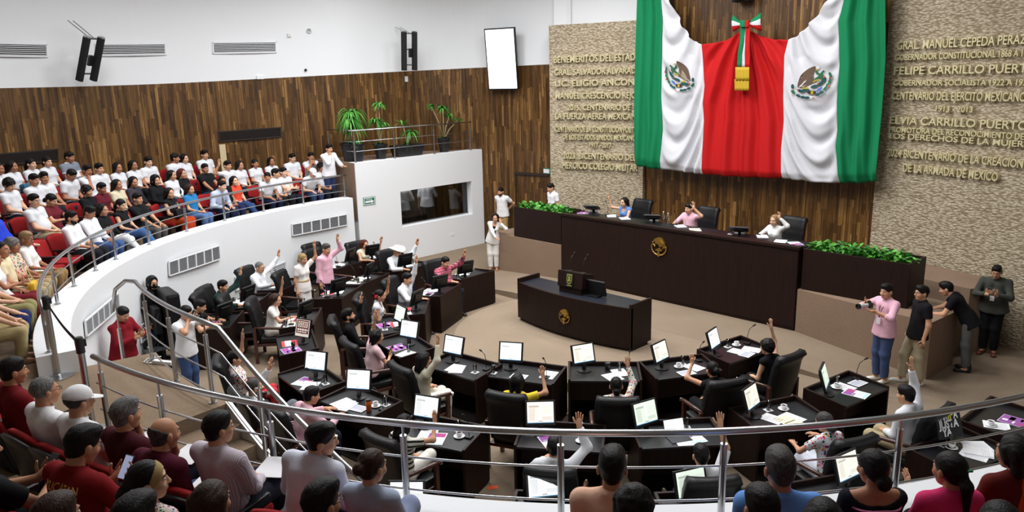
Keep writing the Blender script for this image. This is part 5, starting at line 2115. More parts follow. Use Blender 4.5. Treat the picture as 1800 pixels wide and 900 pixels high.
# ------------------------------------------------------------------ desks, chairs and what lies on them
def desk_proto():
    r = empty('member_desk')
    w_, d_, h_ = .55, .34, .80
    m = MB(); m.b2((-w_, d_ - .035, .02), (w_, d_, h_)); m.build('front_panel', [DESKW], r, bevel=.004)
    for s_ in (-1, 1):
        m = MB()
        m.add([(s_ * w_, -.30, .02), (s_ * (w_ - .035), -.30, .02), (s_ * (w_ - .035), d_ - .035, .02), (s_ * w_, d_ - .035, .02), (s_ * w_, -.30, .755), (s_ * (w_ - .035), -.30, .755), (s_ * (w_ - .035), d_ - .035, h_), (s_ * w_, d_ - .035, h_),
               ], [(0, 1, 2, 3), (4, 5, 6, 7), (0, 1, 5, 4), (1, 2, 6, 5), (2, 3, 7, 6), (3, 0, 4, 7)])
        m.build('side_panel', [DESKW], r, bevel=.003)
    m = MB(); m.b2((-w_ + .036, -.30, .705), (w_ - .036, d_ - .036, .735)); m.build('worktop', [mat('desk_top_black', (24, 24, 27), rough=.35)], r, bevel=.003)
    m = MB(); m.b2((-w_ + .04, -.02, .30), (w_ - .04, .0, .70)); m.build('modesty_panel', [DESKW], r)
    m = MB(); m.b2((-w_ + .03, -.28, 0), (w_ - .03, d_ - .03, .03)); m.build('plinth', [mat('plinth_brown', (26, 17, 13), rough=.6)], r)
    return Proto(r)


def chair_proto():
    r = empty('office_armchair')
    # high curved back
    vs, fs = [], []
    nu, nv = 8, 12
    for side_ in (0, 1):
        for j in range(nv + 1):
            t = j / nv
            z = .44 + .74 * t
            y = -.25 - .13 * t - .05 * max(0, t - .72) ** 1.5 * 4 - (.085 + (.05 if t > .82 else 0) * math.sin(PI * min(1, (t - .82) / .18)) if side_ else 0)
            for i in range(nu + 1):
                u = -1 + 2 * i / nu
                x = u * (.275 + .02 * math.sin(PI * t)) * (1 if t < .93 else 1 - .5 * (t - .93))
                vs.append((x, y + .045 * u * u * (1 if not side_ else .75) - (.006 * math.cos(t * 30) if not side_ else 0), z))
    N = (nu + 1) * (nv + 1)
    for side_ in (0, 1):
        for j in range(nv):
            for i in range(nu):
                a = side_ * N + j * (nu + 1) + i
                q = (a, a + 1, a + nu + 2, a + nu + 1)
                fs.append(q if side_ else q[::-1])
    for j in range(nv):
        for i in (0, nu):
            a = j * (nu + 1) + i
            fs.append((a, a + nu + 1, N + a + nu + 1, N + a))
    for j in (0, nv):
        for i in range(nu):
            a = j * (nu + 1) + i
            fs.append((a, a + 1, N + a + 1, N + a))
    m = MB(); m.add(vs, fs); o = m.build('backrest', [LEATHER], r, smooth=True)
    m = MB(); m.b2((-.27, -.27, .36), (.27, .27, .47)); m.build('seat', [LEATHER], r, bevel=.04)
    for s_ in (-1, 1):
        m = MB(); m.tube([(s_ * .315, -.32, .70), (s_ * .325, -.1, .69), (s_ * .325, .15, .67), (s_ * .325, .24, .655)], [.024, .027, .029, .027], 8)
        arm_ = m.build('armrest', [ARMWOOD], r, smooth=True)
        m = MB(); m.tube([(s_ * .325, .225, .656), (s_ * .325, .262, .65)], .0305, 10); m.build('chrome_tip', [CHROME], arm_)
        m = MB(); m.b2((s_ * .30, .14, 0), (s_ * .35, .20, .655)); m.build('leg', [ARMWOOD], r, bevel=.006)
        m = MB(); m.b2((s_ * .30, -.34, 0), (s_ * .35, -.28, .70)); m.build('leg', [ARMWOOD], r, bevel=.006)
    m = MB(); m.b2((-.30, -.30, .32), (.30, .18, .37)); m.build('seat_frame', [ARMWOOD], r, bevel=.006)
    return Proto(r)


def gallery_seat_proto():
    r = empty('theatre_seat')

    def shell(y0, dy, w_, z0, z1, th):
        vs, fs = [], []
        nu, nv = 8, 6
        for sd in (0, 1):
            for j in range(nv + 1):
                t = j / nv
                for i in range(nu + 1):
                    u = -1 + 2 * i / nu
                    z = z0 + (z1 - z0) * t - (.045 * u * u if j == nv else .02 * u * u * t)
                    vs.append((u * w_, y0 + dy * t - (th if sd else 0) + .03 * u * u, z))
        N = (nu + 1) * (nv + 1)
        for sd in (0, 1):
            for j in range(nv):
                for i in range(nu):
                    a = sd * N + j * (nu + 1) + i
                    q = (a, a + 1, a + nu + 2, a + nu + 1)
                    fs.append(q if sd else q[::-1])
        for j in range(nv):
            for i in (0, nu):
                a = j * (nu + 1) + i
                fs.append((a, a + nu + 1, N + a + nu + 1, N + a))
        for j in (0, nv):
            for i in range(nu):
                a = j * (nu + 1) + i
                fs.append((a, a + 1, N + a + 1, N + a))
        m = MB(); m.add(vs, fs)
        return m
    shell(-.235, -.10, .245, .40, .815, .045).build('back_cushion', [REDSEAT], r, smooth=True)
    shell(-.282, -.11, .262, .30, .795, .035).build('back_shell', [BLACK], r, smooth=True)
    m = MB(); m.b2((-.24, -.24, .36), (.24, .24, .45)); m.build('seat_cushion', [REDSEAT], r, bevel=.035)
    m = MB(); m.b2((-.235, -.22, .31), (.235, .20, .362)); m.build('seat_pan', [BLACK], r, bevel=.01)
    for s_ in (-1, 1):
        m = MB(); m.b2((s_ * .252, -.22, .54), (s_ * .285, .16, .575)); m.b2((s_ * .258, -.16, 0), (s_ * .28, .0, .54)); m.build('armrest', [BLACK], r, bevel=.008)
    return Proto(r)


def doc_screen(m, w_, h_, y, z0, mi0=0):
    """a page on a display: face strips with their own tints"""
    q = lambda x0, x1, a, b, mi, d=0: m.add([(x0, y - d, z0 + a), (x1, y - d, z0 + a), (x1, y - d, z0 + b), (x0, y - d, z0 + b)], [(0, 1, 2, 3)], mi)
    q(-w_ / 2, w_ / 2, 0, h_, 0)
    q(-w_ * .44, -w_ * .06, h_ * .74, h_ * .84, 1, .0006)
    q(-w_ * .44, -w_ * .20, h_ * .12, h_ * .72, 2, .0006)
    q(-w_ * .18, -w_ * .06, h_ * .12, h_ * .72, 3, .0006)
    q(w_ * .06, w_ * .44, h_ * .14, h_ * .32, 2, .0006)
    q(w_ * .06, w_ * .44, h_ * .42, h_ * .80, 3, .0006)
    q(-w_ / 2, w_ / 2, 0, h_ * .035, 4, .0006)


def monitor_proto(tint, nm):
    r = empty('desk_monitor')
    t = tint
    ms = [mat('page_%s' % nm, t, emit=.9, rough=.3), mat('page_head_%s' % nm, tuple(int(c * .80) for c in t), emit=.8), mat('page_grey_%s' % nm, tuple(int(c * .91) for c in t), emit=.85),
          mat('page_pale_%s' % nm, tuple(int(c * .96) for c in t), emit=.9), mat('page_bar_%s' % nm, (90, 150, 190), emit=.7)]
    m = MB(); m.lathe([(.11, 0), (.11, .012), (.03, .022), (.0, .022)], 20); m.build('base', [BLACK], r, smooth=False)
    m = MB(); m.b2((-.03, -.005, .015), (.03, .025, .17)); m.build('stand', [BLACK], r, bevel=.005)
    R = Matrix.Rotation(math.radians(-17), 3, 'X')
    c = MB(); c.box((0, .0, .165), (.385, .035, .315)); c.box((0, .03, .165), (.22, .03, .18))
    cas = c.build('casing', [BLACK], r, bevel=.006)
    cas.location = (0, -.005, .10); cas.rotation_euler = R.to_euler()
    m = MB(); doc_screen(m, .335, .265, -.0185, .04)
    s_ = m.build('display', ms, cas)
    return Proto(r)


MON = {'white': monitor_proto((246, 250, 252), 'white'), 'green': monitor_proto((226, 240, 224), 'green'), 'cream': monitor_proto((240, 238, 222), 'cream'), 'pink': monitor_proto((250, 236, 226), 'pink')}


def glass_proto():
    r = empty('drinking_glass')
    m = MB(); m.lathe([(.030, 0), (.033, .13), (.0305, .13), (.027, .008), (0, .008)], 16); m.build('tumbler', [GLASS], r, smooth=True)
    m = MB(); m.lathe([(.026, .009), (.0285, .085), (0, .085)], 14); m.build('water', [mat('water', (235, 245, 248), rough=.02, trans=1.0)], r, smooth=True)
    m = MB(); m.b2((-.05, -.05, -.003), (.05, .05, -.0005)); m.build('coaster', [PAPER], r)
    return Proto(r)


def cup_proto():
    r = empty('coffee_cup')
    CH = mat('white_china', (240, 240, 240), rough=.2)
    m = MB(); m.lathe([(.035, 0), (.072, .014), (.072, .018), (.03, .008), (0, .008)], 20); m.build('saucer', [CH], r, smooth=True)
    m = MB(); m.lathe([(.022, .010), (.034, .03), (.040, .068), (.037, .068), (.03, .03), (.0, .016)], 18)
    m.build('cup', [CH], r, smooth=True)
    m = MB(); m.tube([(.037, 0, .055), (.058, 0, .055), (.060, 0, .035), (.034, 0, .028)], .0045, 6); m.build('handle', [CH], r, smooth=True)
    m = MB(); m.lathe([(.0355, .058), (0, .0585)], 14); m.build('coffee', [mat('coffee', (46, 28, 18), rough=.15)], r)
    return Proto(r)


def paper_obj(name, z, blocks, label, cat, group, w_=.21, h_=.28, t=.004, base=PAPER):
    cols = {'w': base, 'p': mat('purple_print', (150, 84, 160), rough=.8), 'm': mat('magenta_print', (176, 70, 130), rough=.8), 'r': mat('red_card', (196, 58, 62), rough=.7), 'g': mat('grey_print', (176, 178, 190), rough=.8),
            'c': mat('cyan_edge', (176, 226, 220), rough=.8), 'y': mat('cream_sheet', (236, 230, 196), rough=.8), 'l': mat('text_grey', (206, 208, 212), rough=.8)}
    order = list(cols)
    m = MB(); m.b2((-w_ / 2, -h_ / 2, 0), (w_ / 2, h_ / 2, t))
    for i, (x0, y0, x1, y1, c) in enumerate(blocks):
        m.add([((x0 - .5) * w_, (y0 - .5) * h_, t + .0006 * (1 + i % 2)), ((x1 - .5) * w_, (y0 - .5) * h_, t + .0006 * (1 + i % 2)), ((x1 - .5) * w_, (y1 - .5) * h_, t + .0006 * (1 + i % 2)), ((x0 - .5) * w_, (y1 - .5) * h_, t + .0006 * (1 + i % 2))], [(0, 1, 2, 3)], order.index(c))
    return m.build(name, [cols[k] for k in order])


TEXTL = [(.12, .12 + .07 * i, .88, .145 + .07 * i, 'l') for i in range(10)]
PAPERS = {
    'text': (TEXTL, .22, .29), 'blank': ([], .23, .30), 'stack': (TEXTL[:4] + [(.0, .0, .03, 1, 'g')], .22, .30),
    'flyer': ([(.05, .5, .5, .95, 'p'), (.5, .62, .95, .95, 'm'), (.05, .05, .95, .16, 'c'), (.15, .55, .4, .62, 'g'), (.1, .25, .9, .3, 'l'), (.1, .35, .9, .4, 'l')], .24, .32),
    'purple': ([(.02, .02, .98, .98, 'p'), (.1, .1, .4, .3, 'm'), (.5, .5, .9, .7, 'm'), (.3, .7, .5, .9, 'w'), (.6, .2, .9, .3, 'w'), (.15, .42, .45, .5, 'w')], .28, .30),
    'redfolder': ([(.0, .0, 1, 1, 'r'), (.03, .2, .97, .62, 'w'), (.1, .3, .9, .34, 'l'), (.1, .42, .9, .46, 'l')], .30, .26),
    'tablet': ([(.06, .08, .94, .92, 'g'), (.14, .2, .86, .28, 'l')], .25, .18), 'cream': ([(.03, .0, 1, 1, 'y'), (.1, .2, .9, .25, 'l'), (.1, .4, .9, .45, 'l')], .24, .31)}
GL, CUP = glass_proto(), cup_proto()
DESK, CHAIR, SEAT = desk_proto(), chair_proto(), gallery_seat_proto()
CDESK = (-9.15, 11.3)
PAPER_PROTO = {}


def put_paper(kind, loc, rz, label, side=''):
    if kind not in PAPER_PROTO:
        bl, w_, h_ = PAPERS[kind]
        PAPER_PROTO[kind] = Proto(paper_obj({'redfolder': 'folder', 'tablet': 'tablet_screen_sheet', 'flyer': 'printed_flyer', 'purple': 'printed_flyer'}.get(kind, 'paper_sheets'), 0, bl, '', '', '', w_, h_, .004 if kind not in ('stack', 'redfolder') else .014))
        register(PAPER_PROTO[kind].root)
    nice = {'text': 'printed sheet', 'blank': 'white sheets', 'stack': 'stack of white papers', 'flyer': 'flyer with purple print', 'purple': 'purple printed flyer', 'redfolder': 'red folder with papers', 'tablet': 'white-edged grey printed card', 'cream': 'cream sheets'}[kind]
    return PAPER_PROTO[kind].put(loc, rz, side + nice + ' ' + label, 'folder' if kind == 'redfolder' else 'paper', 'papers on the desks')


WT = .7365


def workplace(px, py, who, mon=None, items=(), yaw=0.0, monx=-.27, monyaw=.35, ring='inner', fz=None, mony=.10):
    """a desk whose worktop centre is seen at (px, py); +Y of the desk looks at the round podium"""
    z0 = RING
    for _ in range(3):
        p = at_z(px, py, z0 + WT)
        z0 = floor_z(p[0], p[1]) if fz is None else fz
    d = (CDESK[0] - p[0], CDESK[1] - p[1])
    rz = math.atan2(-d[0], d[1]) + yaw
    DESK.put((p[0], p[1], z0), rz, 'dark wooden desk of the ' + who, 'desk', 'lawmakers desks')
    cnt = {}
    for it in items: cnt.setdefault(it[0], []).append(it[1])
    c, s_ = math.cos(rz), math.sin(rz)
    W = lambda x, y, z=WT: (p[0] + c * x - s_ * y, p[1] + s_ * x + c * y, z0 + z)
    if mon:
        MON[mon].put(W(monx, mony), rz + monyaw, 'black monitor on the desk of the ' + who, 'monitor', 'desk monitors')
    for it in items:
        k, x, y = it[:3]
        r = it[3] if len(it) > 3 else 0
        if k == 'glass': GL.put(W(x, y, WT + .0035), rz, 'glass of water on the desk of the ' + who, 'glass', 'water glasses')
        elif k == 'cup': CUP.put(W(x, y), rz + r, 'white coffee cup on the desk of the ' + who, 'cup', 'coffee cups')
        elif k == 'mic': MIC.put(W(x, y), rz + r, 'gooseneck microphone on the desk of the ' + who, 'microphone', 'gooseneck microphones')
        elif k in PAPERS:
            xs_ = sorted(cnt[k])
            side = '' if len(xs_) == 1 else (('left', 'right') if len(xs_) == 2 else ('left', 'middle', 'right'))[xs_.index(x)] + ' '
            put_paper(k, W(x, y, WT + .001 + (.005 if k == 'tablet' else 0)), rz + r, 'on the desk of the ' + who, side)
    return dict(p=p, rz=rz, z=z0, W=W)


def chair_at(x, y, rz, z, label):
    return CHAIR.put((x, y, z), rz, label, 'chair', 'black leather armchairs')

# ------------------------------------------------------------------ lawmakers at their desks
HRES = .0165
ST = dict(mon='white')


def item_std(*extra):
    return list(extra)


def member(label, who, desk, hp, facing=0.0, chair=True, mon='white', items=(), dyaw=0.0, h=HRES, monx=-.27, monyaw=.35, back=0.0, **kw):
    wp = workplace(desk[0], desk[1], who, mon, items, dyaw, monx, monyaw)
    face = wp['rz'] + facing
    z = wp['z']
    info = person(label, (0, 0, z), face, head_at=hp, h=h, R=kw.pop('R', 'up'), L=kw.pop('L', 'desk'), **kw)
    b = info['base']
    if chair:
        cb = wpt(info, (0, .08 - back, 0))
        chair_at(cb.x, cb.y, face, z, 'black leather armchair of the ' + who)
    info['wp'] = wp
    return info


PLAID = pattern('plaid_cloth', 'plaid', (205, 120, 130), (150, 40, 60), 22)
NAVY, BLK, KHAKI, JEANS, GREYT, OLIVE = (34, 38, 56), (22, 22, 25), (172, 156, 122), (62, 84, 124), (110, 112, 118), (108, 110, 78)
WH = (222, 224, 228)

# inner arc, from the far left round to the right
member('man in a red plaid shirt with left arm raised at the end desk', 'man in the plaid shirt', (822, 484), (783, 461), R='desk', L='upfwd', sleeve='long', topmat=PLAID, bottom=NAVY, fat=1.22, hair='short', head=(0, 14, 0),
       items=[('text', .02, -.16), ('cup', -.15, -.14), ('mic', .1, -.02), ('glass', .4, .1)], monx=.18, monyaw=-.3)
member('man in white long-sleeved shirt with arm stretched straight up', 'white-shirted man with arm straight up', (768, 512), (716, 490), R='desk', L={'n': 'up', 's': (-.02, .18, .50)}, sleeve='long', top=WH, bottom=NAVY, hair='short',
       items=[('stack', .0, -.12), ('flyer', .25, -.14), ('glass', -.1, -.14), ('mic', .32, -.05)], monx=.1, monyaw=-.55)
member('woman in sleeveless white top with a red flower in her hair', 'woman with red hair flower', (722, 543), (668, 520), R='lap', L={'n': 'up', 's': (-.06, .22, .42)}, female=True, sleeve='none', top=WH, bottom=BLK, hair='bun', open_neck=True, skin=1,
       items=[('redfolder', .1, -.12), ('text', .3, -.1, .3), ('mic', .2, -.05)], monx=.05, monyaw=-.5)
member('bearded man in black leaning back with hand raised', 'bearded man in black', (690, 572), (612, 555), L={'n': 'upside', 's': (-.12, .26, .36)}, R='lap', sleeve='long', top=(24, 24, 26), bottom=BLK, hair='neat', wear=('beard',), lean=-10, head=(0, -6, 0), mon='green',
       items=[('purple', -.05, -.12, .2), ('redfolder', .0, .1), ('glass', .2, -.16)], monx=.2, monyaw=.35)
member('short-haired woman in pale pink blouse holding a phone', 'woman in the pale pink blouse', (710, 608), (663, 592), R='phone', L={'n': 'up', 's': (-.04, .14, .46)}, female=True, sleeve='short', top=(226, 190, 196), bottom=BLK, hair='bob', fat=1.14,
       items=[('purple', .02, -.12, .15), ('glass', .33, -.06), ('text', .38, -.14, .4)], monx=-.02, monyaw=.5, lean=10, wear=('glasses',))
member('woman with long black hair in a cream jacket', 'long-haired woman in cream jacket', (812, 645), (746, 632), R={'n': 'up', 's': (.0, .22, .46)}, L='hip2', female=True, sleeve='long', top=(206, 200, 178), bottom=(226, 222, 210), hair='verylong',
       items=[('blank', -.05, -.1, .2), ('stack', .02, -.14, .5), ('glass', .32, -.06), ('mic', .40, .12)], facing=-.25, monx=-.28, monyaw=.1)
member('woman in yellow blouse seen from behind, right arm bent up', 'woman in the yellow blouse', (925, 656), (910, 672), R={'n': 'upbent', 's': (.16, .24, .27)}, L='desk', female=True, sleeve='short', top=(232, 204, 60), bottom=BLK, hair='bob',
       items=[('tablet', -.05, -.18), ('stack', .36, .02), ('glass', -.48, -.16), ('mic', .36, -.08)], monx=-.30, monyaw=.15)
member('person with flowery sleeves and raised hand, hidden by chair', 'person with flowery sleeves', (1062, 656), (1083, 678), R={'n': 'up', 's': (.02, .30, .40)}, L='lap', female=True, sleeve='long', topmat=pattern('flowery_cloth', 'flowers', (226, 226, 216), (0, 0, 0), 34), bottom=BLK, hair='lowbun',
       items=[('blank', .12, -.16, .5), ('glass', .24, .1), ('text', .24, .02, .3), ('mic', .38, .1)], monx=-.30, monyaw=.45, mon='cream')
member('woman in black with tight dark hair, seen from behind', 'woman in black with tight hair', (1196, 648), (1252, 650), R='lap', L={'n': 'upfwd', 's': (-.02, .34, .22)}, female=True, sleeve='none', top=BLK, bottom=BLK, hair='bun', items=[('cup', .0, .06), ('text', .22, -.02, .4), ('tablet', .0, -.20, .1), ('glass', .12, .16), ('mic', .42, .2)],
       monx=-.26, monyaw=.55, mon='cream', open_neck=True)
member('curly-haired woman in a black tank top with one arm raised', 'curly-haired woman in black tank top', (1293, 617), (1348, 610), R={'n': 'up', 's': (.06, .16, .45)}, L='lap', female=True, sleeve='none', top=BLK, bottom=BLK, hair='curly', open_neck=True, skin=2,
       items=[('text', .0, -.05, .2), ('text', .25, -.12, .4), ('tablet', .0, -.22, .2), ('cup', .22, .16), ('glass', .05, .2), ('mic', .42, .1)], monx=-.38, monyaw=.3)

# middle arc
member('man in a white cowboy hat with left hand raised', 'man in the cowboy hat', (718, 470), (698, 442), R='desk', L={'n': 'upside', 's': (-.30, .24, .30)}, sleeve='long', top=WH, bottom=NAVY, hair='thin', hc='grey', wear=('cowboy',), fat=1.1,
       items=[('mic', .1, -.05), ('blank', -.1, -.16), ('glass', -.28, -.16)], monx=.22, monyaw=-.2, skin=1)
wpE = workplace(640, 492, 'empty place behind the flower-haired woman', 'white', [('blank', -.1, -.1, .3), ('cream', .05, -.1, -.4), ('mic', .1, -.16), ('glass', .3, .05), ('text', .35, -.1)], 0, .0, .2)
c = wpE['W'](0, -.72, 0)
chair_at(c[0], c[1], wpE['rz'] + .2, wpE['z'], 'empty black armchair left of the man in cowboy hat')
wpE2 = workplace(594, 516, 'absent lawmaker beside standing woman', 'pink', [('blank', -.08, -.08, .2), ('redfolder', .0, -.2), ('glass', .22, -.18), ('mic', .3, -.1)], 0, .22, -.5)
c = wpE2['W'](-.05, -.95, 0)
chair_at(c[0], c[1], wpE2['rz'] + .1, wpE2['z'], 'empty black armchair beside the standing woman in white')
member('woman with long brown hair and white blouse, arm straight up', 'long-haired woman in white blouse', (528, 562), (485, 527), R='desk', L={'n': 'up', 's': (-.02, .20, .48)}, female=True, sleeve='short', top=(226, 222, 216), bottom=(214, 206, 196), hair='verylong', hc='brown', lean=10, head=(-10, 12, 0),
       items=[('redfolder', .0, -.14), ('cream', .05, -.1, .5), ('text', .28, -.1), ('mic', .3, -.12), ('glass', .38, -.2)], monx=.08, monyaw=-.6)
member('reclining woman in white blouse with red embroidery, arm raised', 'reclining woman in red embroidered blouse', (520, 605), (413, 630), L={'n': 'up', 's': (-.02, .16, .48)}, R='lap', female=True, sleeve='short', topmat=pattern('red_embroidery', 'flowers', (232, 228, 226), (0, 0, 0), 34), bottom=(200, 60, 66), hair='short', lean=-14,
       mon=None, items=[('redfolder', -.05, -.10), ('purple', .28, -.1, .2), ('glass', .26, -.06)])
member('balding man reclining in white shirt and grey trousers', 'reclining balding man in white', (545, 668), (447, 680), L={'n': 'upfwd', 's': (-.02, .30, .34)}, R='knee', sleeve='long', top=WH, bottom=GREYT, hair='thin', hc='salt', wear=('beard',), beardc='grey', lean=-16, legs='up', skin=0,
       items=[('flyer', .0, -.1, .5), ('stack', .25, -.1, .8), ('glass', .30, .12), ('mic', .42, -.06)], monx=-.02, monyaw=.6)
member('man in light pink shirt writing at his desk', 'man writing in the pink shirt', (632, 708), (548, 695), R='desk', L='desk', sleeve='long', top=(226, 178, 190), bottom=(30, 34, 46), hair='short', lean=14, head=(-8, 16, 0), facing=-.15,
       items=[('blank', -.18, -.15), ('stack', -.05, -.2, .3), ('tablet', .15, -.14, .2), ('cup', .28, .06), ('glass', .36, .18), ('mic', .45, .05)], monx=-.14, monyaw=.5)
member('woman in black and white striped top with right hand raised', 'woman in the striped top', (770, 762), (712, 745), R={'n': 'upbent', 's': (.10, .34, .20)}, L='lap', female=True, sleeve='short', topmat=pattern('bw_stripes', 'stripes', (222, 220, 208), (38, 38, 36), 17, 2), bottom=(226, 222, 212), hair='wavy', legs='cross', facing=-.25,
       items=[('blank', -.1, -.1, .3), ('flyer', .05, -.14, .3), ('cup', .30, .02), ('glass', .2, .18), ('mic', .42, .06)], monx=-.24, monyaw=.05)
member('man in white shirt from behind, hand open above his head', 'white-shirted man below the podium end', (986, 770), (975, 785), R={'n': 'up', 's': (.08, .18, .40)}, L='desk', sleeve='long', top=WH, bottom=NAVY, hair='short',
       items=[('flyer', -.12, -.1, .5), ('cup', .26, -.06), ('mic', .4, .18), ('glass', .25, .18)], monx=-.27, monyaw=.2, mon='pink')
member('man in white short-sleeved shirt with arm straight up at right', 'white-shirted man with laptop', (1190, 765), (1232, 800), R={'n': 'up', 's': (.06, .18, .46)}, L='lap', sleeve='elbow', top=WH, bottom=NAVY, hair='short',
       items=[('flyer', .18, -.08, .2), ('blank', .05, -.14), ('cup', .0, .2), ('glass', .18, .2)], monx=-.36, monyaw=.45, mon='green')
member('grey-haired woman in flower-embroidered white blouse writing', 'woman in the embroidered white blouse', (1368, 730), (1448, 742), R='desk', L={'n': 'desk', 's': (-.02, .40, -.22)}, female=True, sleeve='short', topmat=pattern('embroidered_cloth', 'flowers', (226, 228, 236), (0, 0, 0), 26), bottom=(206, 210, 222), skirt='midi', hair='lowbun', hc='salt', wear=('glasses',), lean=12, head=(10, 14, 0),
       items=[('blank', .1, -.14, .3), ('cream', .0, -.2, .2), ('text', -.14, -.06, .4), ('cup', .18, .12), ('glass', -.02, .18)], monx=-.32, monyaw=.5, mon='cream')
member('man in white shirt at the rightmost near desk, arm up', 'white-shirted man at the far right desk', (1490, 686), (1592, 694), R={'n': 'up', 's': (.06, .14, .46)}, L='lap', sleeve='long', top=WH, bottom=KHAKI, hair='short', items=[('flyer', -.02, -.14, .2), ('cup', -.05, .14), ('text', .06, .1), ('glass', .05, .2), ('tablet', .33, .05), ('mic', .46, .15)],
       monx=-.36, monyaw=.45, mon='green')

# outer arc
member('long-haired woman in sleeveless cream top at the far desk', 'woman in the sleeveless cream top', (666, 452), (641, 430), R='desk', L={'n': 'upside', 's': (-.24, .26, .24)}, female=True, sleeve='none', top=(222, 212, 186), bottom=BLK, hair='long', hc='red', items=[('text', .1, -.12), ('mic', .0, -.05), ('glass', .1, -.2)], monx=.3, monyaw=-.2)
wpE3 = workplace(604, 466, 'empty place before the parapet', 'white', [('text', .0, -.1), ('mic', .2, .0)], 0, -.1, .2)
c = wpE3['W'](.0, -.70, 0)
chair_at(c[0], c[1], wpE3['rz'], wpE3['z'], 'empty black armchair left of woman in sleeveless cream top')
member('balding grey-haired man in white shirt with glasses, arm up', 'grey-haired man in white shirt', (497, 502), (457, 470), R='desk', L={'n': 'upside', 's': (-.34, .20, .34)}, sleeve='long', top=WH, bottom=NAVY, hair='thin', hc='grey', wear=('glasses',), fat=1.12, mon=None, items=[('cup', .2, .0), ('tablet', -.1, -.1), ('mic', .05, .0), ('text', .15, -.2)], skin=0)
member('man in dark green shirt with left arm raised', 'man in the dark green shirt', (432, 532), (392, 503), R='desk', L={'n': 'upside', 's': (-.26, .24, .34)}, sleeve='long', top=(28, 48, 46), bottom=BLK, hair='short', items=[('blank', -.1, -.14, .2), ('text', .1, -.05), ('glass', .1, -.2), ('cup', .18, -.16)], monx=.15, monyaw=-.3)
member('man in black and yellow vest reading at his desk', 'man in the black and yellow vest', (385, 567), (352, 538), R='desk', L='desk', sleeve='short', top=(36, 32, 30), bottom=NAVY, hair='short', lean=14, head=(0, 22, 0), chair=False, items=[('flyer', -.1, -.14), ('blank', .1, -.1, .3), ('glass', .18, -.12)], monx=.05, monyaw=-.5)
p = at_z(352, 545, .3)
chair_at(-14.35, 5.95, -.75, RING, 'empty black armchair between the green-shirted and vest-wearing men')
p = at_z(436, 575, .35)
chair_at(p[0], p[1], -.62, RING, 'empty black armchair behind the reclining woman in embroidered blouse')
wpR = workplace(1690, 795, 'person behind the TARIFA sign', None, [('text', .05, -.12, .3), ('stack', .16, -.1, .6), ('text', .3, .0, 1.0), ('cup', .0, .12), ('glass', -.02, .22), ('tablet', .2, -.16, .5)], 0)
person('person in white shirt beside the TARIFA sign, hand raised', (0, 0, RING), wpR['rz'], head_at=(1664, 846), R='lap', L={'n': 'upfwd', 's': (-.06, .30, .12)}, sleeve='long', top=WH, bottom=NAVY, hair='short', h=HRES)
chair_at(*[float(q) for q in wpR['W'](-.05, -.72, 0)[:2]], wpR['rz'], RING, 'black armchair of the person beside the TARIFA sign')
wpR2 = workplace(1764, 738, 'lawmaker at the right edge', None, [('cup', -.3, .05), ('text', -.25, .0, .4), ('purple', .05, -.1)], 0, .0, -.9)
for (qx, qy, who, ms) in ((990, 905, 'hidden lawmaker below the peach-shirted spectator', 'white'), (1255, 900, 'hidden lawmaker below the man in blue', 'green'), (1488, 872, 'hidden lawmaker below woman in black', 'cream'), (740, 930, 'hidden lawmaker near the parapet corner', 'white')):
    workplace(qx, qy, who, ms, [('flyer', -.05, -.12, .3), ('blank', .2, -.1)] if qx != 990 else [], 0, -.2 if qx < 1400 else .1, .3)
# loose things on the desks
wp = [a for a in ALLP if a['label'].startswith('man in light pink')][0]['wp']
m = MB(); m.lathe([(.036, 0), (.040, .12), (.040, .155), (.036, .16)], 16); m.build
q = m.build('insulated_tumbler', [mat('orange_tumbler', (226, 112, 40), rough=.35)], smooth=True); q.location = wp['W'](.33, -.10)
m = MB(); m.lathe([(.041, 0), (.041, .02), (.0, .022)], 16); k = m.build('lid', [BLACK], q); k.location = (0, 0, .16)
tag(q, 'orange tumbler with dark lid on the pink-shirted mans desk', 'tumbler')
wp = [a for a in ALLP if a['label'].startswith('person with flowery')][0]['wp']
m = MB(); m.lathe([(.042, 0), (.046, .11), (.042, .112), (.038, .02), (0, .02)], 16); q = m.build('black_mug', [BLACK], smooth=True); q.location = wp['W'](.06, .16)
tag(q, 'black mug on the desk of the person with flowery sleeves', 'mug')
wp = [a for a in ALLP if a['label'].startswith('man in white short')][0]['wp']
lap = empty('tablet_computer', wp['W'](-.02, .0), wp['rz'] + .2, 'slim tablet computer with keyboard on the desk by the raised arm', 'computer')
m = MB(); m.b2((-.14, -.20, 0), (.14, 0, .008)); m.build('keyboard', [mat('dark_keys', (36, 38, 42), rough=.6)], lap, bevel=.002)
R = Matrix.Rotation(math.radians(-22), 3, 'X')
m = MB(); m.box((0, 0, .1), (.28, .008, .2)); o = m.build('display_back', [BLACK], lap); o.rotation_euler = R.to_euler(); o.location = (0, .01, .005)
m = MB(); m.add([(-.132, -.0048, .01), (.132, -.0048, .01), (.132, -.0048, .19), (-.132, -.0048, .19)], [(0, 1, 2, 3)]); m.add([(-.06, -.0054, .04), (.03, -.0054, .04), (.03, -.0054, .07), (-.06, -.0054, .07)], [(0, 1, 2, 3)], 1)
m.build('display', [mat('tablet_page', (246, 248, 252), emit=.9), mat('tablet_block', (150, 170, 220), emit=.8)], o)
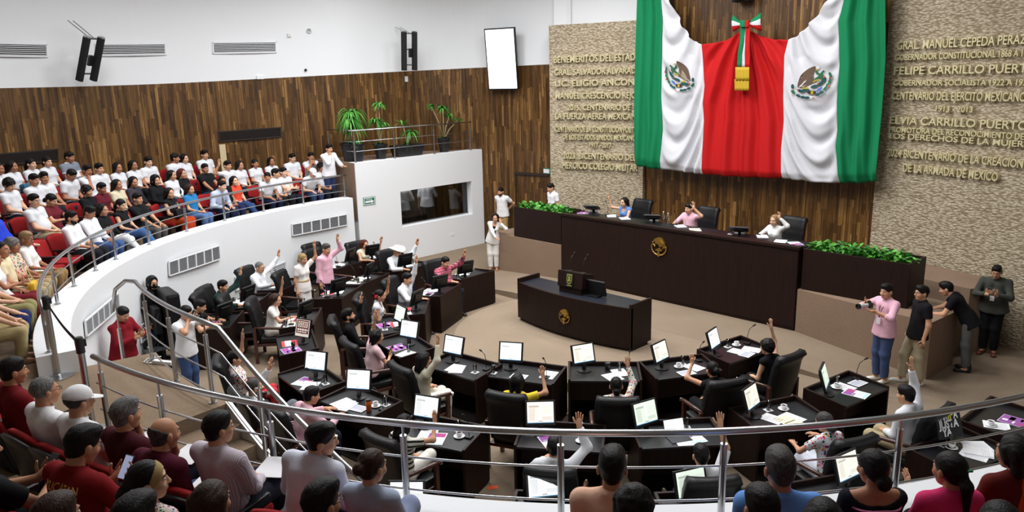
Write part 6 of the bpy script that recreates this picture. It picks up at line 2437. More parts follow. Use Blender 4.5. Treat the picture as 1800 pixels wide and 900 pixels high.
# red sign in a stand on the reclining woman's desk
wp = [a for a in ALLP if a['label'].startswith('reclining woman')][0]['wp']
sg = empty('desk_sign', wp['W'](-.02, .12), wp['rz'] + .75, 'red placard with white text covering a monitor', 'sign')
m = MB(); m.lathe([(.11, 0), (.11, .012), (.03, .022), (.0, .022)], 20); m.build('base', [BLACK], sg)
m = MB(); m.b2((-.03, -.005, .015), (.03, .025, .17)); m.build('stand', [BLACK], sg, bevel=.005)
R = Matrix.Rotation(math.radians(-17), 3, 'X')
m = MB(); m.box((0, 0, .165), (.34, .035, .33)); cs = m.build('casing', [BLACK], sg, bevel=.006); cs.location = (0, -.005, .10); cs.rotation_euler = R.to_euler()
m = MB(); m.add([(-.15, -.0185, .02), (.15, -.0185, .02), (.15, -.0185, .31), (-.15, -.0185, .31)], [(0, 1, 2, 3)]); m.add([(-.135, -.0192, .07), (.135, -.0192, .07), (.135, -.0192, .30), (-.135, -.0192, .30)], [(0, 1, 2, 3)], 1)
for i, (a, b) in enumerate(((.262, .28), (.234, .252), (.206, .224), (.178, .196), (.120, .155), (.088, .106))):
    x = -.11
    random.seed(i)
    while x < .10:
        w_ = random.uniform(.02, .05) * (1.5 if i == 4 else 1)
        m.add([(x, -.0198, a), (min(x + w_, .118), -.0198, a), (min(x + w_, .118), -.0198, b), (x, -.0198, b)], [(0, 1, 2, 3)], 0)
        x += w_ + .012
m.build('placard', [mat('placard_white', (232, 228, 214), emit=.35), mat('placard_red', (130, 36, 40), rough=.6)], cs)
# TARIFA JUSTA placard
p = wpR['W'](.03, .15, WT + .10)
sg = empty('placard', p, wpR['rz'] - .25, 'black placard with white and yellow capitals TARIFA JUSTA YA', 'sign')
R = Matrix.Rotation(math.radians(-20), 3, 'X')
m = MB(); m.box((0, 0, .17), (.36, .012, .32)); cs = m.build('card', [BLACKM], sg); cs.rotation_euler = R.to_euler()
m = MB(); m.tube([(0, .01, .25), (0, .16, -.097)], .008, 6); m.build('easel_leg', [BLACK], sg)
m = MB(); m.b2((-.08, -.06, -.10), (.08, .18, -.088)); m.b2((-.02, .0, -.09), (.02, .03, .06)); m.build('stand', [BLACK], sg)
YEL = mat('sign_yellow', (226, 222, 60), rough=.6)
for txt, zz, x0, mm, wd in (('TAR', .235, -.165, PAPER, .155), ('IF', .235, -.005, YEL, .075), ('A', .235, .075, PAPER, .065), ('JUSTA', .135, -.155, PAPER, .29), ('YA', .04, -.12, PAPER, .14)):
    me, P = text_mesh('t', txt, .13, mm, .0012, width=wd, bold=.004)
    P = np.stack([P[:, 0] - P[:, 0].min() + x0, -.008 - P[:, 2], P[:, 1] + zz], 1)
    place_mesh('lettering', me, P, cs)

# standing pair by the parapet
pr = person('blonde woman in long white dress standing with arm raised', (0, 0, RING), -1.35, pose='stand', head_at=(541, 448), push=-.4, R='hang', L={'n': 'up', 's': (-.12, .16, .44)}, female=True, sleeve='short', top=(236, 232, 228), skirt='dress', bottom=(236, 232, 228), hair='lowbun', hc='blond', lean=3, h=HRES)
m = MB(); m.tube([(.150 * math.cos(a), .118 * math.sin(a) + .0, 0) for a in [2 * PI * i / 20 for i in range(20)]], .022, 8, closed=True)
q = m.build('belt', [mat('gold_belt', (186, 160, 110), rough=.5)], pr['root'], smooth=True); q.location = (0, .005, pr['pel'][2] + .14)
person('man in pink shirt standing behind the woman in white dress', (0, 0, RING), -1.25, pose='stand', head_at=(564, 447), push=.5, R='hang', L={'n': 'up', 's': (-.05, .20, .36)}, sleeve='long', top=(228, 178, 194), bottom=NAVY, hair='short', hc='salt', lean=4, h=HRES, fat=1.05)
person('seated man with grey temples hidden behind the pink-shirted man', (0, 0, RING), -1.3, head_at=(574, 440), R='lap', L='lap', sleeve='long', top=WH, bottom=NAVY, hair='short', hc='salt', h=HRES)
chair_at(*(lambda b: (b.x, b.y - .0))(ALLP[-1]['base']), -1.3, RING, 'black armchair behind the standing woman in white dress')
# people standing on the floor
cm = person('man in white T-shirt and jeans filming by the landing', (0, 0, RING), -1.15, pose='stand', head_at=(327, 550), R='camera', L='camera', sleeve='short', top=(238, 239, 242), bottom=(62, 82, 122), hair='short', lean=4, head=(0, 16, 0), collar=False, h=HRES, s=.97)


def handcam(name, info, label, q=None, lens=False):
    a = info['wr'][1].lerp(info['wr'][-1], .5) + Vector((0, .06, .03))
    r = empty(name, wpt(info, a), info['face'], label, 'camera')
    m = MB(); m.b2((-.065, -.03, -.04), (.065, .03, .045)); m.b2((-.025, -.025, .045), (.025, .02, .07)); m.build('body', [BLACK], r, bevel=.008)
    m = MB(); L_ = .19 if lens else .08
    m.lathe([(.032, 0), (.034, L_ * .5), (.045 if lens else .034, L_ * .6), (.045 if lens else .034, L_), (.036, L_), (.034, L_ - .02)], 16)
    o = m.build('lens', [mat('lens_grey', (196, 196, 192), rough=.4) if lens else BLACK], r, smooth=False)
    o.rotation_euler = (-PI / 2, 0, 0); o.location = (0, .03, 0)
    if lens:
        m = MB(); m.lathe([(.0455, 0), (.0455, .035), (.034, .03), (.034, .02), (0, .02)], 16); k = m.build('lens_front', [BLACK], o); k.location = (0, 0, L_ - .02)
    return r


hw = [a for a in ALLP if a['label'].startswith('woman in sleeveless white top')][0]
m = MB()
random.seed(9)
for i in range(9):
    a = i * 2.4; r_ = .012 * math.sqrt(i)
    m.lathe([(.004, 0), (.016, .01), (.014, .02), (.0, .024)], 8, (r_ * math.cos(a), r_ * math.sin(a), -.02))
q = m.build('hair_flower', [mat('flower_red', (206, 26, 36), rough=.7)], hw['root'], smooth=True); q.location = hw['hd'] + Vector((.075, -.07, .02)); q.rotation_euler = (0, 1.2, -.6)
handcam('video_camera', cm, 'small black camera held to the eye of the man in white T-shirt')
rd = person('man in dark red shirt standing by the parapet with a phone', (0, 0, RING), -1.0, pose='stand', head_at=(216, 552), R='phone', L='phone', sleeve='long', top=(124, 24, 34), bottom=(150, 136, 116), hair='short', head=(-10, 24, 0), fat=1.2, h=HRES)


def phone(info, label, q=1, back=True, glow=False):
    w_, d = info['wr'][q], Vector(info['hdir'][q])
    a = w_ + Vector(unit(info['hdir'][q])) * .10 + Vector(unit(info['hn'][q])) * .03
    r = empty('mobile_phone', wpt(info, a), info['face'], label, 'phone')
    R = Matrix.Rotation(math.radians(-35), 3, 'X').to_euler()
    m = MB(); m.box((0, 0, 0), (.072, .009, .15)); o = m.build('case', [mat('phone_grey', (60, 62, 68), rough=.3)], r, bevel=.003); o.rotation_euler = R
    m = MB(); m.add([(-.033, -.0052, -.07), (.033, -.0052, -.07), (.033, -.0052, .07), (-.033, -.0052, .07)], [(0, 1, 2, 3)]); m.build('display', [mat('phone_glow', (170, 186, 220), emit=.5, rough=.2) if glow else mat('phone_glass', (24, 26, 32), rough=.1)], o)
    return r


phone(rd, 'phone in the hands of the man in dark red by the parapet')
pk = [a for a in ALLP if a['label'].startswith('short-haired woman in pale')][0]
phone(pk, 'pale blue phone in the hand of the woman in pink blouse')
ph = person('photographer in pink shirt and jeans aiming a long lens', (0, 0, strip_z(-4.2)), 2.7, pose='stand', head_at=(1558, 512), R={'n': 'camera', 't': (.10, .30, 1.42), 'd': (-.4, .8, .1), 'nrm': (-.6, 0, .6)}, L={'n': 'camera', 't': (-.10, .34, 1.30), 'd': (.2, .9, .2), 'nrm': (0, .2, 1)}, sleeve='rolled', top=(228, 178, 196), bottom=(64, 78, 112), hair='neat', shoes=(226, 224, 216), lean=0, head=(8, 4, 0), h=.014)
handcam('photo_camera', ph, 'black camera with long pale lens held by the photographer in pink', lens=True)
m = MB(); m.b2((-.04, -.003, -.055), (.04, .003, .055)); q = m.build('name_badge', [PAPER], ph['root'], bevel=.002); q.location = ph['neck'] + Vector((-.01, .155, -.36)); q['label'] = 'white badge on a lanyard'
m = MB(); m.tube([ph['neck'] + Vector((-.06, .0, -.02)), ph['neck'] + Vector((-.035, .12, -.14)), ph['neck'] + Vector((-.01, .152, -.31))], .006, 5); m.tube([ph['neck'] + Vector((.06, .0, -.02)), ph['neck'] + Vector((.03, .12, -.14)), ph['neck'] + Vector((-.008, .152, -.31))], .006, 5); m.build('lanyard', [mat('maroon_strap', (90, 30, 50), rough=.7)], ph['root'])
bt = person('man in black T-shirt and khaki trousers standing at right', (0, 0, strip_z(-3.6)), 2.3, pose='stand', head_at=(1620, 515), R='hang', L='hang', sleeve='short', top=(26, 24, 27), bottom=(178, 166, 138), hair='neat', wear=('glasses',), shoes=(220, 218, 210), legs='step', lean=-3, collar=False, head=(6, 0, 0), h=.014)
phone(bt, 'dark phone in the lowered hand of the man in black T-shirt', -1)
lb_ = at_z(1697, 652, RING)
ln = person('man in black T-shirt leaning on the carpet-covered wall', (lb_[0], lb_[1], RING), 1.75, pose='stand', R={'n': 'free', 't': (.10, .66, .99), 'd': (-.6, .7, 0), 'nrm': (0, 0, -1), 'hint': (.6, -.2, -.7)}, L={'n': 'free', 't': (-.16, .62, .99), 'd': (.4, .8, 0), 'nrm': (0, 0, -1), 'hint': (-.6, -.2, -.7)}, sleeve='short', top=(20, 20, 23), bottom=(98, 98, 98), hair='neat', lean=36, head=(0, 20, 0), collar=False, hips=(0, .02, -.02), h=.014, skin=0)
rp = person('man in grey sweater and black trousers typing on a phone', (0, 0, RING), 3.2, pose='stand', head_at=(1752, 478), R='phone', L='phone', sleeve='long', top=(68, 70, 64), bottom=BLK, hair='short', wear=('glasses',), head=(0, 16, 0), fat=1.2, shoes=(110, 56, 40), h=.014)
phone(rp, 'phone in the hands of the man in grey sweater')
m = MB(); m.b2((-.035, -.003, -.045), (.035, .003, .045)); q = m.build('name_badge', [PAPER], rp['root'], bevel=.002); q.location = rp['neck'] + Vector((0, .185, -.34)); q['label'] = 'white badge on the chest'
person('man in white polo shirt standing behind the woman in white suit', (0, 0, .0), -2.9, pose='stand', head_at=(880, 337), R='back', L='back', sleeve='short', top=(236, 236, 236), bottom=(170, 140, 90), hair='short', wear=('beard',), h=.017, s=1.02)
wsb = at_z(868, 475, RING)
ws = person('woman in white trouser suit leaning on the dais wall', (wsb[0], wsb[1], RING), -2.45, pose='stand', L={'n': 'chin', 's': (-.03, .16, .10)}, R={'n': 'free', 't': (-.14, .34, 1.02), 'd': (-.7, .7, 0), 'nrm': (0, 0, -1)}, side=-9, female=True, sleeve='long', top=(222, 220, 216), bottom=(226, 224, 220), hair='long', open_neck=True, h=.016, shoes=(150, 96, 70))
m = MB(); m.slab([(-.105, .115, 1.25), (-.025, .12, 1.27), (.0, .13, 1.04), (-.09, .13, 1.02)], (0, 1, 0), .02); m.build('black_blouse', [cloth((20, 20, 22))], ws['root'], bevel=.01)
person('man in white polo shirt standing behind the left planter', (0, 0, .42), 2.85, pose='stand', head_at=(968, 328), head_y=15.5, R='hang', L='hang', sleeve='short', top=(238, 238, 238), bottom=NAVY, hair='short', h=.017, head=(0, 18, 0))
pm = person('masked person in a black cap behind the large black screen', (0, 0, RING), -1.0, pose='stand', head_at=(268, 497), R='hang', L='hang', sleeve='long', top=(24, 24, 26), bottom=BLK, hair='hood', wear=('mask',), h=.017, s=.98, head=(-20, 6, 0))
# inside the booth
for x_, y_, lb, f_ in ((-18.35, 13.5, 'white-shirted person behind the booth window, left', .3), (-18.3, 14.35, 'white-shirted person behind the booth window, right', .9)):
    person(lb, (x_, y_, .35), f_, pose='stand', R='hip2', L='hang', sleeve='elbow', top=(232, 232, 234), bottom=BLK, hair='short', h=.022, s=1.03)

# three at the dais
for lb, hd_, who, kw in (('woman in blue sleeveless blouse on the dais, right hand raised', (1097, 352), 'woman in blue on the dais', dict(female=True, sleeve='none', top=(96, 130, 190), hair='long', R={'n': 'upside', 's': (.30, .16, .26)}, L='desk', open_neck=True, bottom=BLK)),
                         ('man in light pink shirt on the dais with hand up', (1211, 368), 'pink-shirted man on the dais', dict(sleeve='elbow', top=(222, 176, 190), hair='short', L={'n': 'upbent', 's': (-.10, .24, .26)}, R='desk', bottom=NAVY, fat=1.08)),
                         ('blonde woman in white blouse on the dais, left hand raised', (1361, 388), 'blonde woman on the dais', dict(female=True, sleeve='long', top=(234, 232, 230), hair='verylong', hc='light', L={'n': 'upbent', 's': (-.06, .20, .30)}, R='desk', bottom=BLK))):
    i_ = person(lb, (0, 0, .74), PI - .12, head_at=hd_, head_y=15.22, h=.017, skin=2, lean=4, **kw)
    b = i_['base']
    chair_at(b.x + .14, b.y + .06, PI - .12, .74, 'high black armchair of the ' + who)
for nm, px, py, kd, lab in (('a', 1075, 380, 'stack', 'before the woman in blue on the dais'), ('b', 1098, 384, 'blank', 'under the hand of the woman in blue'), ('c', 1025, 374, 'purple', 'on the left end of the dais'), ('d', 1196, 398, 'stack', 'before the pink-shirted man on the dais'), ('e', 1222, 404, 'cream', 'right of the pink-shirted man on the dais'),
                           ('f', 1340, 416, 'stack', 'before the blonde woman on the dais'), ('g', 1372, 424, 'blank', 'right of the blonde woman on the dais'), ('h', 1398, 428, 'flyer', 'at the right end of the dais')):
    p = at_z(px, py, 1.634)
    put_paper(kd, (p[0], max(p[1], 14.25), 1.633), PI + .3 * len(nm) + px % 7 * .1, lab)
for px, py, lab in ((1044, 371, 'tilted back of a black monitor left of the woman in blue'), (1150, 388, 'tilted back of a black monitor left of the pink-shirted man'), (1300, 410, 'tilted back of a black monitor left of the blonde woman')):
    p = at_z(px, py, 1.634)
    q = MON['white'].put((p[0], max(p[1], 14.32), 1.625), PI + .25, lab, 'monitor', 'monitors lying on the dais')
    q.rotation_euler = (-.85, 0, PI + .45)
    q.location.z = 1.63
for px, py, lab in ((1068, 378, 'woman in blue'), (1188, 396, 'pink-shirted man'), (1333, 413, 'blonde woman')):
    p = at_z(px, py, 1.634)
    MIC.put((p[0], max(p[1], 14.2), 1.63), 0 + .3, 'gooseneck microphone before the %s on the dais' % lab, 'microphone', 'gooseneck microphones')
for px, py, lab in ((1166, 386, 'left'), (1174, 389, 'right')):
    p = at_z(px, py, 1.634)
    q = empty('water_bottle', (p[0], max(p[1], 14.3), 1.63), 0, '%s of two clear water bottles on the dais' % lab, 'bottle')
    m = MB(); m.lathe([(.03, 0), (.032, .13), (.012, .17), (.012, .18)], 14); m.build('bottle_body', [GLASS], q, smooth=True)
    m = MB(); m.lathe([(.014, .18), (.014, .20), (0, .201)], 10); m.build('cap', [PAPER], q)
p = at_z(1312, 403, 1.634)
GL.put((p[0], 14.5, 1.638), 0, 'glass of water on the dais left of the blonde woman', 'glass', 'water glasses')

# ------------------------------------------------------------------ spectators in the gallery
def trim(words, n):
    w = words[:n]
    while w and w[-1] in ('the', 'at', 'in', 'with', 'and', 'by', 'of', 'lower', 'far', 'a', 'on', 'near', 'edge', 'over', 'his', 'her', 'right', 'left', 'looking', 'beside', 'tall', 'top', 'white,'):
        w = w[:-1]
    return ' '.join(w).rstrip(',')


def spect(label, px, py, row, h=.02, R='lap', L='lap', th=None, dyaw=0.0, seat_label=None, seat=True, cut_R=None, **kw):
    Rh_ = ROW0 + PITCHR * (row - 1) if cut_R is None else cut_R
    z = GF + DZ * (row - 1)
    near = px is not None and py > 600
    if th is None:
        if near:
            p = at_z(px, py, z + 1.04)
        else:
            p = at_r(px, py, Rh_)
        th = math.degrees(math.atan2(p[1] - GC[1], p[0] - GC[0]))
        if th > 90: th -= 360
    a = math.radians(th)
    rb = Rh_ + .06
    face = a + PI / 2 + dyaw
    kw.setdefault('lean', -5); kw.setdefault('s', .94 if near else 1.0); kw.setdefault('bottom', random.choice([(30, 32, 42), (24, 24, 28), (52, 66, 100), (40, 42, 56)])); kw.setdefault('skin', random.randrange(6))
    kw.setdefault('head', (random.uniform(-14, 14), random.uniform(2, 14), 0))
    kw.setdefault('detail', h < .018)
    i_ = person(label, (GC[0] + rb * math.cos(a), GC[1] + rb * math.sin(a), z), face, R=R, L=L, h=h, seat=.37 if near else .33, head_at=(px, py) if near else None, **kw)
    TAKEN.setdefault(row, []).append((th, label))
    if seat:
        place_seat(row, th, seat_label or 'red theatre seat of the ' + trim(label.split(), 11))
    return i_


TAKEN = {}


def place_seat(row, th, label):
    a = math.radians(th)
    r = ROW0 + PITCHR * (row - 1) + .10
    SEAT.put((GC[0] + r * math.cos(a), GC[1] + r * math.sin(a), GF + DZ * (row - 1) - .03), a + PI / 2, label, 'seat', 'red theatre seats')


random.seed(11)
W_ = dict(top=(214, 216, 220), sleeve='short')
B_ = dict(top=(26, 26, 29))
F_ = dict(female=True)
G = [  # back rows on the left
    ('woman in white at the left edge of the back row', 3, 300, 4, dict(hair='long', **W_, **F_)),
    ('dark-haired woman in white holding a blue bag, back row', 28, 300, 4, dict(hair='long', **W_, **F_)),
    ('woman in white, third from left in the back row', 61, 297, 4, dict(hair='ponytail', **W_, **F_)),
    ('woman in white just left of the grey polo man', 89, 291, 4, dict(hair='lowbun', **W_, **F_)),
    ('man in grey and white striped polo in the back row', 125, 275, 4, dict(hair='short', topmat=pattern('grey_polo', 'stripes', (120, 128, 140), (218, 220, 226), 3.2, 2), sleeve='short', fat=1.1, s=1.0)),
    ('boy in white with a hand at his cheek', 159, 304, 3, dict(hair='neat', R='chin', **W_)),
    ('boy in white right of the boy with hand at cheek', 179, 297, 3, dict(hair='neat', **W_)),
    ('girl in white with shoulder-length hair and hands in lap', 213, 307, 3, dict(hair='bob', **W_, **F_)),
    ('girl in white with long hair beside the tall boy in white', 239, 293, 3, dict(hair='long', **W_, **F_)),
    ('tall boy in white polo under the dark timber wall', 264, 280, 3, dict(hair='short', s=1.0, **W_)),
    ('boy in white turned to the girl on his right', 311, 283, 3, dict(hair='short', head=(40, 6, 0), **W_)),
    ('girl in white beside the boy turned towards her', 328, 284, 3, dict(hair='long', **W_, **F_)),
    ('boy in white right of the long-haired girl, top row', 363, 275, 3, dict(hair='neat', **W_)),
    ('curly-haired boy in white at the left end looking down', 23, 333, 3, dict(hair='curly', head=(-10, 24, 0), **W_)),
    ('boy in white looking at the camera, third row', 67, 327, 3, dict(hair='short', **W_)),
    ('boy in white close behind the man with glasses', 85, 320, 3, dict(hair='neat', head=(-30, 4, 0), **W_)),
    ('boy in white bending his head over his lap', 123, 323, 3, dict(hair='short', head=(0, 34, 0), lean=6, **W_)),
    # second row
    ('man in white polo with glasses and khaki trousers', 68, 363, 2, dict(hair='short', wear=('glasses',), bottom=KHAKI, fat=1.15, s=1.03, **W_)),
    ('woman in maroon looking down at her phone', 97, 365, 2, dict(hair='lowbun', top=(104, 34, 44), head=(0, 28, 0), R='phone', L='phone', **F_)),
    ('woman in black with big curly hair', 160, 347, 2, dict(hair='curly', **B_, **F_)),
    ('woman in maroon blouse between two dark-haired women', 184, 337, 2, dict(hair='short', top=(96, 30, 42), **F_)),
    ('woman in beige top with long black hair', 213, 339, 2, dict(hair='verylong', top=(206, 198, 170), **F_)),
    ('woman in dark grey jacket behind the black-shirted man', 240, 325, 2, dict(hair='long', top=(62, 58, 66), sleeve='long', **F_)),
    ('woman in black hood beside the black-shirted man', 283, 355, 2, dict(hair='hood', sleeve='long', **B_, **F_, cut_R=10.4)),
    ('long-haired woman in black with white sleeves', 307, 319, 2, dict(hair='verylong', top=(220, 220, 222), sleeve='long', **F_)),
    ('red-haired woman in black', 324, 309, 2, dict(hair='long', hc='red', sleeve='long', **B_, **F_)),
    ('boy in black T-shirt with hands on his knees', 364, 296, 2, dict(hair='short', R='knee', L='knee', sleeve='short', **B_)),
    ('boy in white raising his open right hand', 403, 291, 2, dict(hair='neat', R='upbent', **W_)),
    ('girl in white right of the boy with raised hand', 425, 299, 2, dict(hair='bob', **W_, **F_)),
    ('girl in white with hair tied back, fifth from the right', 452, 292, 2, dict(hair='ponytail', **W_, **F_)),
    ('girl in white with long braid, fourth from the right', 480, 287, 2, dict(hair='long', **W_, **F_)),
    ('boy in white with glasses near the right of the top row', 516, 283, 2, dict(hair='short', wear=('glasses',), **W_)),
    ('boy in white holding hands to his mouth', 545, 277, 2, dict(hair='neat', R='chin', L='chin', lean=8, **W_)),
    # first row
    ('bearded man in white long-sleeved shirt in the front row', 133, 388, 1, dict(hair='short', wear=('beard',), top=(236, 237, 240), sleeve='rolled', bottom=(36, 36, 42), s=1.0)),
    ('man in white shirt and jeans looking at his phone', 163, 379, 1, dict(hair='neat', top=(230, 232, 238), sleeve='long', bottom=(66, 92, 140), R='phone', head=(0, 26, 0))),
    ('smiling woman in black with white trousers', 188, 377, 1, dict(hair='long', **B_, **F_, sleeve='long', bottom=(232, 232, 232), legs='cross')),
    ('woman in black with a red scarf and jeans', 219, 367, 1, dict(hair='ponytail', **B_, **F_, sleeve='none', bottom=(72, 106, 160), legs='cross')),
    ('man in black shirt and grey trousers in the front row', 248, 357, 1, dict(hair='short', **B_, sleeve='elbow', bottom=(84, 82, 80), R='knee', L='knee')),
    ('woman in black with an orange skirt and handbag', 304, 347, 1, dict(hair='verylong', **B_, **F_, sleeve='none', skirt='long', bottom=(178, 66, 30))),
    ('woman in bright blue top and jeans', 339, 341, 1, dict(hair='verylong', hc='brown', top=(44, 120, 176), **F_, sleeve='short', bottom=(92, 122, 168))),
    ('man in light blue striped shirt leaning forward', 379, 337, 1, dict(hair='short', topmat=pattern('light_blue_stripes', 'stripes', (196, 206, 226), (170, 184, 214), 60, 0), sleeve='long', bottom=(34, 40, 64), lean=22, R='knee', L='knee')),
    ('bearded man in black polo with shaved head', 396, 327, 1, dict(hair='thin', wear=('beard',), **B_, sleeve='short', bottom=(36, 44, 76), fat=1.18)),
    ('woman in orange-red top with dark shawl', 416, 323, 1, dict(hair='long', top=(214, 74, 50), **F_, sleeve='short', bottom=(52, 74, 120), legs='cross')),
    ('man in white leaning forward with short hair, seen sideways', 465, 313, 1, dict(hair='short', lean=18, head=(-45, 4, 0), R='knee', L='knee', bottom=(28, 34, 60), **W_)),
    ('boy in white turned left to the leaning man', 487, 311, 1, dict(hair='neat', head=(35, 10, 0), **W_)),
    ('boy in white with arms folded in the front row', 502, 312, 1, dict(hair='short', R='fold', L='fold', **W_)),
    ('person in white cap bending forward', 541, 309, 1, dict(hair='thin', wear=('cap',), lean=26, head=(0, 20, 0), R='knee', L='knee', **W_)),
    ('curly-haired boy in white at the right end of front row', 567, 299, 1, dict(hair='curly', **W_)),
    ('short-haired blonde woman in white blouse, lower left', 57, 434, 1, dict(hair='short', hc='light', top=(236, 234, 230), sleeve='elbow', bottom=(150, 120, 80), wear=('glasses',), **F_)),
    ('grey-haired woman in leaf-patterned blouse', 33, 437, 1, dict(hair='curly', hc='grey', topmat=pattern('leaf_blouse', 'flowers', (216, 206, 180), (0, 0, 0), 30), sleeve='elbow', bottom=(176, 150, 112), **F_)),
    ('man in beige shirt with sunglasses on his head', 14, 446, 1, dict(hair='thin', hc='black', top=(222, 206, 170), sleeve='short', bottom=KHAKI, skin=3)),
]
for lab, px, py, row, kw in G:
    spect(lab, px, py, row, h=.021, **kw)
spect('person in bright blue shirt cut by the left edge', -6, 365, 2, h=.021, hair='short', top=(44, 70, 200), sleeve='long', bottom=(36, 38, 60), legs='ankle')
spect('woman with phone in white blouse cut by the left edge', 2, 476, 1, h=.02, hair='long', top=(234, 232, 232), sleeve='short', female=True, R='phone', bottom=(120, 40, 44))
spect('spectator with olive trousers and folded hands at left edge', None, 0, 1, th=-110.6, h=.018, hair='short', top=(206, 196, 170), sleeve='short', bottom=(146, 140, 96), shoes=(104, 100, 94), R='lap', L='lap')
spect('spectator with navy trousers at the left edge', None, 0, 1, th=-107.2, h=.018, hair='short', top=(150, 150, 160), sleeve='short', bottom=(38, 48, 92), shoes=(120, 112, 100), R='knee', L='lap')
spect('spectator with khaki trousers and sandals at left edge', None, 0, 1, th=-103.9, h=.018, hair='short', top=(190, 180, 150), sleeve='short', bottom=(176, 160, 116), shoes=(140, 96, 56), R='knee', L='knee')
# man standing at the end of the gallery
sm_ = person('man in white shirt and jeans standing by the booths side wall', (-18.35, 11.05, GF), -1.5, pose='stand', R={'n': 'chin'}, L={'n': 'free', 's': (-.02, .34, -.28), 'd': (0, 1, 0)}, sleeve='long', top=(236, 236, 240), bottom=(44, 54, 88), hair='neat', h=.018, s=1.0)
# handbags and a bag on laps
m = MB(); m.b2((-.16, -.06, 0), (.16, .06, .20)); hb = m.build('handbag', [LEATHER], bevel=.03)
who = [a for a in ALLP if a['label'].startswith('woman in black with an orange')][0]
hb.location = wpt(who, (.05, .26, who['pel'][2] + .09)); hb.rotation_euler = (.2, 0, who['face']); tag(hb, 'black handbag on the lap of the woman in orange skirt', 'handbag')
m = MB(); m.tube([(-.11, 0, .19), (-.09, 0, .30), (0, 0, .35), (.09, 0, .30), (.11, 0, .19)], .008, 6); m.build('strap', [LEATHER], hb)
m = MB(); m.b2((-.14, -.07, 0), (.14, .07, .19)); hb = m.build('shoulder_bag', [mat('blue_print_bag', (40, 96, 120), rough=.7, var=.5, vscale=18)], bevel=.05)
who = [a for a in ALLP if 'holding a blue bag' in a['label']][0]
hb.location = wpt(who, (.0, .26, who['pel'][2] + .08)); hb.rotation_euler = (.1, 0, who['face']); tag(hb, 'blue patterned bag on the lap of the woman in back row', 'handbag')
m = MB(); m.b2((-.13, -.05, 0), (.13, .05, .16)); hb = m.build('tote_bag', [mat('yellow_bag', (222, 180, 40), rough=.6)], bevel=.04)
who = [a for a in ALLP if a['label'].startswith('woman with phone')][0]
hb.location = wpt(who, (-.32, .34, .42)); hb.rotation_euler = (0, 0, who['face']); tag(hb, 'yellow handbag beside the woman with a phone at left edge', 'handbag')
m = MB(); m.tube([(-.1, 0, .15), (-.06, -.05, .34), (.06, -.05, .34), (.1, 0, .15)], .008, 6); m.build('strap', [mat('cream_strap', (214, 196, 140), rough=.6)], hb)

# foreground spectators, nearest the camera
FH = .0115
fg = []
f_ = lambda *a, **k: fg.append(spect(*a, h=FH, **k)) or fg[-1]
f_('dark-haired man in dark red shirt at the left edge', 24, 652, 1, hair='short', top=(112, 24, 30), sleeve='short', head=(-6, 6, 0), skin=3, fat=1.1)
f_('grey-haired man with glasses in white shirt, left foreground', 80, 687, 1, hair='thin', hc='grey', top=(236, 236, 238), sleeve='short', wear=('glasses',), skin=1, bottom=(150, 130, 110), head=(-4, 4, 0))
f_('man in white baseball cap and white shirt', 140, 705, 1, hair='thin', hc='salt', top=(238, 238, 240), sleeve='short', wear=('cap',), skin=0, bottom=KHAKI, head=(-4, 6, 0))
f_('grey-haired man in dark maroon shirt resting chin on hand', 222, 728, 1, hair='neat', hc='grey', top=(72, 26, 34), sleeve='short', L='chin', skin=1, head=(-8, 4, 0))
f_('balding man in maroon shirt with hand at his face', 290, 762, 1, hair='bald', hc='salt', top=(84, 28, 46), sleeve='rolled', L='chin', skin=1, lean=8, head=(-10, 8, 0))
f_('man with glasses in pinstriped shirt seen from behind', 385, 752, 1, hair='short', topmat=pattern('pinstripe_shirt', 'stripes', (214, 206, 214), (176, 160, 176), 85, 0), sleeve='long', wear=('glasses',), skin=0, head=(-24, 2, 0), bottom=(40, 40, 52))
f_('smiling man in white shirt leaning and looking right', 566, 772, 1, hair='neat', top=(222, 226, 240), sleeve='long', skin=2, lean=14, side=6, head=(-58, 8, 6), bottom=(36, 40, 60), R='knee', L='knee')
f_('woman in blue-grey blouse with brown hair in a bun', 655, 820, 1, hair='bun', hc='brown', female=True, top=(176, 188, 212), sleeve='long', skin=2, head=(-20, 10, 0), bottom=(150, 160, 190), legs='cross')
f_('dark-haired man in peach shirt seen from behind', 1076, 822, 1, hair='neat', top=(242, 194, 168), sleeve='long', skin=1, head=(0, 8, 0), bottom=(44, 52, 88), fat=1.08, s=.98)
f_('grey-flecked man in bright blue polo seen from behind', 1370, 824, 1, hair='neat', hc='salt', top=(108, 156, 226), sleeve='short', skin=3, head=(4, 8, 0), bottom=(40, 44, 84), fat=1.2, s=.99)
f_('woman in black dress with pink edging seen from behind', 1533, 822, 1, hair='lowbun', female=True, top=(28, 27, 34), sleeve='short', skin=3, head=(12, 6, 0), bottom=BLK, fat=1.12, wide_neck=True, collar=False)
f_('woman in bright pink blouse with a long dark ponytail', 1668, 826, 1, hair='ponytail', female=True, top=(214, 54, 110), sleeve='short', skin=3, head=(14, 4, 0), bottom=BLK, fat=1.12, collar=False)
f_('dark-haired person in maroon and orange at right edge', 1780, 796, 1, hair='bob', female=True, topmat=pattern('maroon_orange', 'stripes', (96, 28, 22), (216, 92, 30), 2.3, 0), sleeve='short', skin=3, head=(14, 6, 0), bottom=BLK, fat=1.15, collar=False)
yu = f_('man in dark red polo lettered YUCATAN looking at phone', 146, 782, 2, hair='neat', top=(126, 24, 28), sleeve='short', skin=1, head=(-6, 24, 0), R='phone', L='phone', fat=1.12, lean=6)
ph7 = f_('person in black T-shirt holding a phone at left edge', -34, 790, 2, hair='short', top=(24, 24, 27), sleeve='short', skin=1, R='phone', L='phone', fat=1.1, bottom=(40, 48, 80))
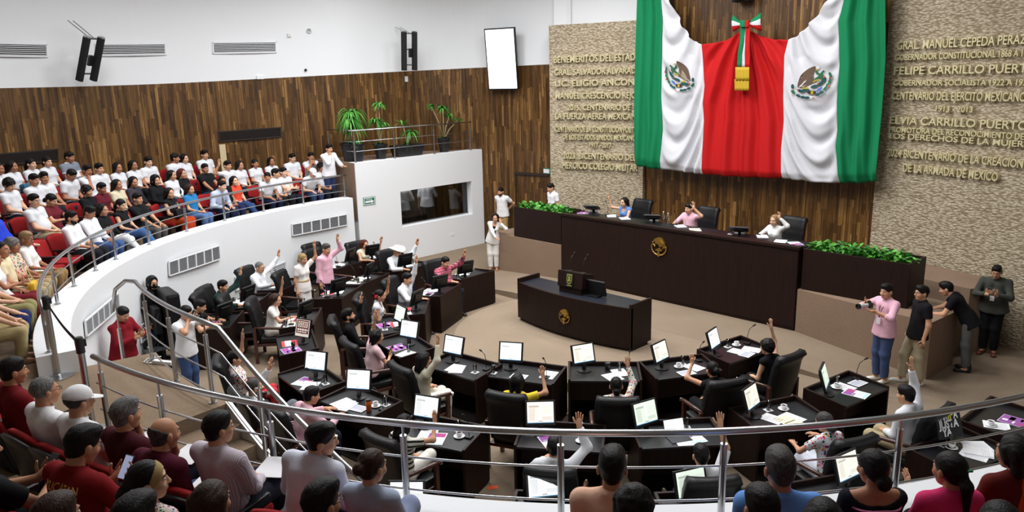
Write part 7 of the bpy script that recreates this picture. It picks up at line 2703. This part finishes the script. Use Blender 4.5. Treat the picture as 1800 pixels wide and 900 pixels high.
f_('woman with beige headband and dark ponytail in dotted blouse', 262, 845, 2, hair='ponytail', hc='black', female=True, topmat=pattern('dotted_blouse', 'flowers', (226, 214, 206), (0, 0, 0), 60), sleeve='short', wear=('headband',), skin=2, head=(-42, 2, 0), bottom=BLK, R='lap', L='lap')
f_('long-haired woman at the bottom edge, dark brown hair', 374, 882, 2, hair='verylong', hc='brown', female=True, top=(40, 36, 40), sleeve='short', skin=1, bottom=BLK, head=(-4, 6, 0))
f_('man with slick black hair and glasses at bottom edge', 566, 884, 2, hair='neat', top=(30, 30, 34), sleeve='long', wear=('glasses',), skin=1, bottom=BLK, head=(-20, 8, 0))
f_('curly-haired man at the bottom edge behind peach shirt', 1113, 896, 2, hair='curly', top=(40, 42, 50), sleeve='short', skin=2, bottom=BLK)
f_('black-haired man at the bottom edge behind blue polo', 1338, 894, 2, hair='short', top=(60, 70, 100), sleeve='short', skin=1, bottom=BLK)
f_('dark head at the bottom edge left of the black dress', 1446, 918, 2, hair='bob', female=True, top=(40, 40, 46), sleeve='short', skin=1, bottom=BLK)
f_('dark brown head at the bottom edge, far left', 100, 914, 3, hair='short', hc='brown', top=(44, 40, 40), sleeve='short', skin=1, bottom=BLK)
f_('black head at the bottom edge, second from left', 238, 916, 3, hair='neat', top=(40, 44, 56), sleeve='short', skin=1, bottom=BLK)
f_('spectator in lilac blouse at the lower right corner', 1756, 925, 2, hair='bob', female=True, top=(176, 160, 204), sleeve='short', skin=2, bottom=BLK)
phone(yu, 'glowing phone in the hands of the man in red polo', glow=True)
phone(ph7, 'phone held at the left edge by person in black T-shirt')
# lettering on the back of the polo
me, P = text_mesh('shirt_lettering', 'YUCATAN', .062, mat('yellow_thread', (206, 170, 70), rough=.8), .001, width=.26)
dg = bpy.context.evaluated_depsgraph_get()
root = yu['root']
cloth_o = [c for c in root.children if c.name.startswith('shirt')][0]
from mathutils.bvhtree import BVHTree
bv = BVHTree.FromPolygons([v.co for v in cloth_o.data.vertices], [p.vertices for p in cloth_o.data.polygons])
Q = []
for x, y, z in P:
    o_ = Vector((x + .01, -1.2, yu["neck"].z - .095 + y))
    hit = bv.ray_cast(o_, Vector((0, 1, 0)))
    Q.append((o_.x, (hit[0].y if hit[0] else -.15) - .006 - z, o_.z))
place_mesh('shirt_lettering', me, [(-q[0] * -1, q[1], q[2]) for q in Q], root)
# pink edging on the black dress
bd = [a for a in ALLP if a['label'].startswith('woman in black dress')][0]
m = MB(); N_ = 26
for k in range(N_):
    pass
m.tube([bd['neck'] + Vector((.150 * math.cos(a), .112 * math.sin(a) - .025, -.062 + .01 * math.sin(a) - .025 * abs(math.cos(a)))) for a in [2 * PI * i / N_ for i in range(N_)]], .006, 6, closed=True)
m.build('pink_edging', [mat('pink_lace', (206, 120, 160), rough=.8)], bd['root'])
pw = [a for a in ALLP if a['label'].startswith('woman in bright pink')][0]
m = MB(); m.box((0, 0, 0), (.03, .012, .012)); q = m.build('hair_clip', [mat('green_clip', (20, 150, 90), rough=.3)], pw['root'], bevel=.003); q.location = pw['hd'] + Vector((.05, -.112, .05))
# papers held by the foreground men on their laps
for lab, who in (('grey-haired man in maroon', 'grey-haired man in dark maroon'), ('balding man in maroon', 'balding man in maroon'), ('man in the white cap', 'man in white baseball cap'), ('man in pinstripes', 'man with glasses in pinstriped')):
    a = [q for q in ALLP if q['label'].startswith(who)][0]
    w_ = wpt(a, (.05, .42, a['pel'][2] + .11))
    put_paper('blank', w_, a['face'] + .3, 'on the lap of the ' + lab)
# the empty seats in between
SEEN = {}


def in_frame(x, y, z):
    d = np.array([x, y, z]) - EYE
    w = d @ AX[2]
    return w > .3 and -40 < 900 + F_PX * (d @ AX[0]) / w < 1840 and 0 < 450 - F_PX * (d @ AX[1]) / w < 930



def empty_seat(row, t, people, step):
    a, r = math.radians(t), ROW0 + PITCHR * (row - 1) + .10
    if not in_frame(GC[0] + r * math.cos(a), GC[1] + r * math.sin(a), GF + DZ * (row - 1) + .6):
        return
    th, who = min(people, key=lambda q: abs(q[0] - t))
    side = 'right' if t < th and t < -90 else ('left' if t < -90 else ('left' if t < th else 'right'))
    k = SEEN[(who, side)] = SEEN.get((who, side), 0) + 1
    nth = ['', 'second ', 'third ', 'fourth ', 'fifth ', 'sixth '][min(k - 1, 5)]
    w = who.split()
    place_seat(row, t, '%sempty red seat to the %s of the %s' % (nth, side, trim(w, 16 - 8 - (k > 1))))


for row in (1, 2, 3, 4):
    people = sorted(TAKEN.get(row, []))
    ths = [q[0] for q in people]
    step = math.degrees(.58 / (ROW0 + PITCHR * (row - 1)))
    for lims in ({1: (-178, -100), 2: (-178, -108), 3: (-166, -118), 4: (-152, -128)}[row], {1: (-86, -18), 2: (-90, -20), 3: (-92, -70)}.get(row)):
        if not lims: continue
        t = lims[0]
        while t < lims[1]:
            if all(abs(t - q) > step * .93 for q in ths):
                empty_seat(row, t, people, step)
                ths.append(t); t += step
            else:
                t += step * .2

# ------------------------------------------------------------------ stanchions, screen cart and small things on the landing
st_objs = []
for px, py, lab in ((103, 662, 'steel queue post with round base beside the parapet end'), (165, 760, 'steel queue post with black belt at the landing')):
    p = at_z(px, py, GF)
    r = empty('queue_post', p, 0, lab, 'stanchion')
    m = MB(); m.lathe([(.17, 0), (.17, .012), (.05, .03), (.032, .04), (.032, .88), (.0, .88)], 24); m.build('pole', [STEEL], r, smooth=False)
    m = MB(); m.lathe([(.040, .84), (.040, .98), (.032, 1.0), (0, 1.0)], 20); m.build('belt_head', [mat('dark_cap', (40, 42, 46), rough=.4)], r, smooth=False)
    m = MB(); m.b2((-.02, .03, .90), (.02, .055, .97)); m.build('belt_clip', [BLACK], r)
    st_objs.append(Vector(p))
a, b = st_objs
m = MB()
n = 10
d = (b - a); side = Vector((-d.y, d.x, 0)).normalized() * .001
pts = [a.lerp(b, i / n) + Vector((0, 0, .935 - .05 * math.sin(PI * i / n))) for i in range(n + 1)]
vs = [];
for p in pts: vs += [p + Vector((0, 0, .025)) + side, p - Vector((0, 0, .025)) + side, p + Vector((0, 0, .025)) - side, p - Vector((0, 0, .025)) - side]
fs = []
for i in range(n):
    k = i * 4
    fs += [(k, k + 1, k + 5, k + 4), (k + 2, k + 6, k + 7, k + 3), (k, k + 4, k + 6, k + 2), (k + 1, k + 3, k + 7, k + 5)]
m.add(vs, fs)
q = m.build('retractable_belt', [mat('belt_navy', (24, 30, 50), rough=.7)]); tag(q, 'dark belt strung between the two steel queue posts', 'belt')

p = at_z(300, 640, RING)
cart = empty('screen_cart', (p[0], p[1], RING), 0, 'large black screen on a stand with cables beside the stair railing', 'screen')
ca = -.25
m = MB(); m.box((.02, .1, .86), (.74, .26, 1.16), rot=Matrix.Rotation(-.1, 3, 'Z')); m.build('screen_case', [LEATHER], cart, bevel=.06)
m = MB(); m.box((-.12, -.12, .9), (.42, .12, .5), rot=Matrix.Rotation(-.1, 3, 'Z')); m.build('rear_housing', [BLACKM], cart, bevel=.02)
for y in (-.08, .28):
    m = MB(); m.box((-.04, y, .42), (.06, .06, .84)); m.build('leg', [BLACK], cart)
    m = MB(); m.box((-.04, y, .03), (.62, .06, .05)); m.build('foot', [BLACK], cart)
m = MB(); m.b2((-.46, -.42, .34), (.1, -.06, .37)); m.build('shelf', [mat('grey_shelf', (86, 88, 92), rough=.5)], cart)
m = MB(); m.b2((-.40, -.38, .37), (-.12, -.1, .52)); m.b2((-.38, -.36, .0), (-.1, -.1, .2)); m.build('equipment', [BLACK], cart, bevel=.01)
m = MB()
random.seed(3)
for i in range(5):
    y0 = -.3 + .18 * i
    x0 = -.3 + .13 * i
    m.tube([(x0, -.16, 1.1), (x0 - .06, -.26 - .05 * (i % 2), .8), (x0 + .04, -.24, .55), (x0 - .05, -.4, .25), (x0, -.3, .02)], .008, 6)
m.build('black_cables', [BLACKM], cart, smooth=True)
m = MB(); m.tube([(-.30 + .07 * math.cos(t * .5), -.18 + .02 * t * .1, .56 + .07 * math.sin(t * .5)) for t in range(40)], .008, 6); m.build('blue_cable', [mat('blue_cable', (40, 90, 200), rough=.5)], cart, smooth=True)
p = at_z(287, 640, GF)
ps = empty('power_strip', p, .5, 'white power strip with coiled cord on the landing', 'power strip')
m = MB(); m.b2((-.14, -.03, 0), (.14, .03, .045)); m.build('body', [PAPER], ps, bevel=.008)
m = MB(); m.tube([(-.14, 0, .02), (-.2, -.05, .008), (-.26, .02, .008), (-.2, .1, .008), (-.1, .09, .008), (-.08, .02, .008), (-.16, -.04, .016), (-.28, -.02, .008), (-.32, .1, .008), (-.2, .2, .008)], .006, 6); m.build('cord', [PAPER], ps, smooth=True)
p = at_z(866, 857, RING)
m = MB(); m.b2((-.07, -.04, 0), (.07, .04, .004)); q = m.build('orange_card', [mat('orange_card', (236, 96, 40), rough=.6)], bevel=.001); q.location = p; q.rotation_euler = (0, 0, .9); tag(q, 'orange card lying on the carpet near the striped-top womans desk', 'card')

# ------------------------------------------------------------------ plants on the booth roof
def strap_leaves(m, c, n, L, droop, up, w, seed):
    rng = random.Random(seed)
    for i in range(n):
        a = rng.uniform(0, 2 * PI); l = L * rng.uniform(.7, 1.15); e = up * rng.uniform(.4, 1.2)
        pts = []
        for k in range(6):
            t = k / 5
            r = l * (t * .9)
            z = e * l * t - droop * l * t * t * 1.1
            pts.append((Vector((c[0] + r * math.cos(a), c[1] + r * math.sin(a), c[2] + z)), w * (1 - t) ** .7 * (.5 + 1.2 * min(t * 3, 1)) * .5))
        sd = Vector((-math.sin(a), math.cos(a), 0))
        vs = []
        for p_, ww in pts: vs += [p_ + sd * ww, p_ - sd * ww + Vector((0, 0, .002))]
        m.add(vs, [(2 * k, 2 * k + 1, 2 * k + 3, 2 * k + 2) for k in range(5)], rng.choice((0, 1, 2)))


POTB = mat('black_pot', (24, 24, 26), rough=.5)


def balcony_plant(label, px, py, hgt, heads, pot='round', fern=True, pr=.19, ph_=.42, L=.42, seed=1):
    heads = [(a, b, .1 + c * .8, d, e, g) for a, b, c, d, e, g in heads]
    p = at_z(px, py, BZ)
    x, y = min(max(p[0], -18.75), BX - .34), p[1]
    r = empty('potted_dracaena', (x, y, BZ - .004), 0, label, 'plant')
    if pot == 'round':
        m = MB(); m.lathe([(pr * .68, 0), (pr, ph_), (pr * 1.08, ph_), (pr * 1.08, ph_ - .04), (pr * .9, ph_ - .02), (0, ph_ - .03)], 20); m.build('pot', [POTB], r, smooth=False)
    else:
        m = MB(); m.add([(-.16, -.42, 0), (.16, -.42, 0), (.16, .42, 0), (-.16, .42, 0), (-.2, -.52, .34), (.2, -.52, .34), (.2, .52, .34), (-.2, .52, .34)], [(0, 3, 2, 1), (4, 5, 6, 7), (0, 1, 5, 4), (1, 2, 6, 5), (2, 3, 7, 6), (3, 0, 4, 7)]); m.build('trough', [POTB], r, bevel=.03)
        ph_ = .34
    m = MB()
    for (hx, hy, hz, n, LL, dr) in heads:
        m2 = [(0, 0, ph_ - .05), (hx * .4, hy * .4, ph_ + (hz - ph_) * .5), (hx, hy, hz)]
        if hz > ph_ + .12: m.tube(m2, [.022, .018, .015], 7)
    if m.v: m.build('stem', [mat('pale_stem', (150, 136, 96), rough=.8)], r, smooth=True)
    m = MB()
    for i, (hx, hy, hz, n, LL, dr) in enumerate(heads):
        strap_leaves(m, (hx, hy, hz), n, LL * .8, dr * 1.15, 1.0, .045, seed * 10 + i)
    m.build('leaves', LEAFG, r)
    if fern:
        m = MB(); strap_leaves(m, (0, 0, ph_ - .02), 60, .26, .9, 1.0, .03, seed + 50)
        m.build('ground_leaves', [mat('fern_dark', (26, 74, 40), rough=.6)] * 3, r)
    return r


balcony_plant('bushy bright green palm in a black pot, leftmost on the balcony', 617, 283, 1.9, [(.02, .1, 1.5, 90, .62, 1.05), (.08, .0, 1.25, 80, .60, 1.1), (-.05, .2, 1.1, 60, .58, 1.15)], pr=.26, ph_=.5, seed=1)
balcony_plant('dark green plant in a black pot behind the corner post', 643, 285, 1.0, [(0, 0, .52, 40, .3, .9)], pr=.2, ph_=.5, seed=2)
balcony_plant('slender tall plant in a black pot, second on the balcony', 679, 280, 1.7, [(.02, .02, 1.75, 40, .36, .8), (-.02, -.1, 1.2, 44, .42, 1.0), (.0, .12, 1.05, 34, .4, 1.0)], seed=3)
balcony_plant('spiky plant in a long black trough on the balcony', 726, 275, 1.2, [(0, -.1, 1.0, 22, .42, .5), (0, .12, .7, 26, .5, 1.0)], pot='trough', seed=4)
balcony_plant('branching plant in a black pot, rightmost on the balcony', 781, 267, 1.7, [(0, -.42, 1.6, 26, .3, .8), (0, .02, 1.5, 40, .36, .9), (.02, .25, 1.25, 26, .32, .9), (0, .62, 1.05, 20, .26, .8)], seed=5)
# laptop on the wall in front of the standing man
